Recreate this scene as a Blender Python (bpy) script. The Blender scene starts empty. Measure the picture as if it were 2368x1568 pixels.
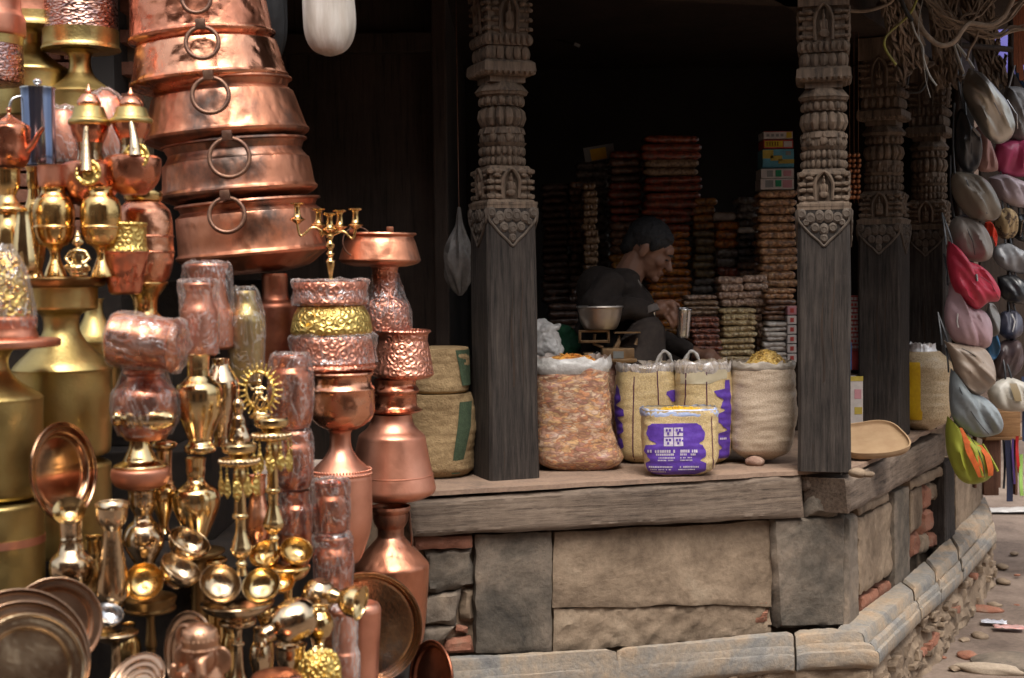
import bpy, bmesh, math, random
from mathutils import Vector, Matrix, noise, Quaternion, Euler
random.seed(7)
SC = bpy.context.scene
COL = SC.collection
# ---------------------------------------------------------------- camera
F = 3200.0; CZ = 1.5; PITCH = math.radians(2.6); ROLL = math.radians(0.7)
fwd = Vector((0, math.cos(PITCH), -math.sin(PITCH)))
r0 = Vector((1, 0, 0)); u0 = r0.cross(fwd)
RGT = r0*math.cos(ROLL) - u0*math.sin(ROLL)
UPV = u0*math.cos(ROLL) + r0*math.sin(ROLL)
cd = bpy.data.cameras.new('camera'); cam = bpy.data.objects.new('camera', cd); COL.objects.link(cam)
cam.matrix_world = Matrix(((RGT.x, UPV.x, -fwd.x, 0), (RGT.y, UPV.y, -fwd.y, 0), (RGT.z, UPV.z, -fwd.z, CZ), (0, 0, 0, 1)))
cd.sensor_width = 36; cd.lens = F/2368*36; cd.clip_start = 0.05; cd.clip_end = 500
cd.dof.use_dof = True; cd.dof.focus_distance = 4.7; cd.dof.aperture_fstop = 4.0
SC.camera = cam
# ---------------------------------------------------------------- world, sun, exposure
SUN_EL = math.radians(62); SUN_AZ = math.radians(168)
w = bpy.data.worlds.new('World'); SC.world = w; w.use_nodes = True
nt = w.node_tree; nt.nodes.clear()
sky = nt.nodes.new('ShaderNodeTexSky'); sky.sky_type = 'NISHITA'; sky.sun_disc = False
sky.sun_elevation = SUN_EL; sky.sun_rotation = SUN_AZ; sky.dust_density = 6; sky.air_density = 1.2; sky.ozone_density = 1
hs = nt.nodes.new('ShaderNodeHueSaturation'); hs.inputs['Saturation'].default_value = 0.35
bg = nt.nodes.new('ShaderNodeBackground'); bg.inputs['Strength'].default_value = 0.15
wo = nt.nodes.new('ShaderNodeOutputWorld')
nt.links.new(sky.outputs[0], hs.inputs['Color']); nt.links.new(hs.outputs[0], bg.inputs[0]); nt.links.new(bg.outputs[0], wo.inputs[0])
sl = bpy.data.lights.new('sun', 'SUN'); sl.energy = 1.3; sl.angle = math.radians(25); sl.color = (1, 0.93, 0.82)
so = bpy.data.objects.new('sun', sl); COL.objects.link(so)
sd = Vector((math.sin(SUN_AZ)*math.cos(SUN_EL), math.cos(SUN_AZ)*math.cos(SUN_EL), math.sin(SUN_EL)))
so.rotation_mode = 'QUATERNION'; so.rotation_quaternion = sd.to_track_quat('Z', 'Y'); so.location = (0, -2, 9)
SC.view_settings.view_transform = 'Standard'; SC.view_settings.look = 'None'
SC.view_settings.exposure = 0.78; SC.view_settings.gamma = 1
SC.cycles.max_bounces = 7; SC.cycles.diffuse_bounces = 3; SC.cycles.glossy_bounces = 4
SC.cycles.transparent_max_bounces = 12; SC.cycles.sample_clamp_indirect = 6
SC.cycles.use_denoising = True
# ---------------------------------------------------------------- helpers
def at(px, py, Y):
    r = fwd*F + RGT*(px-1184) - UPV*(py-784)
    return Vector((0, 0, CZ)) + r*(Y/r.y)
def onz(px, py, z):
    r = fwd*F + RGT*(px-1184) - UPV*(py-784)
    return Vector((0, 0, CZ)) + r*((z-CZ)/r.z)
def S(Y): return Y/F
def tag(o, label=None, cat=None, group=None, kind=None):
    if label: o['label'] = label
    if cat: o['category'] = cat
    if group: o['group'] = group
    if kind: o['kind'] = kind
    return o
def empty(name, loc, label, cat, group=None, rot=None):
    o = bpy.data.objects.new(name, None); COL.objects.link(o); o.location = loc; o.empty_display_size = .05
    if rot is not None: o.rotation_mode = 'QUATERNION'; o.rotation_quaternion = rot
    return tag(o, label, cat, group)
def link(name, bm, mat, parent=None, smooth=35, loc=None, rot=None):
    me = bpy.data.meshes.new(name); bmesh.ops.recalc_face_normals(bm, faces=bm.faces[:])
    bm.to_mesh(me); bm.free()
    if mat is not None:
        for m in (mat if isinstance(mat, (list, tuple)) else [mat]): me.materials.append(m)
    if smooth:
        me.shade_smooth(); me.set_sharp_from_angle(angle=math.radians(smooth))
    o = bpy.data.objects.new(name, me); COL.objects.link(o)
    if parent is not None: o.parent = parent
    if loc is not None: o.location = loc
    if rot is not None: o.rotation_mode = 'QUATERNION'; o.rotation_quaternion = rot
    return o
def BM(): return bmesh.new()
def box(bm, c, s, M=None, bev=0):
    r = bmesh.ops.create_cube(bm, size=1)
    vs = r['verts']
    T = Matrix.Translation(Vector(c)) @ Matrix.Diagonal(Vector((s[0], s[1], s[2], 1)))
    if M is not None: T = M @ T
    bmesh.ops.transform(bm, matrix=T, verts=vs)
    if bev:
        es = list({e for v in vs for e in v.link_edges})
        bmesh.ops.bevel(bm, geom=es, offset=bev, segments=2, affect='EDGES', profile=.6)
def ball(bm, c, r, seg=10, M=None):
    r = (r, r, r) if isinstance(r, (int, float)) else r
    q = bmesh.ops.create_uvsphere(bm, u_segments=seg, v_segments=max(6, seg*2//3), radius=1)
    T = Matrix.Translation(Vector(c))
    if M is not None: T = T @ M
    bmesh.ops.transform(bm, matrix=T @ Matrix.Diagonal(Vector((r[0], r[1], r[2], 1))), verts=q['verts'])
def tube(bm, pts, rad, seg=8, cap=True):
    pts = [Vector(p) for p in pts]; n = len(pts)
    rads = rad if isinstance(rad, (list, tuple)) else [rad]*n
    rings = []; up = None
    for i, p in enumerate(pts):
        t = (pts[min(i+1, n-1)] - pts[max(i-1, 0)])
        if t.length < 1e-9: t = Vector((0, 0, 1))
        t.normalize()
        if up is None:
            up = Vector((0, 0, 1)) if abs(t.z) < .9 else Vector((1, 0, 0))
        a = t.cross(up)
        if a.length < 1e-6: a = t.cross(Vector((0, 1, 0)))
        a.normalize(); b = a.cross(t); up = b
        rings.append([bm.verts.new(p + (a*math.cos(2*math.pi*k/seg) + b*math.sin(2*math.pi*k/seg))*rads[i]) for k in range(seg)])
    for i in range(n-1):
        for k in range(seg):
            bm.faces.new((rings[i][k], rings[i][(k+1) % seg], rings[i+1][(k+1) % seg], rings[i+1][k]))
    if cap:
        bm.faces.new(rings[0][::-1]); bm.faces.new(rings[-1])
def spl(pts, n=6):
    pts = [Vector(p) for p in pts]; out = []
    for i in range(len(pts)-1):
        p0 = pts[max(i-1, 0)]; p1 = pts[i]; p2 = pts[i+1]; p3 = pts[min(i+2, len(pts)-1)]
        for k in range(n):
            t = k/n
            out.append(0.5*((2*p1) + (p2-p0)*t + (2*p0-5*p1+4*p2-p3)*t*t + (3*p1-p0-3*p2+p3)*t**3))
    out.append(pts[-1]); return out
def ring_t(bm, c, R, r, ax=(0, -1, 0), seg=28, rs=8, sx=1.0, a0=0, a1=2*math.pi):
    q = Vector((0, 0, 1)).rotation_difference(Vector(ax).normalized())
    c = Vector(c); pts = []
    full = abs(a1-a0-2*math.pi) < 1e-6
    rings = []
    for i in range(seg if full else seg+1):
        a = a0+(a1-a0)*i/seg
        d = Vector((math.cos(a)*sx, math.sin(a), 0)); row = []
        for k in range(rs):
            b = 2*math.pi*k/rs
            row.append(bm.verts.new(c + q @ (d*(R + r*math.cos(b)) + Vector((0, 0, r*math.sin(b))))))
        rings.append(row)
    m = len(rings)
    for i in range(m if full else m-1):
        for k in range(rs):
            bm.faces.new((rings[i][k], rings[(i+1) % m][k], rings[(i+1) % m][(k+1) % rs], rings[i][(k+1) % rs]))
# ---------------------------------------------------------------- materials
_M = {}
def _nodes(name):
    m = bpy.data.materials.new(name); m.use_nodes = True; nt = m.node_tree
    return m, nt, nt.nodes['Principled BSDF']
def N(nt, t, **kw):
    n = nt.nodes.new(t)
    for k, v in kw.items():
        if hasattr(n, k): setattr(n, k, v)
        else: n.inputs[k].default_value = v
    return n
def coords(nt, sc=(1, 1, 1), kind='Object'):
    tc = N(nt, 'ShaderNodeTexCoord'); mp = N(nt, 'ShaderNodeMapping'); mp.inputs['Scale'].default_value = sc
    nt.links.new(tc.outputs[kind], mp.inputs[0])
    oi = N(nt, 'ShaderNodeObjectInfo'); vm = N(nt, 'ShaderNodeVectorMath', operation='SCALE')
    cb = N(nt, 'ShaderNodeCombineXYZ')
    nt.links.new(oi.outputs['Random'], cb.inputs[0]); nt.links.new(oi.outputs['Random'], cb.inputs[2])
    nt.links.new(cb.outputs[0], vm.inputs[0]); vm.inputs['Scale'].default_value = 37.0
    ad = N(nt, 'ShaderNodeVectorMath', operation='ADD')
    nt.links.new(mp.outputs[0], ad.inputs[0]); nt.links.new(vm.outputs[0], ad.inputs[1])
    return ad.outputs[0]
def ramp(nt, src, stops, interp='LINEAR'):
    r = N(nt, 'ShaderNodeValToRGB'); r.color_ramp.interpolation = interp
    e = r.color_ramp.elements
    while len(e) < len(stops): e.new(.5)
    for i, (p, c) in enumerate(stops):
        e[i].position = p; e[i].color = (*c, 1) if len(c) == 3 else c
    nt.links.new(src, r.inputs[0]); return r.outputs[0]
def bump(nt, bs, src, strength, dist=.002):
    b = N(nt, 'ShaderNodeBump'); b.inputs['Strength'].default_value = strength; b.inputs['Distance'].default_value = dist
    nt.links.new(src, b.inputs['Height']); nt.links.new(b.outputs[0], bs.inputs['Normal']); return b
def metal(name, c1, c2, rough=.25, rv=.15, sc=14, dark=None, bs_=.25, bscale=90, stretch=1, engr=None, thr=.5, ham=0):
    if name in _M: return _M[name]
    m, nt, bs = _nodes(name); bs.inputs['Metallic'].default_value = 1
    v = coords(nt, (1, 1, stretch))
    n1 = N(nt, 'ShaderNodeTexNoise', Scale=sc, Detail=6, Roughness=.6); nt.links.new(v, n1.inputs['Vector'])
    st = [(.32, c1), (.68, c2)]
    col = ramp(nt, n1.outputs[0], st)
    if dark:
        n2 = N(nt, 'ShaderNodeTexNoise', Scale=sc*.6, Detail=8, Roughness=.68); nt.links.new(v, n2.inputs['Vector'])
        f = ramp(nt, n2.outputs[0], [(thr, (0, 0, 0)), (thr+.14, (1, 1, 1))])
        mx = N(nt, 'ShaderNodeMix', data_type='RGBA'); nt.links.new(f, mx.inputs[0]); nt.links.new(col, mx.inputs[6]); mx.inputs[7].default_value = (*dark, 1)
        col = mx.outputs[2]
    nt.links.new(col, bs.inputs['Base Color'])
    n3 = N(nt, 'ShaderNodeTexNoise', Scale=sc*1.7, Detail=5); nt.links.new(v, n3.inputs['Vector'])
    mr = N(nt, 'ShaderNodeMapRange'); nt.links.new(n3.outputs[0], mr.inputs[0]); mr.inputs[1].default_value = .3; mr.inputs[2].default_value = .7
    mr.inputs[3].default_value = max(.03, rough-rv); mr.inputs[4].default_value = rough+rv
    nt.links.new(mr.outputs[0], bs.inputs['Roughness'])
    n4 = N(nt, 'ShaderNodeTexNoise', Scale=bscale, Detail=3); nt.links.new(v, n4.inputs['Vector'])
    h = n4.outputs[0]
    if engr:
        vo = N(nt, 'ShaderNodeTexVoronoi', Scale=engr); nt.links.new(v, vo.inputs['Vector'])
        wv = N(nt, 'ShaderNodeMath', operation='SINE'); ml = N(nt, 'ShaderNodeMath', operation='MULTIPLY')
        nt.links.new(vo.outputs[0], ml.inputs[0]); ml.inputs[1].default_value = 13; nt.links.new(ml.outputs[0], wv.inputs[0])
        h = wv.outputs[0]
    bb_ = bump(nt, bs, h, bs_, .003)
    if ham:
        v3 = N(nt, 'ShaderNodeTexVoronoi', Scale=ham, feature='SMOOTH_F1'); nt.links.new(v, v3.inputs['Vector'])
        b3 = N(nt, 'ShaderNodeBump'); b3.inputs['Strength'].default_value = .6; b3.inputs['Distance'].default_value = .006
        nt.links.new(v3.outputs['Distance'], b3.inputs['Height']); nt.links.new(b3.outputs[0], bb_.inputs['Normal'])
    _M[name] = m; return m
def cloth(name, c1, c2=None, rough=.7, sc=30, bs_=.3, coat=0, spec=.3, sheen=0, det=4, stretch=(1, 1, 1), thr=(.35, .65), bsc=None):
    if name in _M: return _M[name]
    m, nt, bs = _nodes(name); c2 = c2 or tuple(x*.7 for x in c1)
    v = coords(nt, stretch)
    n1 = N(nt, 'ShaderNodeTexNoise', Scale=sc, Detail=det, Roughness=.6); nt.links.new(v, n1.inputs['Vector'])
    nt.links.new(ramp(nt, n1.outputs[0], [(thr[0], c2), (thr[1], c1)]), bs.inputs['Base Color'])
    bs.inputs['Roughness'].default_value = rough; bs.inputs['Specular IOR Level'].default_value = spec
    bs.inputs['Coat Weight'].default_value = coat; bs.inputs['Coat Roughness'].default_value = .2
    n2 = N(nt, 'ShaderNodeTexNoise', Scale=bsc or sc*3, Detail=5, Roughness=.6); nt.links.new(v, n2.inputs['Vector'])
    bump(nt, bs, n2.outputs[0], bs_, .004)
    _M[name] = m; return m
def grain(name, cols, sc=90, rough=.5, coat=.4, gap=(.05, .03, .02), st=(1, 1, 1), bs_=.5, warp=.02):
    """loose food seen through a clear bag: cells of differing colour"""
    if name in _M: return _M[name]
    m, nt, bs = _nodes(name); v = coords(nt, st)
    nz = N(nt, 'ShaderNodeTexNoise', Scale=sc*.5, Detail=2); nt.links.new(v, nz.inputs['Vector'])
    mv = N(nt, 'ShaderNodeVectorMath', operation='MULTIPLY_ADD'); nt.links.new(nz.outputs['Color'], mv.inputs[0]); mv.inputs[1].default_value = (warp, warp, warp); nt.links.new(v, mv.inputs[2])
    vo = N(nt, 'ShaderNodeTexVoronoi', Scale=sc); nt.links.new(mv.outputs[0], vo.inputs['Vector'])
    sp = N(nt, 'ShaderNodeSeparateColor'); nt.links.new(vo.outputs['Color'], sp.inputs[0])
    c = ramp(nt, sp.outputs[0], [(i/max(1, len(cols)-1), q) for i, q in enumerate(cols)])
    f = ramp(nt, vo.outputs['Distance'], [(.35, (0, 0, 0)), (.8, (.8, .8, .8))])
    mx = N(nt, 'ShaderNodeMix', data_type='RGBA'); nt.links.new(f, mx.inputs[0]); nt.links.new(c, mx.inputs[6]); mx.inputs[7].default_value = (*gap, 1)
    nt.links.new(mx.outputs[2], bs.inputs['Base Color'])
    bs.inputs['Roughness'].default_value = rough; bs.inputs['Coat Weight'].default_value = coat; bs.inputs['Coat Roughness'].default_value = .12
    b = bump(nt, bs, vo.outputs['Distance'], bs_, .006); b.invert = True
    n2 = N(nt, 'ShaderNodeTexNoise', Scale=22, Detail=4); nt.links.new(v, n2.inputs['Vector'])
    b2 = N(nt, 'ShaderNodeBump'); b2.inputs['Strength'].default_value = .6; b2.inputs['Distance'].default_value = .01
    nt.links.new(n2.outputs[0], b2.inputs['Height']); nt.links.new(b2.outputs[0], bs.inputs['Coat Normal'])
    _M[name] = m; return m
def wood(name, c1, c2, c3, axis=2, rough=.75, bs_=.7, fine=60):
    if name in _M: return _M[name]
    m, nt, bs = _nodes(name); sc = [1, 1, 1]; sc[axis] = .06
    v = coords(nt, sc)
    n1 = N(nt, 'ShaderNodeTexNoise', Scale=fine, Detail=8, Roughness=.7); nt.links.new(v, n1.inputs['Vector'])
    v2 = coords(nt, (1, 1, 1))
    n2 = N(nt, 'ShaderNodeTexNoise', Scale=5, Detail=6, Roughness=.65); nt.links.new(v2, n2.inputs['Vector'])
    a = ramp(nt, n1.outputs[0], [(.3, c3), (.45, c1), (.72, c2)])
    mx = N(nt, 'ShaderNodeMix', data_type='RGBA', blend_type='MULTIPLY'); mx.inputs[0].default_value = .75
    nt.links.new(a, mx.inputs[6]); nt.links.new(ramp(nt, n2.outputs[0], [(.3, (.45, .42, .4)), (.65, (1.1, 1.05, 1))]), mx.inputs[7])
    nt.links.new(mx.outputs[2], bs.inputs['Base Color']); bs.inputs['Roughness'].default_value = rough
    bs.inputs['Specular IOR Level'].default_value = .3
    bump(nt, bs, n1.outputs[0], bs_, .004)
    _M[name] = m; return m
def stone(name, cols, sc=6, bs_=.8, rough=.9, dust=None):
    if name in _M: return _M[name]
    m, nt, bs = _nodes(name); v = coords(nt)
    n1 = N(nt, 'ShaderNodeTexNoise', Scale=sc, Detail=10, Roughness=.68, Distortion=.4); nt.links.new(v, n1.inputs['Vector'])
    c = ramp(nt, n1.outputs[0], [(.3+.4*i/(len(cols)-1), q) for i, q in enumerate(cols)])
    n3 = N(nt, 'ShaderNodeTexNoise', Scale=sc*14, Detail=6, Roughness=.7); nt.links.new(v, n3.inputs['Vector'])
    mx = N(nt, 'ShaderNodeMix', data_type='RGBA', blend_type='MULTIPLY'); mx.inputs[0].default_value = .5
    nt.links.new(c, mx.inputs[6]); nt.links.new(ramp(nt, n3.outputs[0], [(.3, (.5, .5, .5)), (.6, (1, 1, 1))]), mx.inputs[7])
    nt.links.new(mx.outputs[2], bs.inputs['Base Color']); bs.inputs['Roughness'].default_value = rough; bs.inputs['Specular IOR Level'].default_value = .2
    ad = N(nt, 'ShaderNodeMath', operation='MULTIPLY_ADD'); nt.links.new(n3.outputs[0], ad.inputs[0]); ad.inputs[1].default_value = .35; nt.links.new(n1.outputs[0], ad.inputs[2])
    bump(nt, bs, ad.outputs[0], bs_, .012)
    _M[name] = m; return m
def film(name, tint=(.9, .88, .88), op=.35, rough=.12, milk=.25):
    """thin clear crinkled plastic"""
    if name in _M: return _M[name]
    m = bpy.data.materials.new(name); m.use_nodes = True; nt = m.node_tree; nt.nodes.clear()
    v = coords(nt)
    n1 = N(nt, 'ShaderNodeTexNoise', Scale=26, Detail=5, Roughness=.55, Distortion=1.2); nt.links.new(v, n1.inputs['Vector'])
    b = N(nt, 'ShaderNodeBump'); b.inputs['Strength'].default_value = 1; b.inputs['Distance'].default_value = .012; nt.links.new(n1.outputs[0], b.inputs['Height'])
    tr = N(nt, 'ShaderNodeBsdfTransparent'); tr.inputs[0].default_value = (*tint, 1)
    gl = N(nt, 'ShaderNodeBsdfGlossy'); gl.inputs['Roughness'].default_value = rough; gl.inputs[0].default_value = (.9, .9, .92, 1)
    df = N(nt, 'ShaderNodeBsdfDiffuse'); df.inputs[0].default_value = (.78, .72, .69, 1)
    nt.links.new(b.outputs[0], gl.inputs['Normal']); nt.links.new(b.outputs[0], df.inputs['Normal'])
    m1 = N(nt, 'ShaderNodeMixShader'); m1.inputs[0].default_value = milk; nt.links.new(gl.outputs[0], m1.inputs[1]); nt.links.new(df.outputs[0], m1.inputs[2])
    fr = N(nt, 'ShaderNodeFresnel'); fr.inputs['IOR'].default_value = 1.5; nt.links.new(b.outputs[0], fr.inputs['Normal'])
    ad = N(nt, 'ShaderNodeMath', operation='MULTIPLY_ADD', use_clamp=True); nt.links.new(fr.outputs[0], ad.inputs[0]); ad.inputs[1].default_value = .45
    nr = N(nt, 'ShaderNodeTexNoise', Scale=11, Detail=3, Roughness=.5, Distortion=2.2)
    mpp = N(nt, 'ShaderNodeVectorMath', operation='MULTIPLY'); nt.links.new(v, mpp.inputs[0]); mpp.inputs[1].default_value = (1.6, 1.6, .7); nt.links.new(mpp.outputs[0], nr.inputs['Vector'])
    n2 = ramp(nt, nr.outputs[0], [(.30, (op*.5,)*3), (.455, (op,)*3), (.49, (min(1, .36+op),)*3), (.515, (op,)*3), (.60, (op*1.5,)*3), (.64, (min(1, .22+op),)*3), (.67, (op,)*3)]); nt.links.new(n2, ad.inputs[2])  # crease highlights put in as whiter, more opaque streaks
    nt.links.new(nr.outputs[0], b.inputs['Height'])
    m2 = N(nt, 'ShaderNodeMixShader'); nt.links.new(ad.outputs[0], m2.inputs[0]); nt.links.new(tr.outputs[0], m2.inputs[1]); nt.links.new(m1.outputs[0], m2.inputs[2])
    o = N(nt, 'ShaderNodeOutputMaterial'); nt.links.new(m2.outputs[0], o.inputs[0])
    _M[name] = m; return m
CU = metal('copper', (.74, .31, .19), (.56, .21, .12), .29, .12, 12, ham=42, dark=(.34, .15, .09), thr=.58)
CUP = metal('copper_pink', (.78, .37, .25), (.62, .265, .17), .44, .08, 9, bs_=.15)
CUT = metal('copper_tarnished', (.66, .29, .17), (.44, .175, .105), .42, .10, 7, dark=(.17, .12, .10), thr=.50, stretch=.7, ham=36)
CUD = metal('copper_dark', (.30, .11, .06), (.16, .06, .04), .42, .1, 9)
CUB = metal('copper_bright', (.84, .42, .26), (.68, .29, .17), .26, .09, 10, ham=34)
CUE = metal('copper_engraved', (.84, .40, .28), (.64, .27, .18), .40, .05, 12, bs_=.42, engr=48)
BR = metal('brass_polished', (.80, .61, .33), (.62, .44, .21), .16, .07, 10, bs_=.12)
BRG = metal('brass_gold', (.80, .55, .24), (.60, .38, .14), .2, .1, 12)
BRD = metal('brass_dull', (.56, .43, .18), (.45, .33, .12), .42, .1, 8, dark=(.36, .22, .10), thr=.56, bs_=.2, bscale=140)
BRE = metal('brass_engraved', (.78, .56, .18), (.60, .42, .13), .40, .06, 12, bs_=.42, engr=52)
BRK = metal('brass_dark', (.30, .19, .08), (.20, .12, .05), .4, .1, 10)
BRS = metal('bronze_silver', (.74, .58, .39), (.52, .37, .22), .17, .08, 10)
STEEL = metal('steel', (.66, .66, .66), (.55, .55, .56), .22, .06, 10)
IRON = metal('iron_brown', (.26, .15, .10), (.16, .09, .07), .5, .1, 30)
FILM = film('clear_plastic', op=.035, milk=.5, rough=.14, tint=(.96,.94,.93)); FILMW = film('milky_plastic', op=.75, milk=.6, rough=.25)
PILW = wood('pillar_wood', (.034, .028, .025), (.080, .066, .057), (.008, .007, .006), fine=110, bs_=.9)
CARV = wood('carved_wood', (.135, .10, .073), (.27, .20, .147), (.030, .026, .024), fine=55, bs_=.8)
BEAMW = wood('beam_wood', (.15, .115, .09), (.26, .205, .16), (.04, .03, .024), axis=0, fine=110)
DARKW = wood('dark_wood', (.040, .027, .020), (.058, .038, .028), (.008, .006, .005))
BOXW = wood('box_wood', (.30, .16, .07), (.42, .25, .12), (.12, .06, .03), axis=0)
STRUTW = wood('strut_wood', (.20, .155, .12), (.36, .28, .21), (.04, .03, .025), fine=35, bs_=1)
STG = stone('grey_stone', [(.055, .049, .042), (.12, .10, .08), (.20, .16, .125), (.29, .22, .16)], sc=4.2)
STL = stone('step_stone', [(.14, .14, .145), (.24, .225, .205), (.34, .27, .20), (.43, .29, .18)], sc=5)
PLS = stone('mud_plaster', [(.09, .065, .045), (.19, .138, .096), (.29, .215, .15), (.34, .265, .19)], sc=3.6)
CLAY = stone('clay_floor', [(.18, .13, .10), (.30, .205, .15), (.36, .25, .18)], sc=7, bs_=.4)
BRK1 = stone('red_brick', [(.20, .085, .055), (.32, .14, .09), (.28, .17, .12)], sc=18)
GRD = stone('ground_dirt', [(.11, .082, .066), (.20, .15, .12), (.28, .215, .17)], sc=3.0, bs_=.7)
# ---------------------------------------------------------------- lathes
def prof_s(pr, n=4):
    """smooth a profile of (h, r) points; a third item marks a sharp corner"""
    out = []
    for i in range(len(pr)-1):
        p1 = pr[i]; p2 = pr[i+1]
        p0 = pr[i-1] if i > 0 and len(p1) < 3 else p1
        p3 = pr[i+2] if i+2 < len(pr) and len(p2) < 3 else p2
        d = math.hypot(p2[0]-p1[0], p2[1]-p1[1])
        def T(a, b, c):  # finite-difference tangent scaled to this segment
            L = math.hypot(c[0]-a[0], c[1]-a[1]) or 1
            return ((c[0]-a[0])/L*d*.9, (c[1]-a[1])/L*d*.9)
        t1 = T(p0, p1, p2); t2 = T(p1, p2, p3)
        for k in range(n):
            t = k/n; h1 = 2*t**3-3*t*t+1; h2 = t**3-2*t*t+t; h3 = -2*t**3+3*t*t; h4 = t**3-t*t
            out.append(tuple(h1*p1[j]+h2*t1[j]+h3*p2[j]+h4*t2[j] for j in (0, 1)))
    out.append((pr[-1][0], pr[-1][1])); return out
def lathe(bm, pr, seg=44, wob=.006, flute=None):
    sd_ = random.random()*50; rings = []
    for h, r in pr:
        r = max(r, .0004); row = []
        for k in range(seg):
            a = 2*math.pi*k/seg
            q = r*(1 + wob*noise.noise(Vector((math.cos(a)*1.5+sd_, math.sin(a)*1.5, h*12))))
            if flute: q *= 1 + flute[1]*abs(math.cos(a*flute[0]/2))*(1 if flute[2] <= h <= flute[3] else 0)
            row.append(bm.verts.new((q*math.cos(a), q*math.sin(a), h)))
        rings.append(row)
    for i in range(len(rings)-1):
        for k in range(seg):
            bm.faces.new((rings[i][k], rings[i][(k+1) % seg], rings[i+1][(k+1) % seg], rings[i+1][k]))
    bm.faces.new(rings[0]); bm.faces.new(rings[-1])
def toh(pr, yb, s): return [((yb-p[0])*s, p[1]*s)+tuple(p[2:]) for p in pr]
def opened(pr, s):
    """add an inside wall to a top-down profile"""
    h0, r0_ = pr[0][0], pr[0][1]; hb = pr[-1][0]; dep = min(.6*(h0-hb), 60*s)
    t = 1.6*s
    inner = [(h0-dep, r0_*.55, 1), (h0-dep*.6, r0_*.86), (h0-1.5*s, max(r0_-2.2*t, r0_*.8)), (h0, max(r0_-t, r0_*.85), 1)]
    return inner + [(h0, r0_, 1)] + list(pr[1:])
THINGS = {}
def pot(name, label, cat, cx, Y, pr, mat, parts=(), ax=None, wrap=None, open_=True, group=None, seg=44, extra=None, key=None, wob=.011, flute=None, bname='body'):
    """pr: silhouette from the top down as (preview y, half width)"""
    yb = pr[-1][0]
    for p in parts: yb = max(yb, p[1][-1][0])
    s = S(Y); loc = at(cx, yb, Y)
    rot = Vector((0, 0, 1)).rotation_difference(Vector(ax).normalized()) if ax else None
    if ax:  # pivot at the middle, so that a tilted piece keeps its place
        ytop = min([pr[0][0]]+[p[1][0][0] for p in parts]); H = (yb-ytop)*s/2
        loc = at(cx, (yb+ytop)/2, Y) - (rot @ Vector((0, 0, H)))
    ph = toh(pr, yb, s)
    if open_ and pr[0][1] > 9: ph = opened(ph, s)
    bm = BM()
    fl = (flute[0], flute[1], (yb-flute[3])*s, (yb-flute[2])*s) if flute else None
    lathe(bm, prof_s(ph), seg, wob, fl)
    if not parts and not wrap and not extra:
        o = link(name, bm, mat, None, 35, loc, rot); tag(o, label, cat, group); return o
    root = empty(name, loc, label, cat, group, rot)
    link(bname, bm, mat, root)
    for p in parts:
        b = BM(); lathe(b, prof_s(toh(p[1], yb, s)), seg, wob); link(p[0], b, p[2], root)
    if wrap: wrapf(root, wrap, yb, s)
    if extra: extra(root, yb, s, cx)
    return root
def wrapf(root, w_, yb, s, mat=None, sag=1.0):
    """loose clear bag round the piece: w_ is a list of (y, half width)"""
    pr = toh(w_, yb, s); out = []
    sd_ = random.random()*90
    P = prof_s([(p[0], p[1]) for p in pr], 6); bm = BM(); rings = []; seg = 40
    hs_ = [p[0] for p in P]; ht = max(hs_); hb = min(hs_)
    for h, r in P:
        row = []
        for k in range(seg):
            a = 2*math.pi*k/seg
            v = Vector((math.cos(a)*2.2+sd_, math.sin(a)*2.2, h*16))
            q = r*(1+.05*sag*noise.noise(v)) - .006*sag*abs(noise.noise(v*2.6))
            z = h + .010*sag*noise.noise(v*2.0+Vector((9, 9, 9)))*(1 if h > hb+.005 else 0)
            row.append(bm.verts.new((q*math.cos(a), q*math.sin(a), z)))
        rings.append(row)
    for i in range(len(rings)-1):
        for k in range(seg):
            bm.faces.new((rings[i][k], rings[i][(k+1) % seg], rings[i+1][(k+1) % seg], rings[i+1][k]))
    bm.faces.new(rings[0])
    return link('plastic_wrap', bm, mat or FILM, root, 60)
def bowl(name, label, cx, cy, R, ax, Y, mat, deep=.75, inner=None, group=None, foot=True, lip=1.0):
    """open bowl of pixel radius R centred on its mouth at (cx, cy), facing ax"""
    s = S(Y); r = R*s; d = r*deep
    q = Vector((0, 0, 1)).rotation_difference(Vector(ax).normalized())
    pr = [(0, r*.02), (-d*.0, r*.01)]
    t = r*.035
    P = [(-d+t, r*.01, 1), (-d+t, r*.35), (-d*.7, r*.72), (-d*.25, r*.93), (0, r*.97), (r*.02, r*(.985)), (0, r*lip, 1), (-d*.3, r*.97), (-d*.75, r*.76), (-d, r*.42)]
    if foot: P += [(-d-.02*r, r*.40, 1), (-d-.12*r, r*.46, 1), (-d-.12*r, r*.01, 1)]
    else: P += [(-d-.01*r, r*.01)]
    bm = BM(); lathe(bm, prof_s(P), 44, .004)
    o = link(name, bm, mat, None, 40, at(cx, cy, Y), q); tag(o, label, 'bowl', group); return o
def plate(name, label, cx, cy, R, ax, Y, mat, well=.72, rimh=.08, group=None, cat='plate', rings=True, deep=.05):
    s = S(Y); r = R*s; q = Vector((0, 0, 1)).rotation_difference(Vector(ax).normalized())
    P = [(-deep*r, .001, 1), (-deep*r, r*well*.94), (-deep*r+.01*r, r*well, 1), (rimh*.4*r, r*(well+.05)), (rimh*.5*r, r*.93), (rimh*.9*r, r*.96), (rimh*r, r*.985), (rimh*.6*r, r, 1), (0, r*.97), (-deep*r*1.35, r*well, 1), (-deep*r*1.35, .001, 1)]
    bm = BM(); lathe(bm, prof_s(P), 64, .003)
    o = link(name, bm, mat, None, 40, at(cx, cy, Y), q); tag(o, label, cat, group); return o
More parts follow.
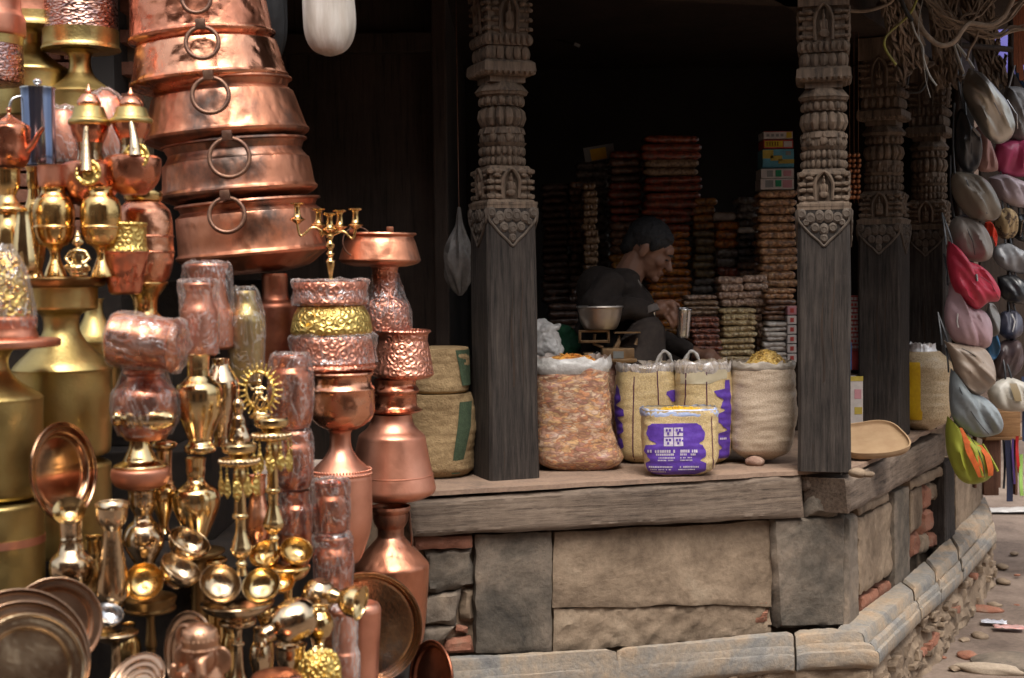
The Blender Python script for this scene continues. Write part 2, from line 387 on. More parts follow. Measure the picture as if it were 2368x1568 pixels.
def blob(name, parts, mat, parent, vox=.006, sm=4, loc=None, disp=0, dsc=20, rot=None):
    """one continuous body: ellipsoids and tapered limbs fused by a voxel remesh"""
    bm = BM()
    for p in parts:
        if p[0] == 'e': ball(bm, p[1], p[2], 16, p[3] if len(p) > 3 else None)
        elif p[0] == 't':
            tube(bm, p[1], p[2], 12)
            for q, r in ((p[1][0], p[2][0] if isinstance(p[2], (list, tuple)) else p[2]), (p[1][-1], p[2][-1] if isinstance(p[2], (list, tuple)) else p[2])): ball(bm, q, r*.99, 12)
        elif p[0] == 'b': box(bm, p[1], p[2], p[3] if len(p) > 3 else None)
    o = link(name, bm, mat, parent, 0, loc, rot)
    m = o.modifiers.new('fuse', 'REMESH'); m.mode = 'VOXEL'; m.voxel_size = vox; m.use_smooth_shade = True
    if sm: k = o.modifiers.new('soft', 'SMOOTH'); k.iterations = sm; k.factor = .5
    if disp:
        tx = bpy.data.textures.new('n', 'CLOUDS'); tx.noise_scale = 1/dsc
        k = o.modifiers.new('wrinkle', 'DISPLACE'); k.texture = tx; k.strength = disp; k.texture_coords = 'LOCAL'
    return o
ORD = ['topmost', 'second', 'third', 'fourth', 'fifth', 'sixth', 'seventh', 'eighth', 'ninth', 'tenth', 'eleventh', 'twelfth', 'thirteenth', 'fourteenth', 'fifteenth', 'sixteenth', 'seventeenth', 'eighteenth', 'nineteenth', 'twentieth', 'twenty-first', 'twenty-second', 'twenty-third', 'twenty-fourth', 'twenty-fifth', 'twenty-sixth', 'twenty-seventh', 'twenty-eighth']
# ---------------------------------------------------------------- setting
bm = BM()
G = 90
gv = [[None]*(G+1) for _ in range(G+1)]
def gx(i): t = i/G*2-1; return 1.5 + 60*math.copysign(abs(t)**3, t) + 2.5*t
def gy(i): t = i/G*2-1; return 6 + 60*math.copysign(abs(t)**3, t) + 4*t
for i in range(G+1):
    for j in range(G+1):
        x = gx(i); y = gy(j)
        gv[i][j] = bm.verts.new((x, y, .014*noise.noise(Vector((x*2.2, y*2.2, 3))) + .02*noise.noise(Vector((x*.6, y*.6, 8)))))
for i in range(G):
    for j in range(G):
        bm.faces.new((gv[i][j], gv[i+1][j], gv[i+1][j+1], gv[i][j+1]))
tag(link('ground', bm, GRD, None, 60), 'dusty brown trodden street ground beside the stone step', 'ground', None, 'structure')
def frame(O, e):
    e = Vector((e[0], e[1], 0)).normalized(); i = Vector((-e.y, e.x, 0))
    return Matrix(((e.x, i.x, 0, O[0]), (e.y, i.y, 0, O[1]), (0, 0, 1, 0), (0, 0, 0, 1)))
O1 = (.129, 4.30); B = Vector((1.11, 4.58, 0)); C2 = Vector((2.33, 6.87, 0))
F1 = frame(O1, (.981, .28)); F2 = frame((B.x, B.y), (C2.x-B.x, C2.y-B.y))
U1B = 1.02; U2C = 2.595
def pl(fr, px, py, d=0.0):
    """preview pixel -> (u, z) on the plane at inward depth d of a facade frame"""
    inv = fr.inverted(); o = inv @ Vector((0, 0, CZ)); r = inv.to_3x3() @ (fwd*F + RGT*(px-1184) - UPV*(py-784))
    t = (d-o.y)/r.y; p = o + r*t; return p.x, p.z
def setframe(o, fr):
    o.matrix_world = fr
def qblock(name, fr, q, d, th, mat, parent, amp=.006, rnd=.006, step=.012, fq=14, jag=.006):
    """rough block: q = four (u, z) corners tl, tr, br, bl; face at depth d, th thick inwards"""
    tl, tr, br, bl = [Vector((a, b, 0)) for a, b in q]
    W = max((tr-tl).length, (br-bl).length); H = max((tl-bl).length, (tr-br).length)
    nx = max(3, int(W/step)); nz = max(3, int(H/step)); nx = min(nx, 140); nz = min(nz, 60)
    sd_ = random.random()*100; bm = BM(); g = []
    for i in range(nx+1):
        row = []
        for j in range(nz+1):
            a = i/nx; b = j/nz
            p = (bl*(1-a)+br*a)*(1-b) + (tl*(1-a)+tr*a)*b
            ex = min(a, 1-a)*W; ez = min(b, 1-b)*H
            e = min(ex, ez); rr = rnd*(max(0, 1-e/rnd)**2) if rnd else 0
            v = Vector((p.x*fq+sd_, p.y*fq, 0))
            dd = d + rr + amp*.7*noise.noise(v) + amp*.5*noise.noise(v*2.7) + amp*.4*abs(noise.noise(v*6.1)) + .0025*noise.noise(v*11)
            jx = jag*noise.noise(v*1.3+Vector((5, 5, 5)))*(1 if ex < 1e-6 else .3); jz = jag*noise.noise(v*1.3+Vector((9, 1, 5)))*(1 if ez < 1e-6 else .3)
            row.append(bm.verts.new((p.x+jx, dd, p.y+jz)))
        g.append(row)
    for i in range(nx):
        for j in range(nz): bm.faces.new((g[i][j], g[i+1][j], g[i+1][j+1], g[i][j+1]))
    loop = [g[i][0] for i in range(nx)] + [g[nx][j] for j in range(nz)] + [g[i][nz] for i in range(nx, 0, -1)] + [g[0][j] for j in range(nz, 0, -1)]
    back = [bm.verts.new((v.co.x, d+th, v.co.z)) for v in loop]; L = len(loop)
    for k in range(L): bm.faces.new((loop[k], back[k], back[(k+1) % L], loop[(k+1) % L]))
    bm.faces.new(back)
    o = link(name, bm, mat, parent, 40)
    if parent is None: o.matrix_world = fr
    return o
def pq(fr, pts, d=0.0): return [pl(fr, x, y, d) for x, y in pts]
# --- stone wall below the counter
wr = bpy.data.objects.new('stone_wall', None); COL.objects.link(wr); wr.matrix_world = F1
tag(wr, 'low wall of grey stone slabs, mud plaster and broken brick under the shop counter', 'wall')
core = BM(); box(core, (-.30, .16, .42), (2.55, .24, .84)); link('core', core, PLS, wr, 0)
STEPZ = .33
def W1(name, pts, d, mat, **k): return qblock(name, F1, pq(F1, pts, d), d, .05-d, mat, wr, **k)
W1('stone_slab', [(1100, 1238), (1279, 1232), (1276, 1512), (1103, 1512)], -.012, STG, amp=.004)
W1('stone_slab', [(1786, 1200), (1958, 1190), (1958, 1452), (1802, 1455)], -.03, STG, amp=.006, rnd=.016)
W1('mud_plaster', [(1281, 1232), (1786, 1204), (1782, 1400), (1281, 1404)], -.004, PLS, amp=.005, jag=.010, fq=6, rnd=.003)
W1('mud_plaster', [(1281, 1408), (1782, 1396), (1782, 1470), (1281, 1508)], .006, PLS, amp=.011, jag=.006, fq=26, rnd=.002)
W1('rubble_stone', [(985, 1275), (1097, 1268), (1095, 1360), (985, 1372)], -.004, STG, amp=.012, rnd=.014, jag=.02)
W1('rubble_stone', [(978, 1376), (1068, 1366), (1060, 1440), (978, 1452)], .002, STG, amp=.012, rnd=.014, jag=.02)
W1('rubble_stone', [(1072, 1362), (1098, 1364), (1098, 1440), (1066, 1436)], .006, PLS, amp=.014, rnd=.02, jag=.012)
W1('rubble_stone', [(975, 1456), (1062, 1446), (1030, 1480), (975, 1512)], .004, STG, amp=.01, rnd=.02)
W1('flat_brick', [(960, 1243), (1093, 1240), (1093, 1266), (960, 1274)], -.02, BRK1, amp=.003, rnd=.008)
W1('broken_brick', [(1058, 1450), (1085, 1450), (1085, 1464), (1058, 1466)], .01, BRK1, rnd=.01)
W1('broken_brick', [(1036, 1484), (1092, 1474), (1100, 1512), (1030, 1512)], .004, BRK1, rnd=.014)
W1('broken_brick', [(1733, 1378), (1782, 1374), (1780, 1403), (1736, 1408)], -.004, BRK1, amp=.01, rnd=.016, jag=.01)
W1('broken_brick', [(1738, 1410), (1782, 1406), (1784, 1446), (1742, 1450)], .002, BRK1, amp=.01, rnd=.014)
w2 = bpy.data.objects.new('stone_wall', None); COL.objects.link(w2); w2.matrix_world = F2
tag(w2, 'angled low wall of plaster panels, grey posts and brick rubble right of the corner', 'wall')
core = BM(); box(core, (1.60, .18, .42), (2.9, .24, .84)); link('core', core, PLS, w2, 0)
def W2(name, pts, d, mat, **k): return qblock(name, F2, pq(F2, pts, d), d, .05-d, mat, w2, **k)
W2('stone_slab', [(1962, 1195), (1984, 1186), (1990, 1445), (1962, 1462)], -.012, STG, amp=.004, rnd=.015)
W2('mud_plaster', [(1988, 1200), (2068, 1158), (2070, 1320), (1992, 1378)], -.002, PLS, amp=.008, jag=.01)
W2('rubble_stone', [(1984, 1172), (2058, 1138), (2060, 1158), (1992, 1192)], -.02, PLS, amp=.004)
W2('broken_brick', [(1998, 1384), (2032, 1362), (2032, 1392), (1998, 1414)], 0, BRK1, amp=.01)
W2('broken_brick', [(2036, 1358), (2064, 1340), (2064, 1370), (2036, 1390)], .004, BRK1, amp=.01)
W2('stone_post', [(2072, 1140), (2104, 1124), (2106, 1338), (2074, 1366)], -.02, STG, amp=.004)
W2('rubble_stone', [(2108, 1110), (2182, 1078), (2184, 1100), (2110, 1132)], -.02, PLS, amp=.006)
W2('stone_slab', [(2108, 1136), (2136, 1124), (2134, 1215), (2110, 1235)], -.002, PLS, amp=.006)
for (a, b, c, d_) in ((2112, 1240, 2128, 1290), (2138, 1130, 2154, 1180), (2140, 1185, 2160, 1235), (2132, 1240, 2150, 1285), (2150, 1120, 2176, 1160), (2154, 1238, 2176, 1270)):
    W2('broken_brick' if (a+b) % 3 else 'rubble_stone', [(a, b), (c, b-8), (c, d_-8), (a, d_)], .004, BRK1 if (a+b) % 3 else PLS, amp=.012, rnd=.015, jag=.012)
W2('stone_post', [(2186, 1070), (2208, 1060), (2210, 1245), (2188, 1262)], -.03, PILW, amp=.002)
W2('stone_slab', [(2212, 1058), (2272, 1030), (2270, 1165), (2214, 1235)], -.01, PLS, amp=.004)
# --- timber beams carrying the counter
def beam(fr, pts, d, label, th=.14):
    root = bpy.data.objects.new('timber_beam', None); COL.objects.link(root); root.matrix_world = fr; tag(root, label, 'beam')
    for i, p in enumerate(pts): qblock('board' if len(pts) > 1 else 'timber', fr, pq(fr, p, d), d, th, BEAMW, root, amp=.004, rnd=.01, fq=7, jag=.004, step=.014)
    return root
bb = beam(F1, [[(940, 1160), (1856, 1098), (1862, 1198), (955, 1242)]], -.05, 'long weathered grey timber beam along the front of the counter', .17)
qblock('end_block', F1, pq(F1, [(1858, 1094), (1957, 1090), (1958, 1135), (1860, 1138)], -.045), -.045, .15, BEAMW, bb, amp=.008, rnd=.02, jag=.008)
qblock('stone_pad', F1, pq(F1, [(1880, 1140), (1952, 1138), (1950, 1196), (1868, 1200)], -.05), -.05, .15, STG, bb, amp=.01, rnd=.03, jag=.01)
beam(F2, [[(1960, 1108), (2186, 1004), (2186, 1070), (1968, 1188)]], -.04, 'shorter grey timber beam running back right of the corner pillar', .15)
# --- counter floor: clay on top
bm = BM(); Z = .842
edge = []
for k in range(61):
    x = 905 + (1955-905)*k/60
    u, z = pl(F1, x, 1150-(x-940)*.066, -.05); p = F1 @ Vector((u, -.052+.028*abs(noise.noise(Vector((u*5, 0, 3))))+.006*noise.noise(Vector((u*25, 0, 3))), 0)); edge.append((p.x, p.y))
for k in range(31):
    u = .02+2.75*k/30; p = F2 @ Vector((u, -.035+.02*noise.noise(Vector((u*9, 5, 0))), 0)); edge.append((p.x, p.y))
poly = edge + [(2.25, 7.6), (-.9, 7.6)]
tv = [bm.verts.new((x, y, Z)) for x, y in poly]; f = bm.faces.new(tv)
ext = bmesh.ops.extrude_face_region(bm, geom=[f]); vs = [g_ for g_ in ext['geom'] if isinstance(g_, bmesh.types.BMVert)]
bmesh.ops.translate(bm, verts=vs, vec=(0, 0, .014)); bmesh.ops.triangulate(bm, faces=bm.faces[:])
FLZ = Z+.014
tag(link('floor', bm, CLAY, None, 20), 'worn clay floor on top of the shop counter', 'floor', None, 'structure')
# --- stone step (plinth) in front
st = empty('stone_step', (0, 0, 0), 'worn moulded grey stone step running along the foot of both walls', 'step')
def moulding(p0, p1, o0, o1, mat, name='curb_stone'):
    """p = inner line ends, o = outer lip ends (xy); two ridges"""
    bm = BM(); n = max(4, int((Vector(p1)-Vector(p0)).length/.02)); rows = []
    sd_ = random.random()*60
    pr = [(-.35, 0), (0, 0), (.3, -.001), (.44, -.003), (.50, -.012), (.53, -.030), (.57, -.040), (.62, -.034), (.72, -.030), (.82, -.040), (.86, -.056), (.90, -.054), (.98, -.058), (1.0, -.070), (1.0, -.090), (.93, -.105), (.80, -.112), (.2, -.13)]
    for i in range(n+1):
        t = i/n; a = Vector(p0)*(1-t)+Vector(p1)*t; b = Vector(o0)*(1-t)+Vector(o1)*t; row = []
        en = min(t, 1-t)*n*.02; er = .008*max(0, 1-en/.02)**2
        for (q, h) in pr:
            nn = noise.noise(Vector((a.x*9+sd_, a.y*9, q*4)))
            p = a + (b-a)*(q - er*3 + .03*nn)
            row.append(bm.verts.new((p.x, p.y, STEPZ + h - er + .004*nn + .003*noise.noise(Vector((a.x*30+sd_, a.y*30, q*9))) - (.010*max(0, noise.noise(Vector((a.x*14, a.y*14, sd_)))-.25) if q > .7 else 0))))
        rows.append(row)
    for i in range(n):
        for k in range(len(pr)-1): bm.faces.new((rows[i][k], rows[i][k+1], rows[i+1][k+1], rows[i+1][k]))
    for r_ in (rows[0], rows[-1][::-1]): bm.faces.new(r_)
    link(name, bm, mat, st, 30)
def ipt(px, py): v = onz(px, py, STEPZ); return (v.x, v.y)
def opt(px, py): v = onz(px, py, STEPZ-.062); return (v.x, v.y)
inn = [ipt(880, 1532), ipt(1426, 1500), ipt(1838, 1462), ipt(1962, 1455), ipt(2098, 1350), ipt(2150, 1305), ipt(2205, 1252), ipt(2285, 1160)]
out = [opt(860, 1596), opt(1440, 1545), opt(1842, 1516), opt(2036, 1508), opt(2131, 1412), opt(2178, 1372), opt(2228, 1325), opt(2306, 1235)]
def lerp(a, b, t): return (a[0]*(1-t)+b[0]*t, a[1]*(1-t)+b[1]*t)
for i in range(len(inn)-1):
    e = .012 if i not in (2,) else .004
    moulding(lerp(inn[i], inn[i+1], e), lerp(inn[i], inn[i+1], 1-e), lerp(out[i], out[i+1], e), lerp(out[i], out[i+1], 1-e), STL)
# rubble footing under the step
rf = BM(); pp = [Vector((*lerp(inn[i], out[i], .80), 0)) for i in range(len(inn))]
for i in range(len(pp)-1):
    a = pp[i]; b = pp[i+1]; n = max(6, int((b-a).length/.018)); m = 12; g = []
    nor = Vector(((b-a).y, -(b-a).x, 0)).normalized()
    for k in range(n+1):
        p = a.lerp(b, k/n); row = []
        for j in range(m+1):
            z = -.03 + (STEPZ-.085)*j/m; v = Vector((p.x*16, p.y*16, z*24))
            dd = .022*noise.noise(v)+.012*noise.noise(v*2.6) - .02*(j/m) + (.01 if noise.cell(v*.7) > .5 else 0)
            row.append(rf.verts.new(p + nor*dd + Vector((0, 0, z))))
        g.append(row)
    for k in range(n):
        for j in range(m): rf.faces.new((g[k][j], g[k+1][j], g[k+1][j+1], g[k][j+1]))
link('rubble_footing', rf, PLS, st, 25)
for k in range(44):  # loose bricks and stones showing in the footing
    i = random.choice([2, 3, 3, 4, 4, 5, 5, 6, 6]); t = random.random()
    a = pp[i].lerp(pp[i+1], t); b = (pp[i+1]-pp[i]).normalized(); nor = Vector((b.y, -b.x, 0))
    bk = BM(); box(bk, (0, 0, 0), (random.uniform(.04, .10), .05, random.uniform(.015, .034)), None, .004)
    bmesh.ops.subdivide_edges(bk, edges=bk.edges[:], cuts=1)
    for v in bk.verts: v.co += Vector((noise.noise(v.co*40+Vector((k, 0, 0))), noise.noise(v.co*40+Vector((0, k, 0))), noise.noise(v.co*40+Vector((0, 0, k)))))*.006
    o = link('footing_stone', bk, BRK1 if k % 8 == 0 else PLS, st, 0)
    o.location = a - nor*.012 + Vector((0, 0, random.uniform(.03, STEPZ-.12))); o.rotation_euler = (random.uniform(-.1, .1), random.uniform(-.15, .15), math.atan2(b.y, b.x))
# --- the building: back walls, ceiling, lintels, upper storey
bl = empty('shop_building', (0, 0, 0), 'old timber building whose dark open arcade houses the shop', 'building')
def wbox(name, c, s, mat, rz=0, bev=0):
    b = BM(); box(b, (0, 0, 0), s, None, bev); o = link(name, b, mat, bl, 0); o.location = c; o.rotation_euler = (0, 0, rz); return o
SOOT = cloth('sooty_wall', (.045, .038, .034), (.028, .024, .022), .9, 3, .4)
wbox('back_wall', (.85, 7.65, 1.9), (2.4, .1, 2.2), SOOT)
wbox('side_wall', (-.28, 6.4, 1.7), (.08, 2.4, 1.8), SOOT)
wbox('side_wall', (2.12, 7.28, 1.7), (.08, .9, 1.9), SOOT, .3)
wbox('ceiling', (.8, 6.0, 2.66), (2.9, 3.4, .08), DARKW)
wbox('ceiling', (-1.3, 4.75, 2.66), (1.9, 1.3, .08), DARKW)
pb = wbox('door_panel', (-.70, 5.06, 1.70), (.86, .06, 1.72), DARKW)
for x, w_ in ((-.25, .05), (-1.15, .05)): wbox('door_frame', (x, 5.02, 1.7), (w_, .09, 1.8), DARKW, 0, .006)
wbox('door_frame', (-.70, 5.02, 2.34), (.95, .08, .07), DARKW, 0, .006)
wbox('side_wall', (-1.22, 4.62, 1.6), (.08, .9, 2.1), SOOT)
def fbox(name, fr, c, s, mat, bev=.006):
    b = BM(); box(b, (0, 0, 0), s, None, bev); o = link(name, b, mat, bl, 0); p = fr @ Vector(c); o.location = p
    o.rotation_euler = (0, 0, math.atan2(fr[1][0], fr[0][0])); return o
fbox('lintel', F1, (-.31, .14, 2.51), (2.75, .2, .2), DARKW)
fbox('lintel', F2, (1.35, .14, 2.51), (2.9, .2, .2), DARKW)
fbox('upper_wall', F1, (-.31, .16, 3.5), (2.70, .2, 1.78), BRK1)
fbox('upper_wall', F2, (1.35, .16, 3.5), (2.85, .2, 1.78), BRK1)
fbox('shade_eave', F1, (.35, -.18, 2.72), (1.9, .80, .06), DARKW)  # unseen eaves, reach stretched outward to darken the shop inside
fbox('shade_eave', F2, (1.35, -.18, 2.73), (2.8, .80, .06), DARKW)
# brick pier behind the copper stall
bp = BM()
for r_ in range(40):
    for c in range(6):
        x = -1.98+c*.155+(.078 if r_ % 2 else 0); z = .9+r_*.048
        if x > -1.16: continue
        box(bp, (x, random.uniform(-.006, .006), z), (.145, .10, .040), None, .004)
o = link('brick_pier', bp, BRK1, bl, 30); o.location = (0, 4.30, 0)
mb = BM(); box(mb, (-1.6, .05, 1.75), (.94, .1, 1.9)); o = link('mortar', mb, PLS, bl, 0); o.location = (0, 4.32, 0)
fb = empty('far_building', (6, 15, 0), 'brown brick house far down the street', 'building')
b = BM(); box(b, (0, 0, 3), (9, 3, 6)); link('wall', b, cloth('far_wall', (.16, .11, .085), (.10, .07, .055), .9, 2, .3), fb, 0)
sc_ = empty('dark_backdrop', (2.62, 6.35, .95), 'dark backdrop added behind the strings of handbags', 'cloth')  # invented dark slab, no known cloth; stands for the dark behind the bags
b = BM(); box(b, (0, 0, .72), (.95, .03, 1.44), None, .004); link('cloth', b, DARKW, sc_, 0)
# street side opposite, behind the viewer: it shows in the polished metal
ob = empty('opposite_building', (0, -3.2, 0), 'brick house across the street behind the viewer', 'building')
def ox(name, c, s, mat): b = BM(); box(b, c, s); link(name, b, mat, ob, 0)
OBW = cloth('opposite_brick', (.24, .15, .11), (.14, .085, .06), .9, 4, .3)
ox('wall', (0, -.3, 2.9), (16, .6, 5.8), OBW)
for k in range(-3, 5):
    ox('door', (k*1.9, .02, 1.1), (1.1, .06, 2.2), DARKW if k % 2 else BOXW)
    ox('window', (k*1.9, .02, 3.7), (.9, .06, 1.2), DARKW)
ox('roof', (0, .2, 5.85), (16.4, 1.2, .12), DARKW)
# ---------------------------------------------------------------- pillars
def make_pillar(hw=.083):
    s = 4.5/F; K = hw/59
    root = empty('carved_pillar', (0, 0, 0), 'x', 'pillar', 'carved timber pillars of the arcade')
    def z(y): return (1110-y)*s
    b = BM(); n = 30   # shaft with chamfered, split corners
    H = z(500); rows = []
    c = .010
    for i in range(n+1):
        zz = H*i/n; row = []
        w_ = hw*(1.0+.02*(1-i/n))
        for (x, y) in ((-w_+c, -w_), (-w_*.25, -w_), (0, -w_), (w_*.25, -w_), (w_-c, -w_), (w_, -w_+c), (w_, 0), (w_, w_-c), (w_-c, w_), (0, w_), (-w_+c, w_), (-w_, w_-c), (-w_, 0), (-w_, -w_+c)):
            v = Vector((x*9, y*9, zz*2.5)); row.append(b.verts.new((x+.0035*noise.noise(v), y+.0035*noise.noise(v+Vector((7, 7, 7))), zz)))
        rows.append(row)
    m = len(rows[0])
    for i in range(n):
        for k in range(m): b.faces.new((rows[i][k], rows[i][(k+1) % m], rows[i+1][(k+1) % m], rows[i+1][k]))
    b.faces.new(rows[0][::-1]); b.faces.new(rows[-1])
    link('shaft', b, PILW, root, 30)
    # cracks: dark slivers let into the front
    cb = BM()
    for (x, za, zb, w_) in ((-.004, .08, .62, .004), (.028, .25, .7, .0022), (-.04, .02, .3, .0022)):
        for f in (0, 1):
            pts = [Vector((x+.004*math.sin(zz*23), -hw*1.02-.0003, zz)) for zz in [za+(zb-za)*q/14 for q in range(15)]]
            for q in range(14):
                w0 = w_*math.sin(math.pi*(q+.01)/14); w1 = w_*math.sin(math.pi*(q+1)/14)
                if f == 0: cb.faces.new([cb.verts.new(p) for p in (pts[q]+Vector((-w0, 0, 0)), pts[q]+Vector((w0, 0, 0)), pts[q+1]+Vector((w1, 0, 0)), pts[q+1]+Vector((-w1, 0, 0)))])
    bmesh.ops.remove_doubles(cb, verts=cb.verts[:], dist=.00005)
    link('crack', cb, DARKW, root, 0)
    b = BM(); q = K
    def sq(y0, y1, h0, h1=None, rot=0, sides=4):
        """slab between y0 (top) and y1 with half width h0 at the top, h1 at the bottom"""
        h1 = h0 if h1 is None else h1
        def rg(h, zz):
            if sides == 4: P = [(-1, -1), (1, -1), (1, 1), (-1, 1)]
            else: P = [(math.cos(math.pi/8+k*math.pi/4)*1.082, math.sin(math.pi/8+k*math.pi/4)*1.082) for k in range(8)]
            return [b.verts.new((x*h*q, y*h*q, zz)) for x, y in P]
        A = rg(h1, z(y1)); Bq = rg(h0, z(y0)); n_ = len(A)
        for k in range(n_): b.faces.new((A[k], A[(k+1) % n_], Bq[(k+1) % n_], Bq[k]))
        b.faces.new(A[::-1]); b.faces.new(Bq)
    def beads(y0, y1, h, cnt, sides=4, fx=1.0, diamond=False):
        zc = z((y0+y1)/2); rz = (y1-y0)/2*s
        if sides == 4:
            for k in range(4):
                R = Matrix.Rotation(k*math.pi/2, 4, 'Z')
                for i in range(cnt):
                    x = (-1+2*(i+.5)/cnt)*h*q
                    T = R @ Matrix.Translation((x, -h*q+.004, zc))
                    ball(b, T.to_translation(), 1, 6 if diamond else 7, R.to_3x3().to_4x4() @ Matrix.Diagonal(Vector((h*q/cnt*fx, .012, rz*1.05, 1))))
        else:
            for i in range(cnt):
                a = 2*math.pi*i/cnt; R = Matrix.Rotation(a, 4, 'Z'); T = R @ Matrix.Translation((0, -h*q, zc))
                ball(b, T.to_translation(), 1, 7, R.to_3x3().to_4x4() @ Matrix.Diagonal(Vector((math.pi*h*q/cnt*fx, .011, rz*1.05, 1))))
    sq(-30, 32, 57); sq(32, 34, 48)
    # niche storey
    sq(34, 112, 47)
    for (a, c_) in ((42, 50), (54, 64), (76, 86), (97, 106)):
        for side in range(4):
            R = Matrix.Rotation(side*math.pi/2, 4, 'Z')
            for (x0, x1) in ((-57, -42), (-40, -21), (21, 38), (40, 57)):
                tube(b, [R @ Vector((x*q, -50*q, z((a+c_)/2))) for x in (x0, (x0+x1)/2, x1)], [(c_-a)/2*s*f for f in (.8, 1.15, .8)], 8)
    def niche(yt, yb, hwid, h):
        for side in range(4):
            R = Matrix.Rotation(side*math.pi/2, 4, 'Z'); zt = z(yt); zb = z(yb); w_ = hwid*q
            arc = [Vector((-w_, -h*q, zb)), Vector((-w_*1.05, -h*q-.003, zb+(zt-zb)*.55)), Vector((-w_*.7, -h*q-.004, zb+(zt-zb)*.82)), Vector((0, -h*q-.005, zt)), Vector((w_*.7, -h*q-.004, zb+(zt-zb)*.82)), Vector((w_*1.05, -h*q-.003, zb+(zt-zb)*.55)), Vector((w_, -h*q, zb))]
            tube(b, [R @ p for p in spl(arc, 4)], .006, 6)
            R3 = R.to_3x3().to_4x4(); hh = zt-zb
            for (cx_, cz_, rx, rz_) in ((0, .2, .6, .13), (0, .42, .36, .2), (-.35, .4, .16, .16), (.35, .4, .16, .16), (0, .66, .2, .11), (0, .78, .1, .07)):
                ball(b, R @ Vector((cx_*w_, -h*q-.002, zb+hh*cz_)), 1, 8, R3 @ Matrix.Diagonal(Vector((rx*w_, .009, rz_*hh, 1))))
            for sx in (-1, 1):  # scrolls beside the arch
                ball(b, R @ Vector((sx*w_*1.7, -h*q, zb+hh*.78)), 1, 8, R3 @ Matrix.Diagonal(Vector((w_*.5, .008, hh*.07, 1))))
    niche(27, 110, 19, 54)
    sq(112, 137, 52); beads(113, 136, 54, 8)
    sq(138, 170, 46); beads(139, 170, 50, 5, diamond=True)
    sq(170, 176, 52, 60); sq(176, 196, 60, 62); sq(196, 205, 61, 50); sq(205, 218, 42)
    beads(188, 203, 58, 9)
    sq(218, 238, 42, 57, sides=8); sq(238, 245, 55, 52, sides=8); sq(245, 250, 46, sides=8)
    sq(250, 270, 44, sides=8); beads(249, 269, 46, 18, 8)
    # lobed cushion
    for i in range(14):
        a = 2*math.pi*i/14; R = Matrix.Rotation(a, 4, 'Z')
        tube(b, [R @ Vector((0, -rr*q, z(yy))) for rr, yy in ((36, 274), (44, 283), (46, 296), (42, 308), (34, 316))], [.008, .0135, .0145, .013, .009], 8)
    sq(272, 318, 38, sides=8)
    sq(318, 332, 46, 50, sides=8); sq(332, 352, 46, sides=8); sq(352, 360, 52, 46, sides=8)
    for i in range(8):
        a = 2*math.pi*i/8; R = Matrix.Rotation(a, 4, 'Z'); R3 = R.to_3x3().to_4x4()
        ball(b, R @ Vector((0, -46*q, z(340))), 1, 8, R3 @ Matrix.Diagonal(Vector((.014, .010, .017, 1))))
        ball(b, R @ Vector((0, -48*q, z(328))), 1, 6, R3 @ Matrix.Diagonal(Vector((.007, .009, .012, 1))))
        for sx in (-1, 1): ball(b, R @ Vector((sx*.017, -44*q, z(345))), 1, 6, R3 @ Matrix.Diagonal(Vector((.006, .009, .012, 1))))
    sq(360, 405, 44, sides=8); beads(361, 381, 47, 24, 8); beads(384, 403, 47, 24, 8)
    sq(405, 418, 46, 54); sq(418, 480, 47)
    for (a, c_) in ((412, 424), (436, 446), (450, 460), (468, 480)):
        for side in range(4):
            R = Matrix.Rotation(side*math.pi/2, 4, 'Z')
            for (x0, x1) in ((-57, -40), (-38, -20), (20, 38), (40, 57)):
                tube(b, [R @ Vector((x*q, -51*q, z((a+c_)/2))) for x in (x0, (x0+x1)/2, x1)], [(c_-a)/2*s*f for f in (.8, 1.15, .8)], 8)
    niche(412, 478, 19, 53)
    sq(480, 486, 53, 57); sq(486, 492, 61); sq(492, 500, 60)
    for v in b.verts:
        v.co += Vector((noise.noise(v.co*60), noise.noise(v.co*60+Vector((3, 3, 3))), noise.noise(v.co*60+Vector((8, 3, 3)))))*.0018
    link('capital', b, CARV, root, 30)
    # lotus pendant carved at the head of each shaft face
    b = BM()
    for side in range(4):
        R = Matrix.Rotation(side*math.pi/2, 4, 'Z'); R3 = R.to_3x3().to_4x4()
        for (x, y, rx, ry) in ((-50, 510, 11, 13), (50, 510, 11, 13), (-30, 520, 12, 14), (30, 520, 12, 14), (-10, 516, 12, 16), (10, 516, 12, 16), (-20, 542, 11, 12), (20, 542, 11, 12), (0, 546, 11, 15), (0, 566, 9, 12), (-40, 530, 8, 9), (40, 530, 8, 9)):
            ball(b, R @ Vector((x*q, -59.5*q, z(y))), 1, 10, R3 @ Matrix.Diagonal(Vector((rx*q, .0065, ry*s, 1))))
            ring_t(b, R @ Vector((x*q, -60.5*q-.004, z(y))), min(rx, ry)*q*.6, .0022, R @ Vector((0, -1, 0)), 12, 5)
        rim = [(-57, 500), (-56, 524), (-44, 540), (-30, 556), (-12, 572), (0, 584), (12, 572), (30, 556), (44, 540), (56, 524), (57, 500)]
        tube(b, spl([R @ Vector((x*q, -60.5*q, z(y))) for x, y in rim], 3), .0045, 6)
    link('lotus_relief', b, wood('lotus_wood', (.10, .08, .065), (.17, .14, .115), (.03, .025, .02), fine=40), root, 40)
    return root
def copy_tree(o, parent=None):
    c = o.copy(); COL.objects.link(c); c.parent = parent
    for ch in list(o.children): copy_tree(ch, c)
    return c
pil = make_pillar()
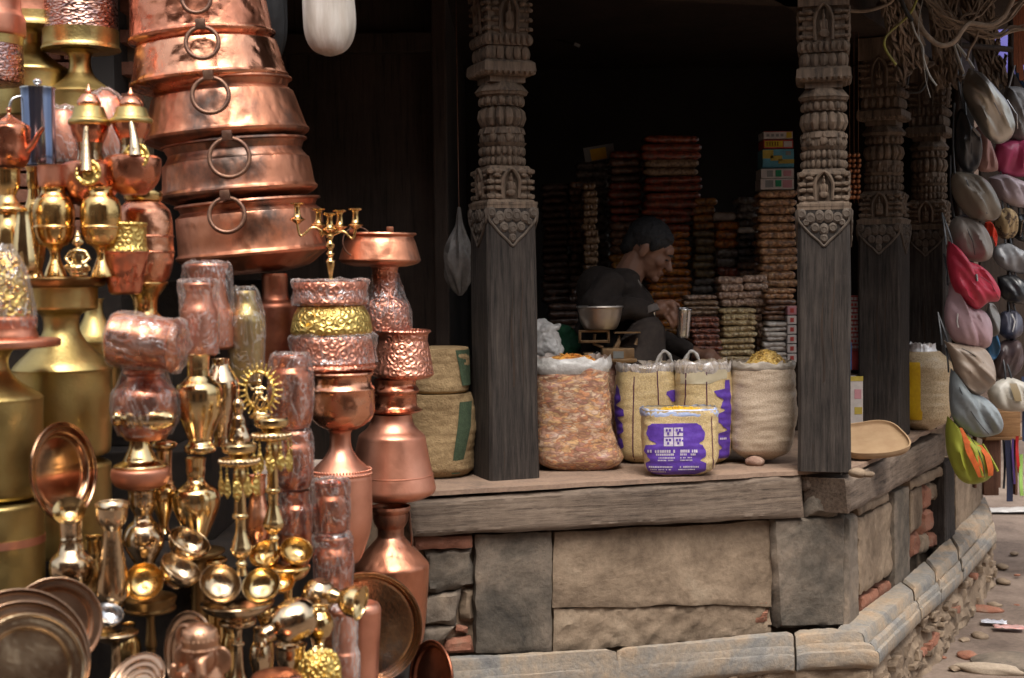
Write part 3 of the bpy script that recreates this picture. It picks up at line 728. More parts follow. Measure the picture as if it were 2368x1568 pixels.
def place_pillar(o, corner, th, label, zs=1.0, hw=.083, centre=None):
    t = math.radians(th)
    if centre is None:
        c = onz(*corner, FLZ); c = Vector((c.x, c.y, FLZ)) + Matrix.Rotation(t, 3, 'Z') @ Vector((hw, hw, 0))
    else: c = at(centre[0], centre[1], centre[2]); c.z = FLZ
    o.location = c; o.rotation_euler = (0, 0, t); o.scale = (1, 1, zs); o['label'] = label
pcs = [pil] + [copy_tree(pil) for _ in range(3)]
place_pillar(pcs[0], (1135, 1113), 21, 'carved timber pillar beside the jute sacks, nearest the copper stall')
place_pillar(pcs[1], (1846, 1090), -12.5, 'corner carved timber pillar standing between the white puffed-rice sack and the round tray', .985)
place_pillar(pcs[2], None, -28, 'carved timber pillar behind the round flat tray, third from the copper stall', .965, centre=(2044, 1000, 5.45))
place_pillar(pcs[3], None, -28, 'darkest and farthest carved pillar, partly hidden behind the hanging handbags', .96, centre=(2148, 980, 6.05))
# ---------------------------------------------------------------- display rack of the metal stall
rk = empty('display_rack', (-1.2, 3.2, 0), 'dark stepped wooden rack under the copper and brass wares', 'rack')
RACKM = cloth('rack_gap_shade', (.020, .014, .010), (.010, .007, .006), .95, 20, .5)  # near-black colour stands in for the shade in gaps between wares
def rbox(name, x0, x1, y0, y1, z0, z1):
    b = BM(); box(b, ((x0+x1)/2+1.2, (y0+y1)/2-3.2, (z0+z1)/2), (x1-x0, y1-y0, z1-z0), None, .004); link(name, b, RACKM, rk, 0)
rbox('tier', -1.9, -.62, 2.30, 3.98, .02, .58)
rbox('tier', -1.9, -.58, 3.06, 3.98, .58, .86)
rbox('tier', -1.9, -.74, 3.38, 3.98, .86, 1.08)
rbox('tier', -2.0, -.86, 3.50, 4.00, 1.08, 1.36)
rbox('tier', -2.0, -1.02, 3.62, 4.02, 1.36, 1.62)
rbox('tier', -2.0, -.56, 3.96, 4.06, 1.36, 1.50)
rbox('tier', -.62, -.28, 3.25, 3.98, .02, .50)
# ---------------------------------------------------------------- tall stack of copper cauldrons
def cauldron(cx, y_rim, y_sh, y_edge, y_bot, hr, he, ring, label, mat, Y=3.72, lean=-.075, lug=True):
    s = S(Y)
    pr = [(y_rim, hr), (y_rim+5, hr+1), (y_rim+9, hr-12), (y_rim+(y_sh-y_rim)*.6, hr-14), (y_sh, hr-4, 1), (y_sh+4, hr+1), (y_edge-10, he-3), (y_edge-2, he+3, 1), (y_edge+4, he+1, 1), (y_edge+12, he-10), (y_bot, he-45), (y_bot+10, he-100)]
    def ex(root, yb, s_, cxx):
        rx, ry, rr = ring
        ro = math.sqrt(max(0, (he*s)**2-((rx-cx)*s+.03)**2))+.010; P_ = at(rx, ry, Y-ro)-at(cx, yb, Y); b = BM(); c = Vector((P_.x-lean*P_.z*0, -ro, P_.z))
        ring_t(b, c, rr*s, 5.0*s, (.1, -1, .18), 32, 8)
        link('ring_handle', b, IRON, root, 60)
        b = BM(); top = c+Vector((0, .004, (rr+16)*s)); low = c+Vector((0, -.004, (rr-6)*s))
        box(b, (top+low)/2, (22*s, 10*s, (top-low).length), None, 2*s); link('lug', b, IRON, root, 40)
    return pot('copper_cauldron', label, 'cauldron', cx, Y, pr, mat, ax=(lean*-1*-1, -.03, 1), extra=ex, group='copper cauldrons stacked in a leaning tower', wob=.012, seg=72)
cauldron(462, -38, -14, 88, 112, 150, 164, (453, -6, 30), 'topmost copper cauldron of the tall leaning tower, cut by the top of the picture', CU)
cauldron(482, 84, 104, 188, 214, 158, 178, (468, 94, 35), 'bright hammered copper cauldron second in the tall leaning tower', CUB)
cauldron(520, 192, 220, 312, 340, 160, 186, (487, 214, 39), 'copper cauldron with broad glowing patch, third in the leaning tower', CUT)
cauldron(549, 330, 372, 444, 470, 166, 177, (531, 360, 43), 'smoke-stained copper cauldron, second from the bottom of the leaning tower', CUT)
cauldron(581, 466, 492, 586, 622, 165, 172, (527, 490, 38), 'lowest, widest copper cauldron of the tower, beside the brass candelabra', CUT)
# ---------------------------------------------------------------- back rows, upper left
ENG = metal('copper_lettered', (.66, .36, .25), (.38, .26, .26), .3, .1, 30, dark=(.20, .24, .34), thr=.56, bs_=.35, engr=35, stretch=2.2)
pot('copper_drum', 'copper drum on a brass-footed stand at the top left edge of the wares', 'drum', 77, 3.74, [(-60, 80, 1), (-58, 82), (38, 82), (40, 83, 1)], CUP, [('brass_band', [(36, 84), (56, 84), (62, 87), (68, 88, 1), (71, 40)], BRD)], open_=False)
pot('copper_drum', 'lettered copper drum with red and blue marks, just left of the cauldron tower', 'drum', 188, 3.72, [(-60, 80, 1), (-58, 82), (72, 83), (74, 84, 1)], ENG, [('brass_band', [(72, 85), (106, 85), (112, 88), (117, 89, 1), (120, 40)], BRD)], open_=False)
pot('brass_water_vessel', 'dull brass water vessel with narrow neck under the upper left copper drum', 'vessel', 77, 3.74, [(72, 44), (79, 26), (92, 22), (108, 23), (126, 34), (148, 60), (163, 84), (169, 88, 1), (178, 86), (270, 84), (276, 60)], BRD, open_=False)
pot('brass_water_vessel', 'dull brass water vessel with narrow neck under the lettered copper drum', 'vessel', 190, 3.70, [(121, 44), (128, 28), (142, 24), (158, 25), (176, 31), (198, 54), (214, 82), (219, 88, 1), (228, 86), (330, 84), (336, 60)], BRD, open_=False)
pot('copper_drum', 'engraved copper drum cut off by the left edge, brass band at its middle', 'drum', -28, 3.5, [(-30, 76), (30, 78, 1), (40, 84), (46, 86), (84, 86), (88, 82, 1)], CUP, [('brass_band', [(88, 81), (108, 80, 1)], BRD), ('engraved_body', [(108, 79, 1), (192, 79), (196, 70)], ENG)], open_=False)
pot('steel_jug', 'tall steel jug with painted-in blue reflections and knobbed lid at the upper left', 'jug', 92, 3.3, [(205, 39, 1), (208, 38), (300, 37), (380, 37), (385, 33)], metal('steel_blue_reflection', (.62, .66, .72), (.10, .17, .42), .16, .06, 9, dark=(.08, .08, .09), thr=.6, stretch=.03), [('lid', [(184, 4), (189, 10), (196, 9), (200, 4), (202, 20), (205, 40, 1), (208, 40)], STEEL)], open_=False,  # blue reflection streaks are painted into the steel's colour
    extra=lambda r, yb, s, cx: (lambda b: (tube(b, spl([((-34)*s, -10*s, (yb-225)*s), (-52*s, -22*s, (yb-235)*s), (-58*s, -24*s, (yb-270)*s), (-50*s, -18*s, (yb-310)*s), (-35*s, -8*s, (yb-320)*s)]), 3*s), link('handle', b, STEEL, r, 60)))(BM()))
def tea_spout(pts, rads, mat=BR):
    def ex(root, yb, s, cx):
        b = BM(); tube(b, spl([((x-cx)*s, d*s, (yb-y)*s) for x, y, d in pts], 5), [q*s for q in [rads[0]+(rads[-1]-rads[0])*k/(len(pts)*5-5) for k in range(len(pts)*5-4)]], 10)
        link('spout', b, mat, root, 60)
    return ex
pot('copper_teapot', 'small copper teapot with round knob at the left edge', 'teapot', 24, 3.1, [(292, 44), (300, 47), (330, 46), (365, 44), (384, 34), (388, 28)], CU, [('lid', [(250, 3), (254, 6), (259, 5), (264, 3), (274, 14), (286, 36), (292, 45, 1), (295, 45)], CUB)], open_=False, extra=tea_spout([(66, 350, -8), (82, 335, -10), (94, 315, -12), (106, 298, -12)], (9, 4), CU))
def ewer(cx, top, label, dx=0, sc_=1.0, sp=None):
    Y = 3.1; f = lambda y: top+(y-196)*sc_
    parts = [('finial', [(f(196), 1), (f(204), 4), (f(212), 8), (f(216), 5), (f(219), 14), (f(228), 22), (f(238), 27), (f(246), 25), (f(248), 24)], CUB),
             ('collar', [(f(248), 33), (f(262), 37), (f(274), 41, 1), (f(278), 47), (f(286), 48), (f(291), 44, 1)], BRD),
             ('cup', [(f(291), 43), (f(306), 40), (f(330), 30, 1)], CU),
             ('neck', [(f(330), 29), (f(350), 27), (f(372), 30, 1)], BRS)]
    def ex(root, yb, s, cxx):
        tea_spout(sp, (5, 15), BRS)(root, yb, s, cxx)
        x, y, d = sp[-1]
        b = BM(); q = Vector((0, 0, 1)).rotation_difference(Vector((0, -1, .1)))
        lathe(b, [(-.004, .3*s), (-.004, 29*s), (0, 30*s), (.003, 26*s), (.0, 18*s), (.006, .3*s)], 30, 0)
        o = link('rosette', b, BRE, root, 40); o.rotation_mode = 'QUATERNION'; o.rotation_quaternion = q; o.location = ((x-cxx)*s, (d+8)*s, (yb-y)*s)
    return pot('copper_ewer', label, 'ewer', cx, Y, [(f(370), 30), (f(376), 56), (f(382), 64, 1), (f(390), 65), (f(415), 64), (f(440), 58), (f(462), 44), (f(476), 28)], CU, parts, open_=False, extra=ex)
ewer(212, 198, 'copper ewer with pointed lid and long pale brass spout, left of its twin', sp=[(218, 300, -46), (219, 335, -52), (222, 375, -62), (224, 404, -70)])
ewer(308, 206, 'copper ewer with pointed lid and silvery spout, next to the cauldron tower', sc_=.87, sp=[(318, 288, -40), (323, 312, -44), (328, 340, -52), (330, 366, -56)])
pot('wrapped_pot', 'plastic-wrapped dusky copper pot behind the left ewer', 'pot', 248, 3.5, [(212, 8), (235, 34), (280, 50), (360, 56), (370, 40)], CUP, wrap=[(204, 10), (228, 40), (282, 58), (372, 62)], open_=False)
pot('wrapped_pot', 'plastic-wrapped round copper pot between the steel jug and left ewer', 'pot', 150, 3.48, [(255, 16), (262, 26), (300, 38), (370, 42), (376, 30)], CUP, wrap=[(246, 20), (256, 32), (300, 44), (378, 46)], open_=False)
pot('copper_barrel', 'shiny ribbed copper barrel pot under the right ewer', 'pot', 338, 3.22, [(468, 40), (476, 48), (490, 60), (512, 64), (545, 65, 1), (548, 68), (551, 65, 1), (581, 66, 1), (584, 69), (587, 66, 1), (612, 64), (640, 56), (651, 50)], CUB, [('brass_lid', [(444, 42), (448, 44), (464, 42), (468, 36)], BRG), ('brass_base', [(651, 48), (655, 52), (666, 46), (690, 30), (722, 28), (740, 46)], BRG)], open_=False)
pot('copper_bucket', 'copper bucket with greenish brass band, right of the brass goblets', 'bucket', 290, 3.10, [(580, 55, 1), (584, 56), (588, 54), (672, 37), (678, 34), (681, 28)], CU, [('brass_band', [(516, 52), (520, 54), (524, 51), (572, 51), (578, 55), (582, 56)], BRE)])
pot('copper_cup', 'plain copper cup standing over the left brass goblet', 'cup', 126, 3.1, [(384, 38), (387, 37), (420, 36), (433, 33), (438, 26)], CUP)
# ---------------------------------------------------------------- brass row on the plate
pot('brass_vase', 'slim brass vase with ringed waist at the far left edge', 'vase', 24, 3.0, [(392, 32), (398, 22), (425, 14), (452, 16), (470, 24), (480, 38), (486, 42), (492, 38), (498, 22), (525, 32), (575, 42), (620, 40), (642, 26), (650, 30)], BRG)
pot('brass_vase', 'tall flaring brass vase second from the left edge', 'vase', 58, 2.94, [(490, 15), (500, 15), (520, 18), (570, 25), (605, 29), (625, 26), (636, 18), (644, 22)], BR)
pot('brass_vase', 'dark gold brass vase squeezed behind the left goblet', 'vase', 84, 3.14, [(388, 18), (410, 12), (455, 14), (485, 22), (520, 25), (590, 22), (630, 14), (642, 20)], BRG)
GOB = lambda c: [(434, 30), (440, 27), (450, 29), (462, 40), (480, 46), (505, 47), (522, 45, 1), (526, 48), (531, 46, 1), (548, 42), (564, 34), (572, 20), (584, 12), (598, 12), (612, 17), (628, 23), (640, 26), (642, 24)]
pot('brass_goblet', 'shiny brass goblet on the broad plate, under the copper cup', 'goblet', 129, 3.06, GOB(0), BRG)
pot('brass_goblet', 'shiny brass goblet on the broad plate, in front of the left ewer', 'goblet', 237, 3.06, GOB(0), BRG)
fg = empty('brass_figurine', at(182, 641, 3.0), 'small seated brass figurine between the two goblets', 'figurine')
s = S(3.0)
blob('body', [('e', (0, 0, 6*s), (22*s, 16*s, 7*s)), ('e', (0, 0, 16*s), (27*s, 17*s, 9*s)), ('e', (0, 0, 22*s), (28*s, 14*s, 6*s)), ('e', (0, 0, 42*s), (16*s, 11*s, 22*s)), ('t', [(-16*s, 0, 58*s), (-27*s, -4*s, 42*s), (-14*s, -14*s, 30*s)], [6*s, 5*s, 4*s]), ('t', [(16*s, 0, 58*s), (27*s, -4*s, 42*s), (14*s, -14*s, 30*s)], [6*s, 5*s, 4*s]),
              ('t', [(-26*s, -8*s, 24*s), (0, -17*s, 20*s), (22*s, -10*s, 24*s)], 6*s), ('e', (0, 0, 60*s), (18*s, 10*s, 7*s)), ('e', (0, 0, 70*s), 5*s), ('e', (0, -1*s, 82*s), (11*s, 10*s, 12*s)), ('e', (0, 0, 95*s), (8*s, 8*s, 6*s)), ('e', (0, 0, 102*s), (4*s, 4*s, 7*s)), ('e', (-11*s, 0, 80*s), (3*s, 3*s, 6*s)), ('e', (11*s, 0, 80*s), (3*s, 3*s, 6*s)), ('e', (0, -11*s, 80*s), (2*s, 3*s, 3*s))], BR, fg, .0022, 2)
pot('brass_vessel', 'large brass vessel with flat plate-like top that carries the goblets', 'vessel', 150, 3.1, [(716, 78, 1), (720, 56), (728, 44), (745, 40), (765, 42), (790, 56), (815, 80), (835, 101), (846, 110), (851, 113, 1), (858, 111), (920, 110), (1000, 106), (1046, 102), (1052, 92)], BRD,
    [('plate', [(639, 96, 1), (641, 106), (645, 107), (652, 104), (662, 96), (664, 70, 1)], BRK), ('basin', [(660, 86), (664, 84), (700, 82), (714, 80), (718, 60)], BRD)], open_=False, seg=72)
pot('brass_vessel', 'brass drum-shaped vessel lowest of its stack behind the oval tray', 'vessel', 160, 3.1, [(1054, 60), (1066, 94), (1072, 100), (1080, 100), (1268, 96), (1280, 88)], BRD, open_=False, seg=64)
pot('brass_vessel', 'large brass vessel with narrow neck at the left edge, above the lowest drum', 'vessel', -10, 2.86, [(806, 50), (816, 42), (832, 36), (856, 40), (882, 62), (900, 88), (912, 106), (919, 113, 1), (926, 112), (1050, 109), (1138, 105), (1148, 96)], BRD, open_=False, seg=72)
pot('brass_vessel', 'brass drum with reddish band at the left edge, above the stacked plates', 'vessel', -8, 2.86, [(1150, 80), (1158, 108), (1164, 112), (1172, 112), (1366, 108), (1376, 98)], BRD, [('copper_band', [(1236, 112.5, 1), (1254, 112.5, 1)], CUP)], open_=False, seg=64)
pot('copper_tray', 'flat copper tray under the wrapped statuette at the left edge', 'tray', 0, 2.86, [(784, 128, 1), (786, 134), (792, 135), (802, 132), (806, 60)], CUP, open_=False, seg=60)
def lumps(pr, yb, s, mat, name, root, n=60, r=4, hw=1.0):
    b = BM()
    for k in range(n):
        i = random.randrange(len(pr)-1); t = random.random(); y = pr[i][0]*(1-t)+pr[i+1][0]*t; q = (pr[i][1]*(1-t)+pr[i+1][1]*t)*hw
        a = random.uniform(-math.pi*.95, -.05*math.pi); rr = r*random.uniform(.5, 1.3)*s
        ball(b, (q*s*math.cos(a), q*s*math.sin(a), (yb-y)*s), (rr, rr, rr*1.3), 7)
    return link(name, b, mat, root, 60)
WS = [(590, 12), (600, 24), (625, 34), (660, 42), (700, 50), (730, 54)]
pot('wrapped_statuette', 'ornate gilt statuette in a clear bag at the left edge', 'statuette', 22, 2.86, WS+[(734, 50)], BRE, [('base', [(732, 56), (738, 62), (760, 60), (778, 64), (784, 64)], CUP)], wrap=[(566, 12), (590, 30), (640, 48), (700, 60), (750, 64), (770, 58)], open_=False, extra=lambda r, yb, s, cx: lumps(WS, yb, s, BRG, 'ornament', r, 70, 6))
pot('brass_water_vessel', 'yellow brass water vessel half hidden behind the broad plate', 'vessel', 222, 3.42, [(690, 24), (700, 20), (728, 22), (752, 34), (775, 50), (790, 56, 1), (800, 55), (900, 54), (910, 40)], BRD, open_=False)
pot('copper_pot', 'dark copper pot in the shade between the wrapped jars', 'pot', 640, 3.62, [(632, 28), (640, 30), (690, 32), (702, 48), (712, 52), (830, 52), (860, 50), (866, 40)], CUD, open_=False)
# ---------------------------------------------------------------- wrapped wares
pot('wrapped_pot', 'plastic-wrapped copper cylinder lying on its side', 'pot', 338, 2.86, [(708, 48), (716, 60), (722, 64, 1), (728, 58), (850, 60), (868, 60), (874, 50)], CUB, ax=(1, -.1, -.12), wrap=[(700, 40), (706, 62), (716, 66), (740, 62), (800, 68), (860, 66), (880, 44)], open_=False)
pot('wrapped_pot', 'plastic-wrapped copper jar with loose bag flap, left of its taller twin', 'pot', 463, 3.04, [(654, 34), (658, 36), (672, 30), (700, 34), (714, 40), (720, 42, 1), (816, 42), (822, 36)], CUP, wrap=[(645, 42), (652, 50), (690, 46), (715, 47), (818, 45)])
pot('wrapped_pot', 'taller plastic-wrapped copper jar behind, below the lowest cauldron', 'pot', 482, 3.26, [(610, 48), (616, 50), (640, 42), (690, 46), (712, 52), (722, 58, 1), (800, 58), (808, 48)], CUP, wrap=[(604, 48), (614, 58), (660, 62), (720, 63), (800, 60)])
pot('wrapped_pot', 'plastic-wrapped brass jar with sloping shoulders', 'jar', 572, 3.3, [(672, 22), (678, 24), (700, 26), (725, 38), (742, 42, 1), (750, 42), (845, 38), (880, 34), (890, 26)], BRD, wrap=[(662, 24), (670, 30), (700, 38), (742, 46), (840, 42), (880, 36)])
pot('wrapped_pot', 'round plastic-wrapped copper pot under the lying cylinder', 'pot', 337, 2.92, [(854, 44), (862, 46), (870, 38), (884, 50), (904, 68), (940, 73), (985, 66), (1010, 50), (1016, 44)], CU, wrap=[(846, 46), (862, 54), (890, 64), (910, 78), (960, 79), (1005, 62)], open_=False)
pot('wrapped_pot', 'plastic-wrapped copper cup, top of the column beside the oval idol', 'cup', 674, 3.16, [(822, 40), (828, 41), (848, 40), (860, 48), (872, 51, 1), (955, 50), (978, 44), (990, 36)], CU, wrap=[(815, 40), (822, 46), (860, 53), (950, 54), (990, 42)])
pot('wrapped_pot', 'plastic-wrapped copper cup, middle of the column beside the oval idol', 'cup', 682, 3.16, [(994, 34), (1002, 38), (1020, 36), (1034, 42), (1046, 43), (1108, 41), (1128, 33)], CU, wrap=[(990, 36), (1000, 43), (1040, 47), (1108, 45), (1130, 37)])
pot('wrapped_pot', 'copper jar, lowest of the column beside the oval idol, bag slipped down', 'jar', 684, 3.16, [(1132, 36), (1138, 34), (1158, 30), (1172, 38), (1180, 40, 1), (1290, 36), (1304, 28)], CU, wrap=[(1134, 38), (1160, 38), (1178, 43), (1230, 41)])
pot('wrapped_pot', 'small plastic-wrapped copper cup, top of the narrow front column', 'cup', 768, 3.1, [(1112, 38), (1118, 38), (1128, 30), (1144, 34), (1156, 40), (1222, 36), (1230, 30)], CU, wrap=[(1104, 42), (1112, 46), (1150, 46), (1220, 42), (1232, 40)])
pot('wrapped_pot', 'small plastic-wrapped copper jar, middle of the narrow front column', 'jar', 772, 3.1, [(1236, 40), (1242, 42), (1256, 36), (1270, 42), (1280, 46, 1), (1370, 44), (1396, 36), (1404, 30)], CU, wrap=[(1230, 44), (1240, 49), (1270, 47), (1300, 50), (1396, 43)])
pot('wrapped_pot', 'small plastic-wrapped copper cup, bottom of the narrow front column', 'cup', 800, 3.0, [(1404, 30), (1410, 32), (1426, 28), (1500, 28), (1510, 32), (1600, 30), (1610, 24)], CUP, wrap=[(1400, 32), (1420, 33), (1495, 31), (1515, 36), (1600, 34)])
# ---------------------------------------------------------------- polished brass, middle
pot('brass_urn', 'big mirror-bright brass urn with tall neck in the middle of the brass', 'urn', 463, 2.98, [(818, 29), (824, 27), (846, 25), (868, 26, 1), (872, 30), (878, 36), (888, 48), (902, 54), (930, 54), (965, 46), (1000, 33), (1018, 27), (1026, 30), (1032, 36), (1042, 36), (1048, 30)], BR, seg=64)
pot('brass_urn', 'brass urn half hidden right behind the big bright urn', 'urn', 514, 3.18, [(828, 22), (840, 20), (850, 24), (862, 32), (884, 43), (925, 43), (975, 32), (1010, 22), (1030, 26)], BRS)
pot('brass_urn', 'lower polished brass urn directly under the big bright urn', 'urn', 463, 2.98, [(1050, 25), (1060, 23), (1100, 20), (1112, 30), (1124, 48), (1145, 55), (1170, 52), (1210, 36), (1238, 24), (1250, 22), (1262, 32), (1268, 30)], BR, [('dish', [(1266, 62), (1272, 63), (1280, 50), (1290, 20), (1330, 14), (1400, 16), (1560, 30)], BRK)], seg=56)
pot('brass_pitcher', 'small dark brass pitcher between the big urn and the oval idol', 'pitcher', 553, 3.02, [(922, 8), (930, 13), (940, 15), (950, 12), (958, 10), (968, 15), (985, 17), (998, 22), (1014, 27), (1028, 22), (1034, 26)], BRS, open_=False)
# idol with a halo of flames
idl = empty('oval_idol', at(602, 966, 3.0), 'brass dancing idol inside an oval ring of flames on a round stand', 'idol'); s = S(3.0)
b = BM(); ring_t(b, (0, 0, 64*s), 44*s, 4*s, (-.15, -1, 0), 44, 8, .74)
for k in range(26):
    a = 2*math.pi*k/26; p = Vector((math.cos(a)*44*.74*s, .15*math.cos(a)*8*s, 64*s+math.sin(a)*44*s)); d = Vector((math.cos(a)*.74, 0, math.sin(a))).normalized()
    q = b.verts
    r = bmesh.ops.create_cone(b, segments=6, radius1=4.2*s, radius2=.6*s, depth=17*s); T = Matrix.Translation(p+d*9*s) @ Vector((0, 0, 1)).rotation_difference(d).to_matrix().to_4x4(); bmesh.ops.transform(b, matrix=T, verts=r['verts'])
    ball(b, p+d*18*s, 2.4*s, 6)
link('flame_ring', b, BRE, idl, 40)
blob('figure', [('e', (0, 0, 62*s), (8*s, 7*s, 12*s)), ('e', (0, 0, 47*s), (9*s, 7*s, 8*s)), ('e', (0, -1*s, 82*s), (6*s, 6*s, 8*s)), ('e', (0, 0, 93*s), (4*s, 4*s, 9*s)), ('t', [(-6*s, 0, 70*s), (-18*s, -3*s, 66*s), (-24*s, -3*s, 78*s)], [4*s, 3*s, 2.4*s]), ('t', [(6*s, 0, 70*s), (18*s, -3*s, 66*s), (24*s, -3*s, 80*s)], [4*s, 3*s, 2.4*s]), ('t', [(-5*s, -2*s, 68*s), (-8*s, -8*s, 56*s), (8*s, -10*s, 58*s)], [3.4*s, 3*s, 2.4*s]),
                ('t', [(-4*s, 0, 46*s), (-10*s, -2*s, 30*s), (-5*s, 0, 12*s), (-9*s, -3*s, 9*s)], [6*s, 5*s, 3.4*s, 3*s]), ('t', [(4*s, 0, 46*s), (14*s, -6*s, 40*s), (6*s, -9*s, 26*s), (0, -10*s, 22*s)], [6*s, 5*s, 3.6*s, 3*s]), ('e', (0, 0, 8*s), (20*s, 9*s, 7*s)), ('t', [(-14*s, 2*s, 14*s), (-18*s, 2*s, 40*s), (-13*s, 2*s, 56*s)], 2.4*s), ('t', [(14*s, 2*s, 14*s), (19*s, 2*s, 34*s), (15*s, 2*s, 52*s)], 2.4*s)], BR, idl, .0018, 1)
b = BM(); lathe(b, [(9*s, 20*s), (7*s, 24*s), (2*s, 26*s), (-.0, 24*s)], 32, 0); link('base', b, BR, idl, 40)
def candle(cx, Y, yt, label, cup=True):
    s = S(Y); f = lambda y: yt+(y-1023)
    def ex(root, yb, s_, cxx):
        b = BM()
        for k in range(26):
            a = 2*math.pi*k/26; ball(b, (45*s*math.cos(a), 45*s*math.sin(a), (yb-f(1062))*s), (4.2*s, 4.2*s, 5.5*s), 8)
        link('bead_ring', b, BRS, root, 60)
        for k in range(11):
            a = 2*math.pi*(k+.35)/11; R = 44*s; x = R*math.cos(a); y = R*math.sin(a)
            z0 = (yb-f(1076))*s; L = random.uniform(50, 66)*s
            b = BM(); tube(b, [(x, y, z0+4*s), (x, y, z0-8*s)], 1.2*s, 5)
            ang = a+random.uniform(-.5, .5); u = Vector((-math.sin(ang), math.cos(ang), 0)); nn = Vector((math.cos(ang), math.sin(ang), 0))
            for (dz, w_) in ((-12, 4.5), (-22, 8)): ball(b, Vector((x, y, z0+dz*s)), (3.4*s, 3.4*s, 3.4*s), 6)
            V = []
            pr = [(0, 2), (.2, 8), (.45, 11), (.62, 9), (.72, 10), (.86, 5), (1, .6)]
            for t, w_ in pr: V.append([b.verts.new(Vector((x, y, z0-24*s-L*t*.8)) + u*w_*s*q + nn*(h*s)) for q, h in ((-1, 0), (0, 2.2), (1, 0), (0, -2.2))])
            for i in range(len(V)-1):
                for j in range(4): b.faces.new((V[i][j], V[i][(j+1) % 4], V[i+1][(j+1) % 4], V[i+1][j]))
            b.faces.new(V[0][::-1]); b.faces.new(V[-1])
            link('pendant', b, BRE, root, 30)
    return pot('brass_candle_stand', label, 'candle stand', cx, Y, [(f(1052), 20), (f(1055), 42), (f(1060), 45), (f(1068), 45), (f(1072), 40), (f(1077), 14), (f(1095), 15), (f(1128), 12), (f(1184), 14, 1), (f(1188), 18), (f(1194), 18), (f(1198), 12, 1), (f(1225), 12), (f(1256), 21), (f(1268), 25), (f(1280), 22), (f(1294), 9), (f(1304), 13), (f(1310), 10), (f(1330), 14)], BR,
        [('candle_cup', [(f(1022), 38, 1), (f(1025), 40), (f(1040), 38), (f(1046), 26), (f(1052), 22)], BR)], open_=False, extra=ex)
candle(559, 2.82, 1023, 'front brass candle stand with beaded drip ring and hanging leaf pendants')
candle(634, 2.92, 964, 'rear brass candle stand with leaf pendants, under the oval idol')
# dishes with bowls
def dish(cx, Y, pr, label, mat=BRS): return pot('pedestal_dish', label, 'dish', cx, Y, pr, mat, open_=False, seg=56)
dish(553, 2.84, [(1378, 40, 1), (1384, 74), (1388, 85), (1393, 84), (1406, 74), (1416, 52), (1424, 34), (1430, 42), (1440, 42), (1446, 22), (1454, 11), (1480, 10), (1484, 15), (1489, 15), (1493, 10), (1556, 14), (1590, 28), (1600, 34)], 'wide brass pedestal dish that carries the two front bowls')
dish(352, 2.84, [(1366, 30, 1), (1372, 52), (1376, 60), (1382, 60), (1398, 56), (1402, 60), (1408, 56), (1414, 14), (1460, 11), (1490, 14), (1500, 10), (1540, 14), (1600, 32)], 'brass pedestal dish under the gold bowl', BRK)
dish(668, 2.94, [(1298, 30, 1), (1303, 48), (1308, 53), (1314, 52), (1332, 40), (1344, 16), (1352, 11), (1420, 10), (1470, 24)], 'gold brass pedestal dish behind the front bowls', BRG)
dish(270, 2.72, [(1452, 30, 1), (1456, 50), (1460, 54), (1466, 50), (1478, 34), (1486, 13), (1520, 11), (1560, 15), (1600, 34)], 'small low brass dish beside the stacked plates', BRS)
BSH = 'little polished puja bowls on the pedestal dishes'
bowl('brass_bowl', 'left of the two bright bowls on the wide pedestal dish', 510, 1348, 49, (.42, -.72, .62), 2.78, BRS, group=BSH)
bowl('brass_bowl', 'right of the two bright bowls on the wide pedestal dish, mirror white inside', 604, 1352, 45, (-.10, -.74, .64), 2.76, BR, group=BSH)
bowl('brass_bowl', 'golden bowl resting right behind the front candle stand', 612, 1279, 38, (-.15, -.62, .74), 2.93, BRG, group=BSH)
bowl('brass_bowl', 'golden bowl tilted to the right, rearmost by the copper jar', 686, 1271, 38, (.32, -.55, .74), 2.92, BRG, group=BSH)
bowl('brass_bowl', 'small golden bowl half hidden behind the mirror-white bowl', 650, 1342, 32, (.3, -.6, .7), 2.88, BRG, group=BSH)
bowl('brass_bowl', 'gold-lined bowl facing the viewer, left of the tilted pair', 332, 1345, 46, (.06, -.86, .5), 2.77, BRG, group=BSH)
bowl('brass_bowl', 'upper of two bowls tilted on their side with engraved rims', 440, 1250, 50, (.50, -.26, .82), 2.86, BRS, deep=.8, group=BSH)
bowl('brass_bowl', 'lower of two bowls tilted on their side with engraved rims', 420, 1312, 50, (.56, -.22, .80), 2.80, BRS, deep=.8, group=BSH)
bowl('brass_bowl', 'small silvery bowl on the low dish beside the plates', 252, 1418, 34, (.36, -.40, .85), 2.68, STEEL, group=BSH)
# vases, left front
pot('brass_canister', 'dark brass canister in the gap behind the two bright bowls', 'canister', 486, 3.06, [(1286, 44), (1292, 46), (1300, 42), (1380, 42), (1384, 45), (1390, 42), (1540, 42), (1560, 38)], BRG)
pot('brass_vase', 'coppery brass vase glimpsed between the two candle stands', 'vase', 598, 3.04, [(1096, 22), (1102, 20), (1130, 15), (1160, 20), (1195, 28), (1230, 26), (1262, 16), (1274, 20)], CUB)
pot('brass_vase', 'small brass vase in the shade right of the wide pedestal dish stem', 'vase', 604, 2.96, [(1448, 18), (1454, 16), (1470, 12), (1492, 22), (1520, 26), (1556, 18), (1590, 20)], BRS)
pot('brass_vase', 'small brass vase in the shade between statue and wide pedestal dish', 'vase', 536, 3.0, [(1424, 16), (1430, 14), (1452, 11), (1474, 20), (1504, 24), (1540, 16), (1566, 18)], BRG)
pot('brass_pot', 'dim brass pot low in the gap left of the nested dark plates', 'pot', 300, 2.98, [(1438, 18), (1444, 16), (1458, 13), (1480, 26), (1510, 28), (1544, 18), (1560, 20)], BRG)
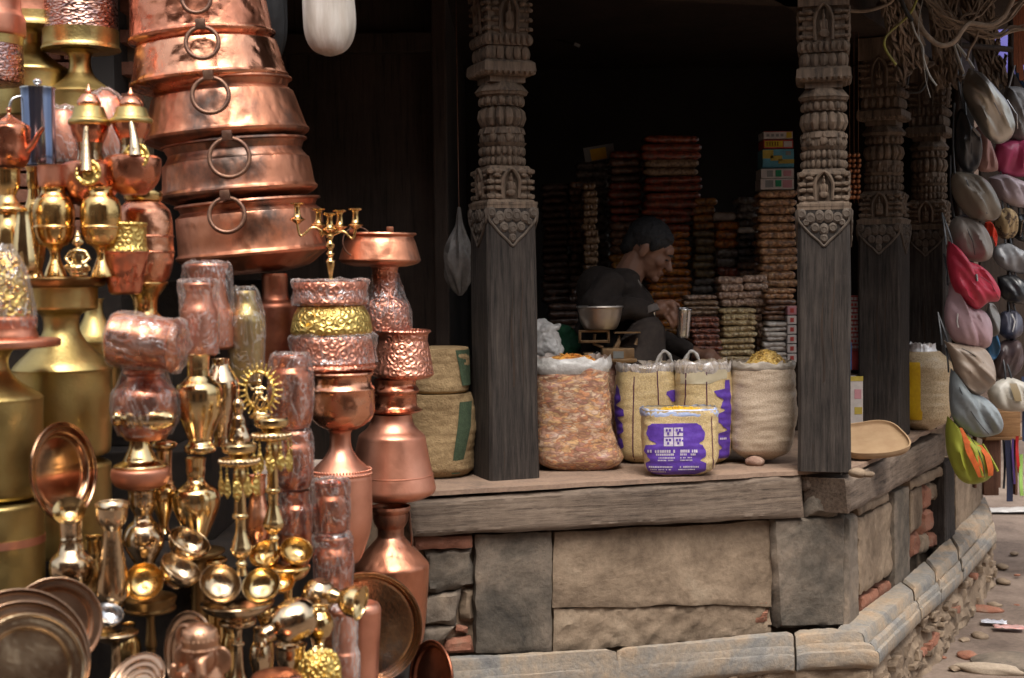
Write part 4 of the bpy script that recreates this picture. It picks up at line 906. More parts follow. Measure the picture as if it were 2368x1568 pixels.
pot('brass_vase', 'dim brass vase behind the slender fluted one', 'vase', 222, 2.96, [(1236, 20), (1244, 17), (1280, 12), (1320, 24), (1360, 28), (1400, 18), (1420, 20)], BRG)
pot('brass_vase', 'round-bellied brass vase in front of the oval tray', 'vase', 168, 2.74, [(1196, 27), (1206, 26), (1238, 24), (1244, 26), (1250, 24), (1270, 30), (1288, 46), (1305, 51), (1325, 49), (1350, 38), (1368, 28), (1378, 30), (1384, 34)], BRS, open_=False, extra=lambda r, yb, s, cx: (lambda b: (lathe(b, prof_s([(-34*s, 16*s), (-20*s, 20*s), (-4*s, 34*s), (0, 38*s, 1), (-6*s, 32*s), (-22*s, 16*s), (-26*s, 1*s, 1)]), 36, 0), bmesh.ops.transform(b, matrix=Matrix.Translation((0, -6*s, (yb-1176)*s)) @ Vector((0, 0, 1)).rotation_difference(Vector((.12, -.72, .66))).to_matrix().to_4x4(), verts=b.verts[:]), link('mouth', b, BR, r, 60)))(BM()))
pot('brass_vase', 'slender fluted brass vase with wide lip beside the round-bellied one', 'vase', 260, 2.73, [(1160, 40), (1164, 38), (1176, 30), (1194, 25), (1230, 21), (1270, 24), (1320, 32), (1358, 37), (1380, 36), (1398, 28), (1412, 20), (1424, 22)], BRS, ax=(.04, -.10, 1), flute=(16, .04, 1240, 1385))
pot('brass_vase', 'brass vase with scalloped lip behind the gold-lined bowl', 'vase', 334, 2.94, [(1128, 36), (1134, 30), (1150, 22), (1180, 18), (1200, 22), (1214, 36), (1236, 46), (1258, 46), (1284, 34), (1302, 24), (1312, 28)], BRS)
pot('brass_vase', 'pear-shaped brass vase between the scalloped vase and lower urn', 'vase', 380, 3.0, [(1108, 10), (1116, 22), (1130, 30), (1150, 30), (1176, 22), (1200, 14), (1220, 10), (1232, 18)], BR, open_=False)
pot('brass_spool', 'shiny brass spool-shaped pot lying on its side', 'pot', 333, 2.88, [(900, 17), (908, 20), (916, 17), (924, 22), (938, 28), (960, 28, 1), (963, 30), (966, 28, 1), (990, 29), (1012, 24), (1030, 16), (1036, 18)], BR, ax=(-1, -.12, .04), open_=False)
pot('brass_cup_stand', 'waisted brass stand above a copper ring bowl', 'stand', 326, 2.9, [(996, 26), (1006, 22), (1030, 24), (1056, 36), (1064, 40), (1072, 58), (1076, 62), (1080, 60)], BR, [('copper_ring', [(1080, 58), (1084, 66), (1106, 66), (1122, 56), (1130, 34)], CUP)], open_=False)
pot('brass_flange', 'brass rimmed lid resting beside the waisted stand', 'lid', 382, 2.98, [(1014, 10), (1020, 26), (1026, 30), (1032, 28), (1042, 18), (1110, 16), (1116, 24)], BRS, open_=False)
# plates
plate('oval_tray', 'oval copper-brown tray standing on edge against the big brass vessels', 144, 1090, 116, (.93, -.36, .10), 2.80, metal('tray_bronze', (.50, .30, .18), (.32, .17, .10), .16, .05, 8, bs_=.03), cat='tray', deep=.09)
PB = metal('plate_bronze', (.60, .42, .29), (.46, .29, .19), .2, .06, 8, bs_=.04)
plate('metal_plate', 'large copper-lit plate leaning behind the stack of nested plates', 128, 1442, 108, (.36, -.86, .28), 2.62, PB)
for k, (x, y, r, m_) in enumerate(((40, 1528, 168, PB), (52, 1540, 152, PB), (62, 1552, 134, BRS))):
    plate('metal_plate', ['rearmost and widest of the nested plates at the lower left', 'middle one of the nested plates at the lower left', 'front silvery plate of the nested stack at the lower left'][k], x, y, r, (.50, -.80, .30), 2.50-.035*k, m_, group='nested metal plates at the lower left')
for k in range(4):
    plate('metal_plate', ['largest', 'second largest', 'third largest', 'smallest'][k]+' of four dark plates nested on edge behind the statue', 444+5*k, 1512+4*k, 100-13*k, (-.62, -.72, .1), 2.64-.018*k, PB, group='dark plates nested behind the statue')
for k in range(3):
    plate('metal_plate', ['outer', 'middle', 'inner'][k]+' of three dark plates at the bottom edge left of the statue', 318+3*k, 1574+6*k, 72-14*k, (-.25, -.62, .65), 2.58-.02*k, PB, group='dark plates at the bottom edge')
# crowned elephant-headed statue
stt = empty('deity_statue', at(466, 1640, 2.48), 'reddish carved elephant-headed statue with a domed crown among the plates', 'statue'); s = S(2.48)
TER = metal('antique_bronze', (.56, .32, .20), (.40, .20, .12), .38, .08, 20, bs_=.3)
blob('body', [('e', (0, 0, 60*s), (58*s, 40*s, 60*s)), ('e', (8*s, -20*s, 128*s), (34*s, 32*s, 40*s)), ('t', [(12*s, -48*s, 122*s), (16*s, -60*s, 96*s), (10*s, -62*s, 70*s), (-8*s, -60*s, 52*s), (-20*s, -62*s, 60*s)], [15*s, 13*s, 11*s, 9*s, 7*s]), ('e', (-36*s, -6*s, 122*s), (26*s, 6*s, 36*s)), ('e', (52*s, -6*s, 116*s), (24*s, 6*s, 34*s)), ('e', (-6*s, -48*s, 136*s), (7*s, 5*s, 5*s)), ('e', (24*s, -46*s, 134*s), (7*s, 5*s, 5*s)), ('t', [(-44*s, -20*s, 80*s), (-56*s, -44*s, 96*s), (-50*s, -50*s, 116*s)], [14*s, 10*s, 9*s]), ('e', (8*s, -44*s, 150*s), (24*s, 10*s, 9*s))], TER, stt, .0028, 2)
b = BM(); lathe(b, prof_s([(210*s, 10*s), (204*s, 24*s), (190*s, 38*s), (170*s, 43*s), (156*s, 42*s), (150*s, 44*s), (146*s, 40*s)]), 36, .02); 
for k in range(3):
    for i in range(22):
        a = 2*math.pi*i/22; r_ = (42, 41, 36)[k]; ball(b, (r_*s*math.cos(a), r_*s*math.sin(a), (150, 172, 190)[k]*s), 3.4*s, 6)
for v in b.verts: v.co += Vector((4*s, -18*s, 0))
link('crown', b, TER, stt, 50)
b = BM(); ring_t(b, (-26*s, -4*s, 160*s), 40*s, 6*s, (-.5, -.8, 0), 30, 8, .8, .3, 2.9); link('halo', b, TER, stt, 50)
# right front jars
pot('brass_jar', 'polished brass jar tipped on its side towards the left', 'jar', 668, 2.74, [(1374, 26), (1380, 22), (1394, 20), (1406, 34), (1424, 46), (1456, 50), (1484, 44), (1500, 30), (1506, 20)], BRS, ax=(-.78, -.34, -.34), seg=56)
pot('brass_jar', 'round brass jar behind the tipped one, mouth out of sight', 'jar', 736, 2.88, [(1340, 18), (1352, 32), (1370, 39), (1392, 38), (1410, 26), (1418, 20)], BRS, open_=False, ax=(.3, -.2, 1))
pot('brass_bell', 'flared brass bell mouth pointing right against the wrapped cups', 'bell', 798, 2.82, [(1344, 42), (1350, 38), (1358, 26), (1376, 17), (1400, 15), (1420, 20), (1426, 14)], BR, ax=(.93, -.30, -.18))
pot('brass_pot', 'small round brass pot under the round jar at the lower right of the brass', 'pot', 740, 2.80, [(1398, 22), (1404, 24), (1410, 20), (1424, 31), (1446, 34), (1466, 26), (1476, 14), (1500, 12), (1512, 22)], BR, [('foot', [(1512, 22), (1530, 30), (1560, 30)], BRK)])
pot('brass_stand', 'fluted brass stand below the tipped jar', 'stand', 674, 2.76, [(1488, 38), (1494, 36), (1500, 26), (1530, 24), (1552, 30), (1600, 32)], BRS)
orn = empty('ornate_lamp', at(742, 1600, 2.74), 'lumpy brass lamp crusted with beads at the bottom of the brass display', 'lamp'); s = S(2.74)
ol = [(1500, 18), (1515, 40), (1540, 48), (1590, 50)]
b = BM(); lathe(b, prof_s(toh(ol, 1600, s)), 32, .02); link('body', b, BRE, orn, 50); lumps(ol, 1600, s, BRE, 'bead_crust', orn, 150, 5.5)
lumps([(1490, 8), (1512, 26)], 1600, s, BR, 'crest', orn, 26, 6)
pot('copper_bowl', 'upturned red copper bowl at the bottom edge', 'bowl', 640, 2.62, [(1550, 30), (1556, 52), (1570, 62), (1600, 68), (1610, 66)], CU, open_=False)
pot('brass_lamp_stem', 'dark brass lamp stem half hidden behind the wide pedestal dish', 'lamp', 622, 3.0, [(1400, 20), (1412, 26), (1430, 22), (1452, 12), (1500, 14), (1560, 12), (1600, 30)], BRG, open_=False)
# ---------------------------------------------------------------- candelabra
cdl = empty('brass_candelabra', at(765, 648, 3.46), 'five-armed brass candelabra standing on the wrapped copper bowl', 'candelabra'); s = S(3.46)
def cp(x, y, d=0): return Vector(((x-765)*s, d*s, (648-y)*s))
b = BM(); lathe(b, prof_s([((648-y)*s, r*s) for y, r in ((540, 5), (548, 8), (556, 5), (564, 9), (572, 9), (580, 5), (588, 9), (596, 5), (604, 10), (612, 10), (640, 4), (648, 6))]), 20, 0); link('stem', b, BRG, cdl, 60)
for (x, yt, d, lo) in ((692, 470, -10, 545), (736, 482, 22, 545), (765, 494, 0, 0), (785, 486, 26, 540), (825, 484, -6, 553)):
    b = BM()
    if lo: tube(b, spl([cp(765, 548), cp((x+765)/2, lo-8-abs(x-765)*.15, d*.5), cp(x+(8 if x < 765 else -8), lo, d*.9), cp(x, lo-22, d), cp(x, yt+38, d)], 6), 3.0*s, 8); link('arm', b, BRG, cdl, 60)
    b = BM(); lathe(b, prof_s([(0, 16*s, 1), (-3*s, 15*s), (-6*s, 8*s), (-22*s, 7*s), (-32*s, 10*s), (-36*s, 16*s), (-38*s, 18*s, 1), (-42*s, 12*s), (-48*s, 4*s)]), 20, 0)
    o = link('candle_cup', b, BRG, cdl, 50); o.location = cp(x, yt, d)
# ---------------------------------------------------------------- right copper stack, front
def ringh(x, y, r, t=2.5, ax=(0, -1, .1), d=0, mat=None, nm='ring_handle'):
    def ex(root, yb, s, cx):
        b = BM(); ring_t(b, ((x-cx)*s, d*s, (yb-y)*s), r*s, t*s, ax, 28, 6); link(nm, b, mat or BRE, root, 60)
    return ex
pot('copper_bowl', 'plastic-wrapped engraved copper bowl under the candelabra', 'bowl', 764, 3.5, [(652, 80), (658, 84), (690, 84), (700, 86), (706, 78)], CUE, wrap=[(646, 82), (650, 92), (670, 86), (695, 92), (706, 88)], open_=False)
pot('brass_pot', 'yellow engraved brass pot with a ring handle in the copper stack', 'pot', 767, 3.5, [(708, 76), (716, 80), (722, 84), (732, 88), (750, 92), (768, 94), (776, 86)], BRE, extra=ringh(724, 737, 17, d=-84))
pot('copper_pot', 'plastic-wrapped engraved copper pot below the yellow brass pot', 'pot', 770, 3.5, [(776, 88), (782, 90), (800, 93), (835, 98), (842, 96, 1), (846, 100), (852, 100), (859, 90)], CUE, wrap=[(770, 92), (780, 104), (815, 100), (838, 108)])
pot('copper_pot', 'mirror-bright reddish copper pot in the middle of the front stack', 'pot', 791, 3.46, [(860, 74), (864, 75), (870, 70), (884, 69), (892, 72, 1), (899, 77), (903, 76, 1), (955, 75), (968, 68), (982, 54), (992, 36)], CUB, seg=64)
pot('copper_water_vessel', 'tall pink copper water vessel with beaded shoulder', 'vessel', 792, 3.46, [(990, 30), (996, 25), (1012, 24), (1034, 27), (1056, 40), (1076, 60), (1086, 69), (1092, 71), (1096, 70, 1), (1104, 71), (1190, 71), (1230, 66), (1262, 55), (1290, 44), (1300, 36)], CUP, open_=False, seg=64,
    extra=lambda r, yb, s, cx: (lambda b: ([ball(b, (70.5*s*math.cos(2*math.pi*k/60), 70.5*s*math.sin(2*math.pi*k/60), (yb-y)*s), 2.7*s, 6) for k in range(60) for y in (1083, 1092)], link('bead_ring', b, CUP, r, 60)))(BM()))
# ---------------------------------------------------------------- right copper stack, rear
pot('copper_pan', 'shallow two-eared copper pan crowning the rear copper stack', 'pan', 879, 3.82, [(538, 82), (542, 84), (547, 77), (554, 79), (560, 82), (596, 93), (602, 94), (609, 86), (616, 60)], CUT, ax=(.02, -.02, 1), extra=lambda r, yb, s, cx: ([(lambda b: (box(b, (x*s, -20*s if x < 0 else 10*s, (yb-532)*s), (16*s, 10*s, 16*s), None, 2*s), link('lug', b, CUT, r, 30)))(BM()) for x in (-60, 22)], ringh(834, 560, 34, 1.6, (.3, -1, .1), -62, IRON)(r, yb, s, cx)))
pot('wrapped_vessel', 'copper vessel in a tall glossy clear bag, rear copper stack', 'vessel', 893, 3.82, [(616, 34), (622, 30), (660, 27), (680, 30), (694, 44), (704, 52), (708, 54, 1), (716, 54), (765, 56), (774, 50)], CUE, wrap=[(618, 22), (640, 34), (690, 50), (730, 62), (766, 60)], open_=False)
pot('copper_pot', 'wide embossed copper pot with flat rim in the rear stack', 'pot', 932, 3.8, [(762, 62), (765, 64), (769, 60), (776, 54), (786, 56), (800, 60), (856, 71), (864, 72), (870, 66), (876, 46)], CUE, ax=(.03, -.02, 1))
pot('copper_pot', 'small dark copper pot with wide lip below the embossed pot', 'pot', 914, 3.8, [(876, 50), (890, 49), (898, 54), (904, 56), (912, 51, 1), (938, 51), (944, 56), (948, 64, 1), (952, 58), (956, 44)], CU)
pot('copper_cauldron', 'big pink bell-shaped copper pot just left of the jute sacks', 'cauldron', 906, 3.8, [(956, 46), (975, 49), (992, 60), (1000, 70), (1006, 76), (1012, 78), (1080, 92), (1122, 102), (1132, 103), (1140, 98), (1152, 74), (1160, 40)], CUP, open_=False, ax=(.02, -.02, 1), seg=72, extra=lambda r, yb, s, cx: (lambda b: ([ring_t(b, (0, 0, (yb-y)*s), q*s, 1.4*s, (0, 0, 1), 60, 6) for y, q in ((1014, 77), (1096, 96))], link('raised_band', b, CUP, r, 60)))(BM()))
pot('copper_pitcher', 'broad-shouldered copper pitcher with iron lug below the bell-shaped pot', 'pitcher', 908, 3.76, [(1164, 46), (1172, 47), (1184, 40), (1210, 32), (1234, 31), (1242, 36), (1268, 60), (1296, 84), (1304, 88), (1314, 88), (1400, 82), (1480, 72), (1500, 60)], CUT, seg=64, extra=lambda r, yb, s, cx: (lambda b: (tube(b, spl([(34*s, -6*s, (yb-1172)*s), (44*s, -8*s, (yb-1176)*s), (46*s, -8*s, (yb-1200)*s), (50*s, -8*s, (yb-1244)*s), (47*s, -8*s, (yb-1262)*s)]), 3*s), link('lug_handle', b, IRON, r, 60)))(BM()))
plate('copper_tray', 'large round tray with thick brown rim standing upright against the step', 846, 1452, 132, (.16, -.98, .12), 3.34, metal('tray_mirror', (.62, .42, .24), (.46, .27, .16), .22, .08, 6, dark=(.36, .38, .40), thr=.52), well=.86, rimh=.16, cat='tray', deep=.10)
pot('copper_vase', 'pink copper vase standing in front of the large round tray', 'vase', 842, 3.18, [(1384, 20), (1389, 36), (1398, 42), (1408, 44, 1), (1416, 43), (1500, 38), (1568, 34), (1640, 28)], CUP, open_=False)
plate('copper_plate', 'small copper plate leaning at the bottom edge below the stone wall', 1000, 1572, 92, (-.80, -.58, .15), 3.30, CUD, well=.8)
# ---------------------------------------------------------------- things hanging above
def hangbag(cx, Y, pr, mat, label, name='hanging_bag', cat='plastic bag', amp=.07):
    yb = pr[-1][0]; s = S(Y); bm = BM(); P = prof_s(toh(pr, yb, s), 6); sd_ = random.random()*40; rings = []; seg = 48
    for h, r in P:
        row = []
        for k in range(seg):
            a = 2*math.pi*k/seg
            q = r*(1+amp*noise.noise(Vector((math.cos(a)*3+sd_, math.sin(a)*3, h*9)))+amp*.9*abs(noise.noise(Vector((math.cos(a)*7+sd_, math.sin(a)*7, h*5))))+.02*math.cos(a*9+h*5))
            row.append(bm.verts.new((q*math.cos(a), q*.7*math.sin(a), h)))
        rings.append(row)
    for i in range(len(rings)-1):
        for k in range(seg): bm.faces.new((rings[i][k], rings[i][(k+1) % seg], rings[i+1][(k+1) % seg], rings[i+1][k]))
    bm.faces.new(rings[0]); bm.faces.new(rings[-1])
    root = empty(name, at(cx, yb, Y), label, cat); link('bag', bm, mat, root, 60)
    b = BM(); tube(b, [(0, 0, P[0][0]-.01), (0, 0, at(cx, yb, Y).z*0 + 2.62-at(cx, yb, Y).z)], .002, 5); link('string', b, IRON, root, 0)
    return root
hangbag(763, 3.95, [(-90, 6), (-80, 30), (-40, 54), (30, 58), (70, 57), (98, 50), (118, 36), (128, 14), (130, 4)], cloth('milky_bag', (.58, .54, .50), (.40, .35, .30), .45, 9, .5, coat=.4, stretch=(3, 3, .4)), 'white plastic bag hanging beside the top of the cauldron tower')
hangbag(636, 4.1, [(-70, 6), (-50, 26), (20, 30), (90, 28), (130, 16), (146, 4)], cloth('black_bag', (.02, .02, .022), (.01, .01, .01), .35, 8, .5), 'black bag hanging in the shade right of the cauldron tower')
hangbag(1064, 4.85, [(480, 3), (520, 8), (560, 22), (600, 30), (640, 26), (670, 14), (684, 4)], cloth('dusty_bag', (.20, .18, .165), (.10, .09, .08), .5, 14, .8, coat=.3), 'crumpled grey plastic bag hanging left of the nearest pillar', amp=.5)
# ---------------------------------------------------------------- sacks on the counter
class Sack:
    def __init__(self, rows, Yf, dep, n=2.6, amp=.012, wr=.006, seed=0, zb=None, lean=0):
        """rows: (preview y, x left, x right); Yf = depth of the front face; dep = half depth"""
        self.Yc = Yf+dep; self.n = n; self.dep = dep; self.amp = amp; self.wr = wr; self.seed = seed
        self.rows = []
        for i, (y, xl, xr) in enumerate(rows):
            a = at(xl, y, self.Yc); b = at(xr, y, self.Yc); self.rows.append((a.z, (a.x+b.x)/2, (b.x-a.x)/2, y))
        zb = FLZ if zb is None else zb
        z0 = self.rows[-1][0]; zt = self.rows[0][0]
        self.rows = [(zb+(r[0]-z0)/(zt-z0)*(zt-zb), r[1], r[2], r[3]) for r in self.rows]
        self.rows.sort(key=lambda r: r[0])
        self.o = Vector((self.rows[0][1], self.Yc, zb))
    def row(self, z):
        R = self.rows
        z = min(max(z, R[0][0]), R[-1][0])
        for i in range(len(R)-1):
            if z <= R[i+1][0]:
                t = (z-R[i][0])/((R[i+1][0]-R[i][0]) or 1)
                def cr(j):
                    p0 = R[max(i-1, 0)][j]; p1 = R[i][j]; p2 = R[i+1][j]; p3 = R[min(i+2, len(R)-1)][j]
                    return .5*(2*p1+(p2-p0)*t+(2*p0-5*p1+4*p2-p3)*t*t+(3*p1-p0-3*p2+p3)*t**3)
                return cr(1), cr(2)
        return R[-1][1], R[-1][2]
    def surf(self, th, z, off=0):
        xc, hw = self.row(z); n = self.n
        c = math.cos(th); s_ = math.sin(th)
        k = min(1, hw/max(r[2] for r in self.rows)*1.05)
        zz = (z-self.rows[0][0]); H = self.rows[-1][0]-self.rows[0][0]
        edge = 1-.30*max(0, 1-zz/(.12*H))**2
        x = math.copysign(abs(c)**(2/n), c)*hw*edge; y = math.copysign(abs(s_)**(2/n), s_)*self.dep*k*edge
        v = Vector((x*9+self.seed, y*9, z*9)); a = noise.noise(v)*self.amp + noise.noise(v*.5+Vector((0, 0, 7)))*self.amp*1.4
        a += self.wr*noise.noise(Vector((x*18+self.seed, y*18, z*60)))
        d = Vector((c, s_, 0)).normalized()
        return Vector((xc+x, self.Yc+y, z)) + d*(a+off)
    def front(self, u, z, off=.0015):
        """u in -1..1 across the front"""
        u = max(-.985, min(.985, u)); c = math.copysign(abs(u)**(self.n/2), u); th = -math.acos(c)
        return self.surf(th, z, off)
    def zof(self, py):
        R = self.rows
        for i in range(len(R)-1):
            y0, y1 = R[i][3], R[i+1][3]
            if (py-y0)*(py-y1) <= 0: return R[i][0]+(R[i+1][0]-R[i][0])*(py-y0)/((y1-y0) or 1)
        return R[-1][0] if py < R[-1][3] else R[0][0]
    def uof(self, px, py):
        z = self.zof(py); xc, hw = self.row(z); return (at(px, py, self.Yc-self.dep*.9).x-xc)/hw
    def build(self, root, mat, nz=44, seg=72, fill=None, name='bag'):
        bm = BM(); z0 = self.rows[0][0]; z1 = self.rows[-1][0]; rings = []
        for j in range(nz+1):
            z = z0+(z1-z0)*j/nz
            rings.append([bm.verts.new(self.surf(2*math.pi*k/seg, z)-self.o) for k in range(seg)])
        for j in range(nz):
            for k in range(seg): bm.faces.new((rings[j][k], rings[j][(k+1) % seg], rings[j+1][(k+1) % seg], rings[j+1][k]))
        bm.faces.new(rings[0][::-1]); bm.faces.new(rings[-1])
        return link(name, bm, mat, root, 60)
    def patch(self, root, name, mat, spans, off=.002, nu=10):
        """spans: list of (py, px_left, px_right) down the front -> thin printed film"""
        bm = BM(); rows = []
        for (py, xl, xr) in spans:
            z = self.zof(py); ul = self.uof(xl, py); ur = self.uof(xr, py)
            rows.append([bm.verts.new(self.front(ul+(ur-ul)*i/nu, z, off)-self.o) for i in range(nu+1)])
        for j in range(len(rows)-1):
            for i in range(nu): bm.faces.new((rows[j][i], rows[j][i+1], rows[j+1][i+1], rows[j+1][i]))
        return link(name, bm, mat, root, 60)
    def multi(self, root, name, mat, quads, off=.0032):
        bm = BM()
        for (y0, x0, y1, x1) in quads:
            P = [(x0, y1), (x1, y1), (x1, y0), (x0, y0)]
            bm.faces.new([bm.verts.new(self.front(self.uof(x, y), self.zof(y), off)-self.o) for x, y in P])
        return link(name, bm, mat, root, 0)
    def collar(self, root, mat, h0, h1, out=.006, seg=72, name='bag_rim', top=1.0, jag=.010):
        """crumpled free edge of the bag standing above the filling"""
        bm = BM(); z1 = self.rows[-1][0]; rings = []
        for j in range(9):
            t = j/8; row = []
            for k in range(seg):
                a = 2*math.pi*k/seg; p = self.surf(a, z1, 0)
                n_ = noise.noise(Vector((math.cos(a)*4+self.seed, math.sin(a)*4, t*2))); n2 = noise.noise(Vector((math.cos(a)*13+self.seed, math.sin(a)*13, t*3)))
                d = Vector((p.x-self.row(z1)[0], p.y-self.Yc, 0)); d = d.normalized()
                z = z1 + h0 + (h1-h0)*t + (jag*n_*1.2+jag*.5*n2)*t
                row.append(bm.verts.new(p*1 + d*(out*math.sin(t*math.pi)+.008*n2*t - (1-top)*.1*t) + Vector((0, 0, z-z1)) - self.o))
            rings.append(row)
        for j in range(8):
            for k in range(seg): bm.faces.new((rings[j][k], rings[j][(k+1) % seg], rings[j+1][(k+1) % seg], rings[j+1][k]))
        return link(name, bm, mat, root, 60)
    def heap(self, root, mat, h, name='contents', sc_=.92, seg=60, bumpy=.008, cx=0, rx=1.0, bits=0, bm_mat=None, br=.006):
        bm = BM(); z1 = self.rows[-1][0]; xc, hw = self.row(z1); rings = []
        for j in range(15):
            t = j/14; row = []
            for k in range(seg):
                a = 2*math.pi*k/seg; x = math.cos(a)*hw*sc_*(1-t)*rx + cx; y = math.sin(a)*self.dep*.9*(1-t)
                z = z1-.012 + h*(1-(1-t)**2.2) + bumpy*noise.noise(Vector((x*45, y*45, self.seed)))
                row.append(bm.verts.new(Vector((xc+x, self.Yc+y, z))-self.o))
            rings.append(row)
        for j in range(14):
            for k in range(seg): bm.faces.new((rings[j][k], rings[j][(k+1) % seg], rings[j+1][(k+1) % seg], rings[j+1][k]))
        bmesh.ops.remove_doubles(bm, verts=bm.verts[:], dist=.0003)
        for q in range(bits):
            a = random.uniform(0, 2*math.pi); t = random.random()**.7
            x = math.cos(a)*hw*sc_*t*rx+cx; y = math.sin(a)*self.dep*.9*t; z = z1-.010+h*(1-t**2.2)
            R = Euler((random.uniform(-.6, .6), random.uniform(-.6, .6), random.uniform(0, 3.1))).to_matrix().to_4x4()
            ball(bm, Vector((xc+x, self.Yc+y, z))-self.o, 1, 5, R @ Matrix.Diagonal(Vector((br*random.uniform(1.2, 2.6), br*.5, br*.4, 1))))
        return link(name, bm, mat, root, 60)
def sroot(sk, label, cat='sack', name='grain_sack', group=None): return empty(name, sk.o, label, cat, group)
PLW = cloth('white_polythene', (.62, .60, .58), (.42, .40, .38), .35, 22, .7, coat=.5)
CLR = film('clear_bag', op=.5, milk=.7, rough=.2)
SC_MIX = grain('snack_mix', [(.66, .30, .13), (.46, .20, .11), (.70, .44, .20), (.40, .20, .14), (.62, .44, .30), (.36, .14, .10), (.74, .56, .36)], 62, st=(.8, 1, 1.7), coat=.9, bs_=.15, gap=(.22,.11,.07), warp=.07, rough=.6)
RICE = grain('puffed_rice', [(.54, .42, .31), (.60, .49, .37), (.50, .38, .27), (.58, .47, .35)], 260, coat=.3, gap=(.38, .28, .20), bs_=.3)
NOOD = grain('noodle_flakes', [(.58, .42, .18), (.66, .52, .28), (.50, .36, .17), (.60, .46, .26)], 240, coat=.6, gap=(.42, .30, .15), bs_=.25)
PINK = grain('pink_flakes', [(.58, .32, .24), (.50, .24, .18), (.62, .42, .30)], 90, coat=.5, gap=(.3, .15, .1))
SEV = grain('yellow_sev', [(.70, .46, .10), (.60, .36, .08), (.74, .54, .20)], 160, coat=0, gap=(.30, .17, .04), st=(1, 1, 1))
YEL = grain('yellow_lentils', [(.85, .55, .03), (.80, .48, .02), (.88, .62, .06)], 220, coat=0, gap=(.5, .28, .02), bs_=.3)
PURP = cloth('purple_print', (.115, .05, .36), (.085, .035, .28), .45, 60, .25, coat=.3)
LINE = cloth('maroon_line', (.10, .02, .05), (.07, .02, .05), .6, 50, .1)
WPR = cloth('white_print', (.60, .55, .60), (.42, .36, .48), .5, 80, .2)
YPR = cloth('yellow_print', (.80, .50, .02), (.70, .40, .02), .5, 60, .2)
BLU = cloth('blue_polythene', (.42, .48, .66), (.30, .36, .55), .4, 20, .8, coat=.4)
# A
sa = Sack([(838, 1238, 1405), (870, 1237, 1408), (930, 1237, 1411), (990, 1238, 1418), (1040, 1238, 1428), (1075, 1238, 1442), (1094, 1244, 1448)], 4.50, .10, 3.2, .008, .006, 1)
r = sroot(sa, 'big clear sack of brown and orange snack mix beside the nearest pillar'); sa.build(r, SC_MIX); sa.collar(r, PLW, -.036, .016, .008, jag=.014); sa.heap(r, SC_MIX, .035, bits=60, br=.006)
for o_ in [c for c in r.children if c.name.startswith('contents')]: o_.data.materials.clear(); o_.data.materials.append(grain('orange_chips', [(.80, .34, .05), (.70, .26, .04), (.78, .46, .12)], 60, coat=.1, gap=(.25, .08, .02)))
s2 = Sack([(830, 1372, 1432), (900, 1372, 1433), (1000, 1374, 1436), (1070, 1376, 1438)], 4.84, .08, 2.6, .006, .005, 5)
r = sroot(s2, 'pink sack squeezed between the snack-mix sack and the striped noodle sack'); s2.build(r, PINK); s2.collar(r, CLR, -.005, .02)
# B, C
def flames(sk, root, xs, side, lim):
    """purple flame-shaped print creeping in from one edge: xs = (py, px)"""
    out = []
    for i in range(len(xs)-1):
        for k in range(6):
            t = k/6; t2 = t*t*(3-2*t); y = xs[i][0]*(1-t)+xs[i+1][0]*t; out.append((y, xs[i][1]*(1-t2)+xs[i+1][1]*t2))
    out.append(xs[-1])
    sp = [(y, lim(y), x) if side < 0 else (y, x, lim(y)) for y, x in out]
    sk.patch(root, 'purple_print', PURP, sp, .0022, 6)
sb = Sack([(850, 1424, 1556), (880, 1422, 1562), (920, 1422, 1562), (1000, 1423, 1566), (1060, 1426, 1566), (1081, 1434, 1560)], 4.66, .10, 3.0, .006, .003, 9)
r = sroot(sb, 'noodle sack with purple flames on its left edge, behind the small purple sack')
sb.build(r, NOOD); sb.collar(r, CLR, -.02, .018, .003)
flames(sb, r, [(885, 1427), (905, 1434), (925, 1438), (938, 1430), (950, 1444), (962, 1446), (968, 1432), (985, 1442), (1000, 1444), (1012, 1434), (1024, 1442), (1038, 1444), (1050, 1432), (1062, 1440), (1076, 1438)], -1, lambda y: 1422)
sb.patch(r, 'maroon_stripe', LINE, [(y, 1464-(y-870)*.008, 1466.5-(y-870)*.008) for y in range(868, 1080, 12)], .002, 1)
sb.patch(r, 'maroon_stripe', LINE, [(y, 1518+(y-855)*.03, 1520.5+(y-855)*.03) for y in range(855, 1060, 12)], .002, 1)
sb.patch(r, 'purple_print', PURP, [(902, 1550, 1559), (905, 1540, 1559), (912, 1539, 1559), (920, 1546, 1560), (930, 1552, 1561)], .002, 4)
sb.patch(r, 'yellow_tab', YPR, [(870, 1424, 1428), (900, 1424, 1428)], .003, 2)
sc = Sack([(848, 1562, 1688), (880, 1560, 1690), (940, 1560, 1690), (1020, 1562, 1688), (1070, 1566, 1686), (1086, 1572, 1676)], 4.62, .10, 3.0, .006, .003, 14)
r = sroot(sc, 'half-full noodle sack with purple flames on its right edge, behind the small purple sack')
sc.build(r, NOOD); sc.collar(r, CLR, -.02, .018, .003)
sc.patch(r, 'slack_film', cloth('slack_film', (.56, .50, .36), (.46, .40, .28), .3, 14, .5, coat=.6), [(852, 1568, 1684), (862, 1567, 1684), (874, 1568, 1682), (886, 1570, 1640)], .0018, 10)
flames(sc, r, [(878, 1678), (898, 1676), (904, 1650), (914, 1655), (926, 1672), (934, 1668), (944, 1664), (950, 1674), (962, 1656), (976, 1657), (988, 1668), (1000, 1680), (1008, 1660), (1016, 1658), (1030, 1660), (1044, 1670), (1052, 1656), (1070, 1662)], 1, lambda y: 1689)
sc.patch(r, 'maroon_stripe', LINE, [(y, 1587-(y-855)*.04, 1589.5-(y-855)*.04) for y in range(855, 1060, 12)], .002, 1)
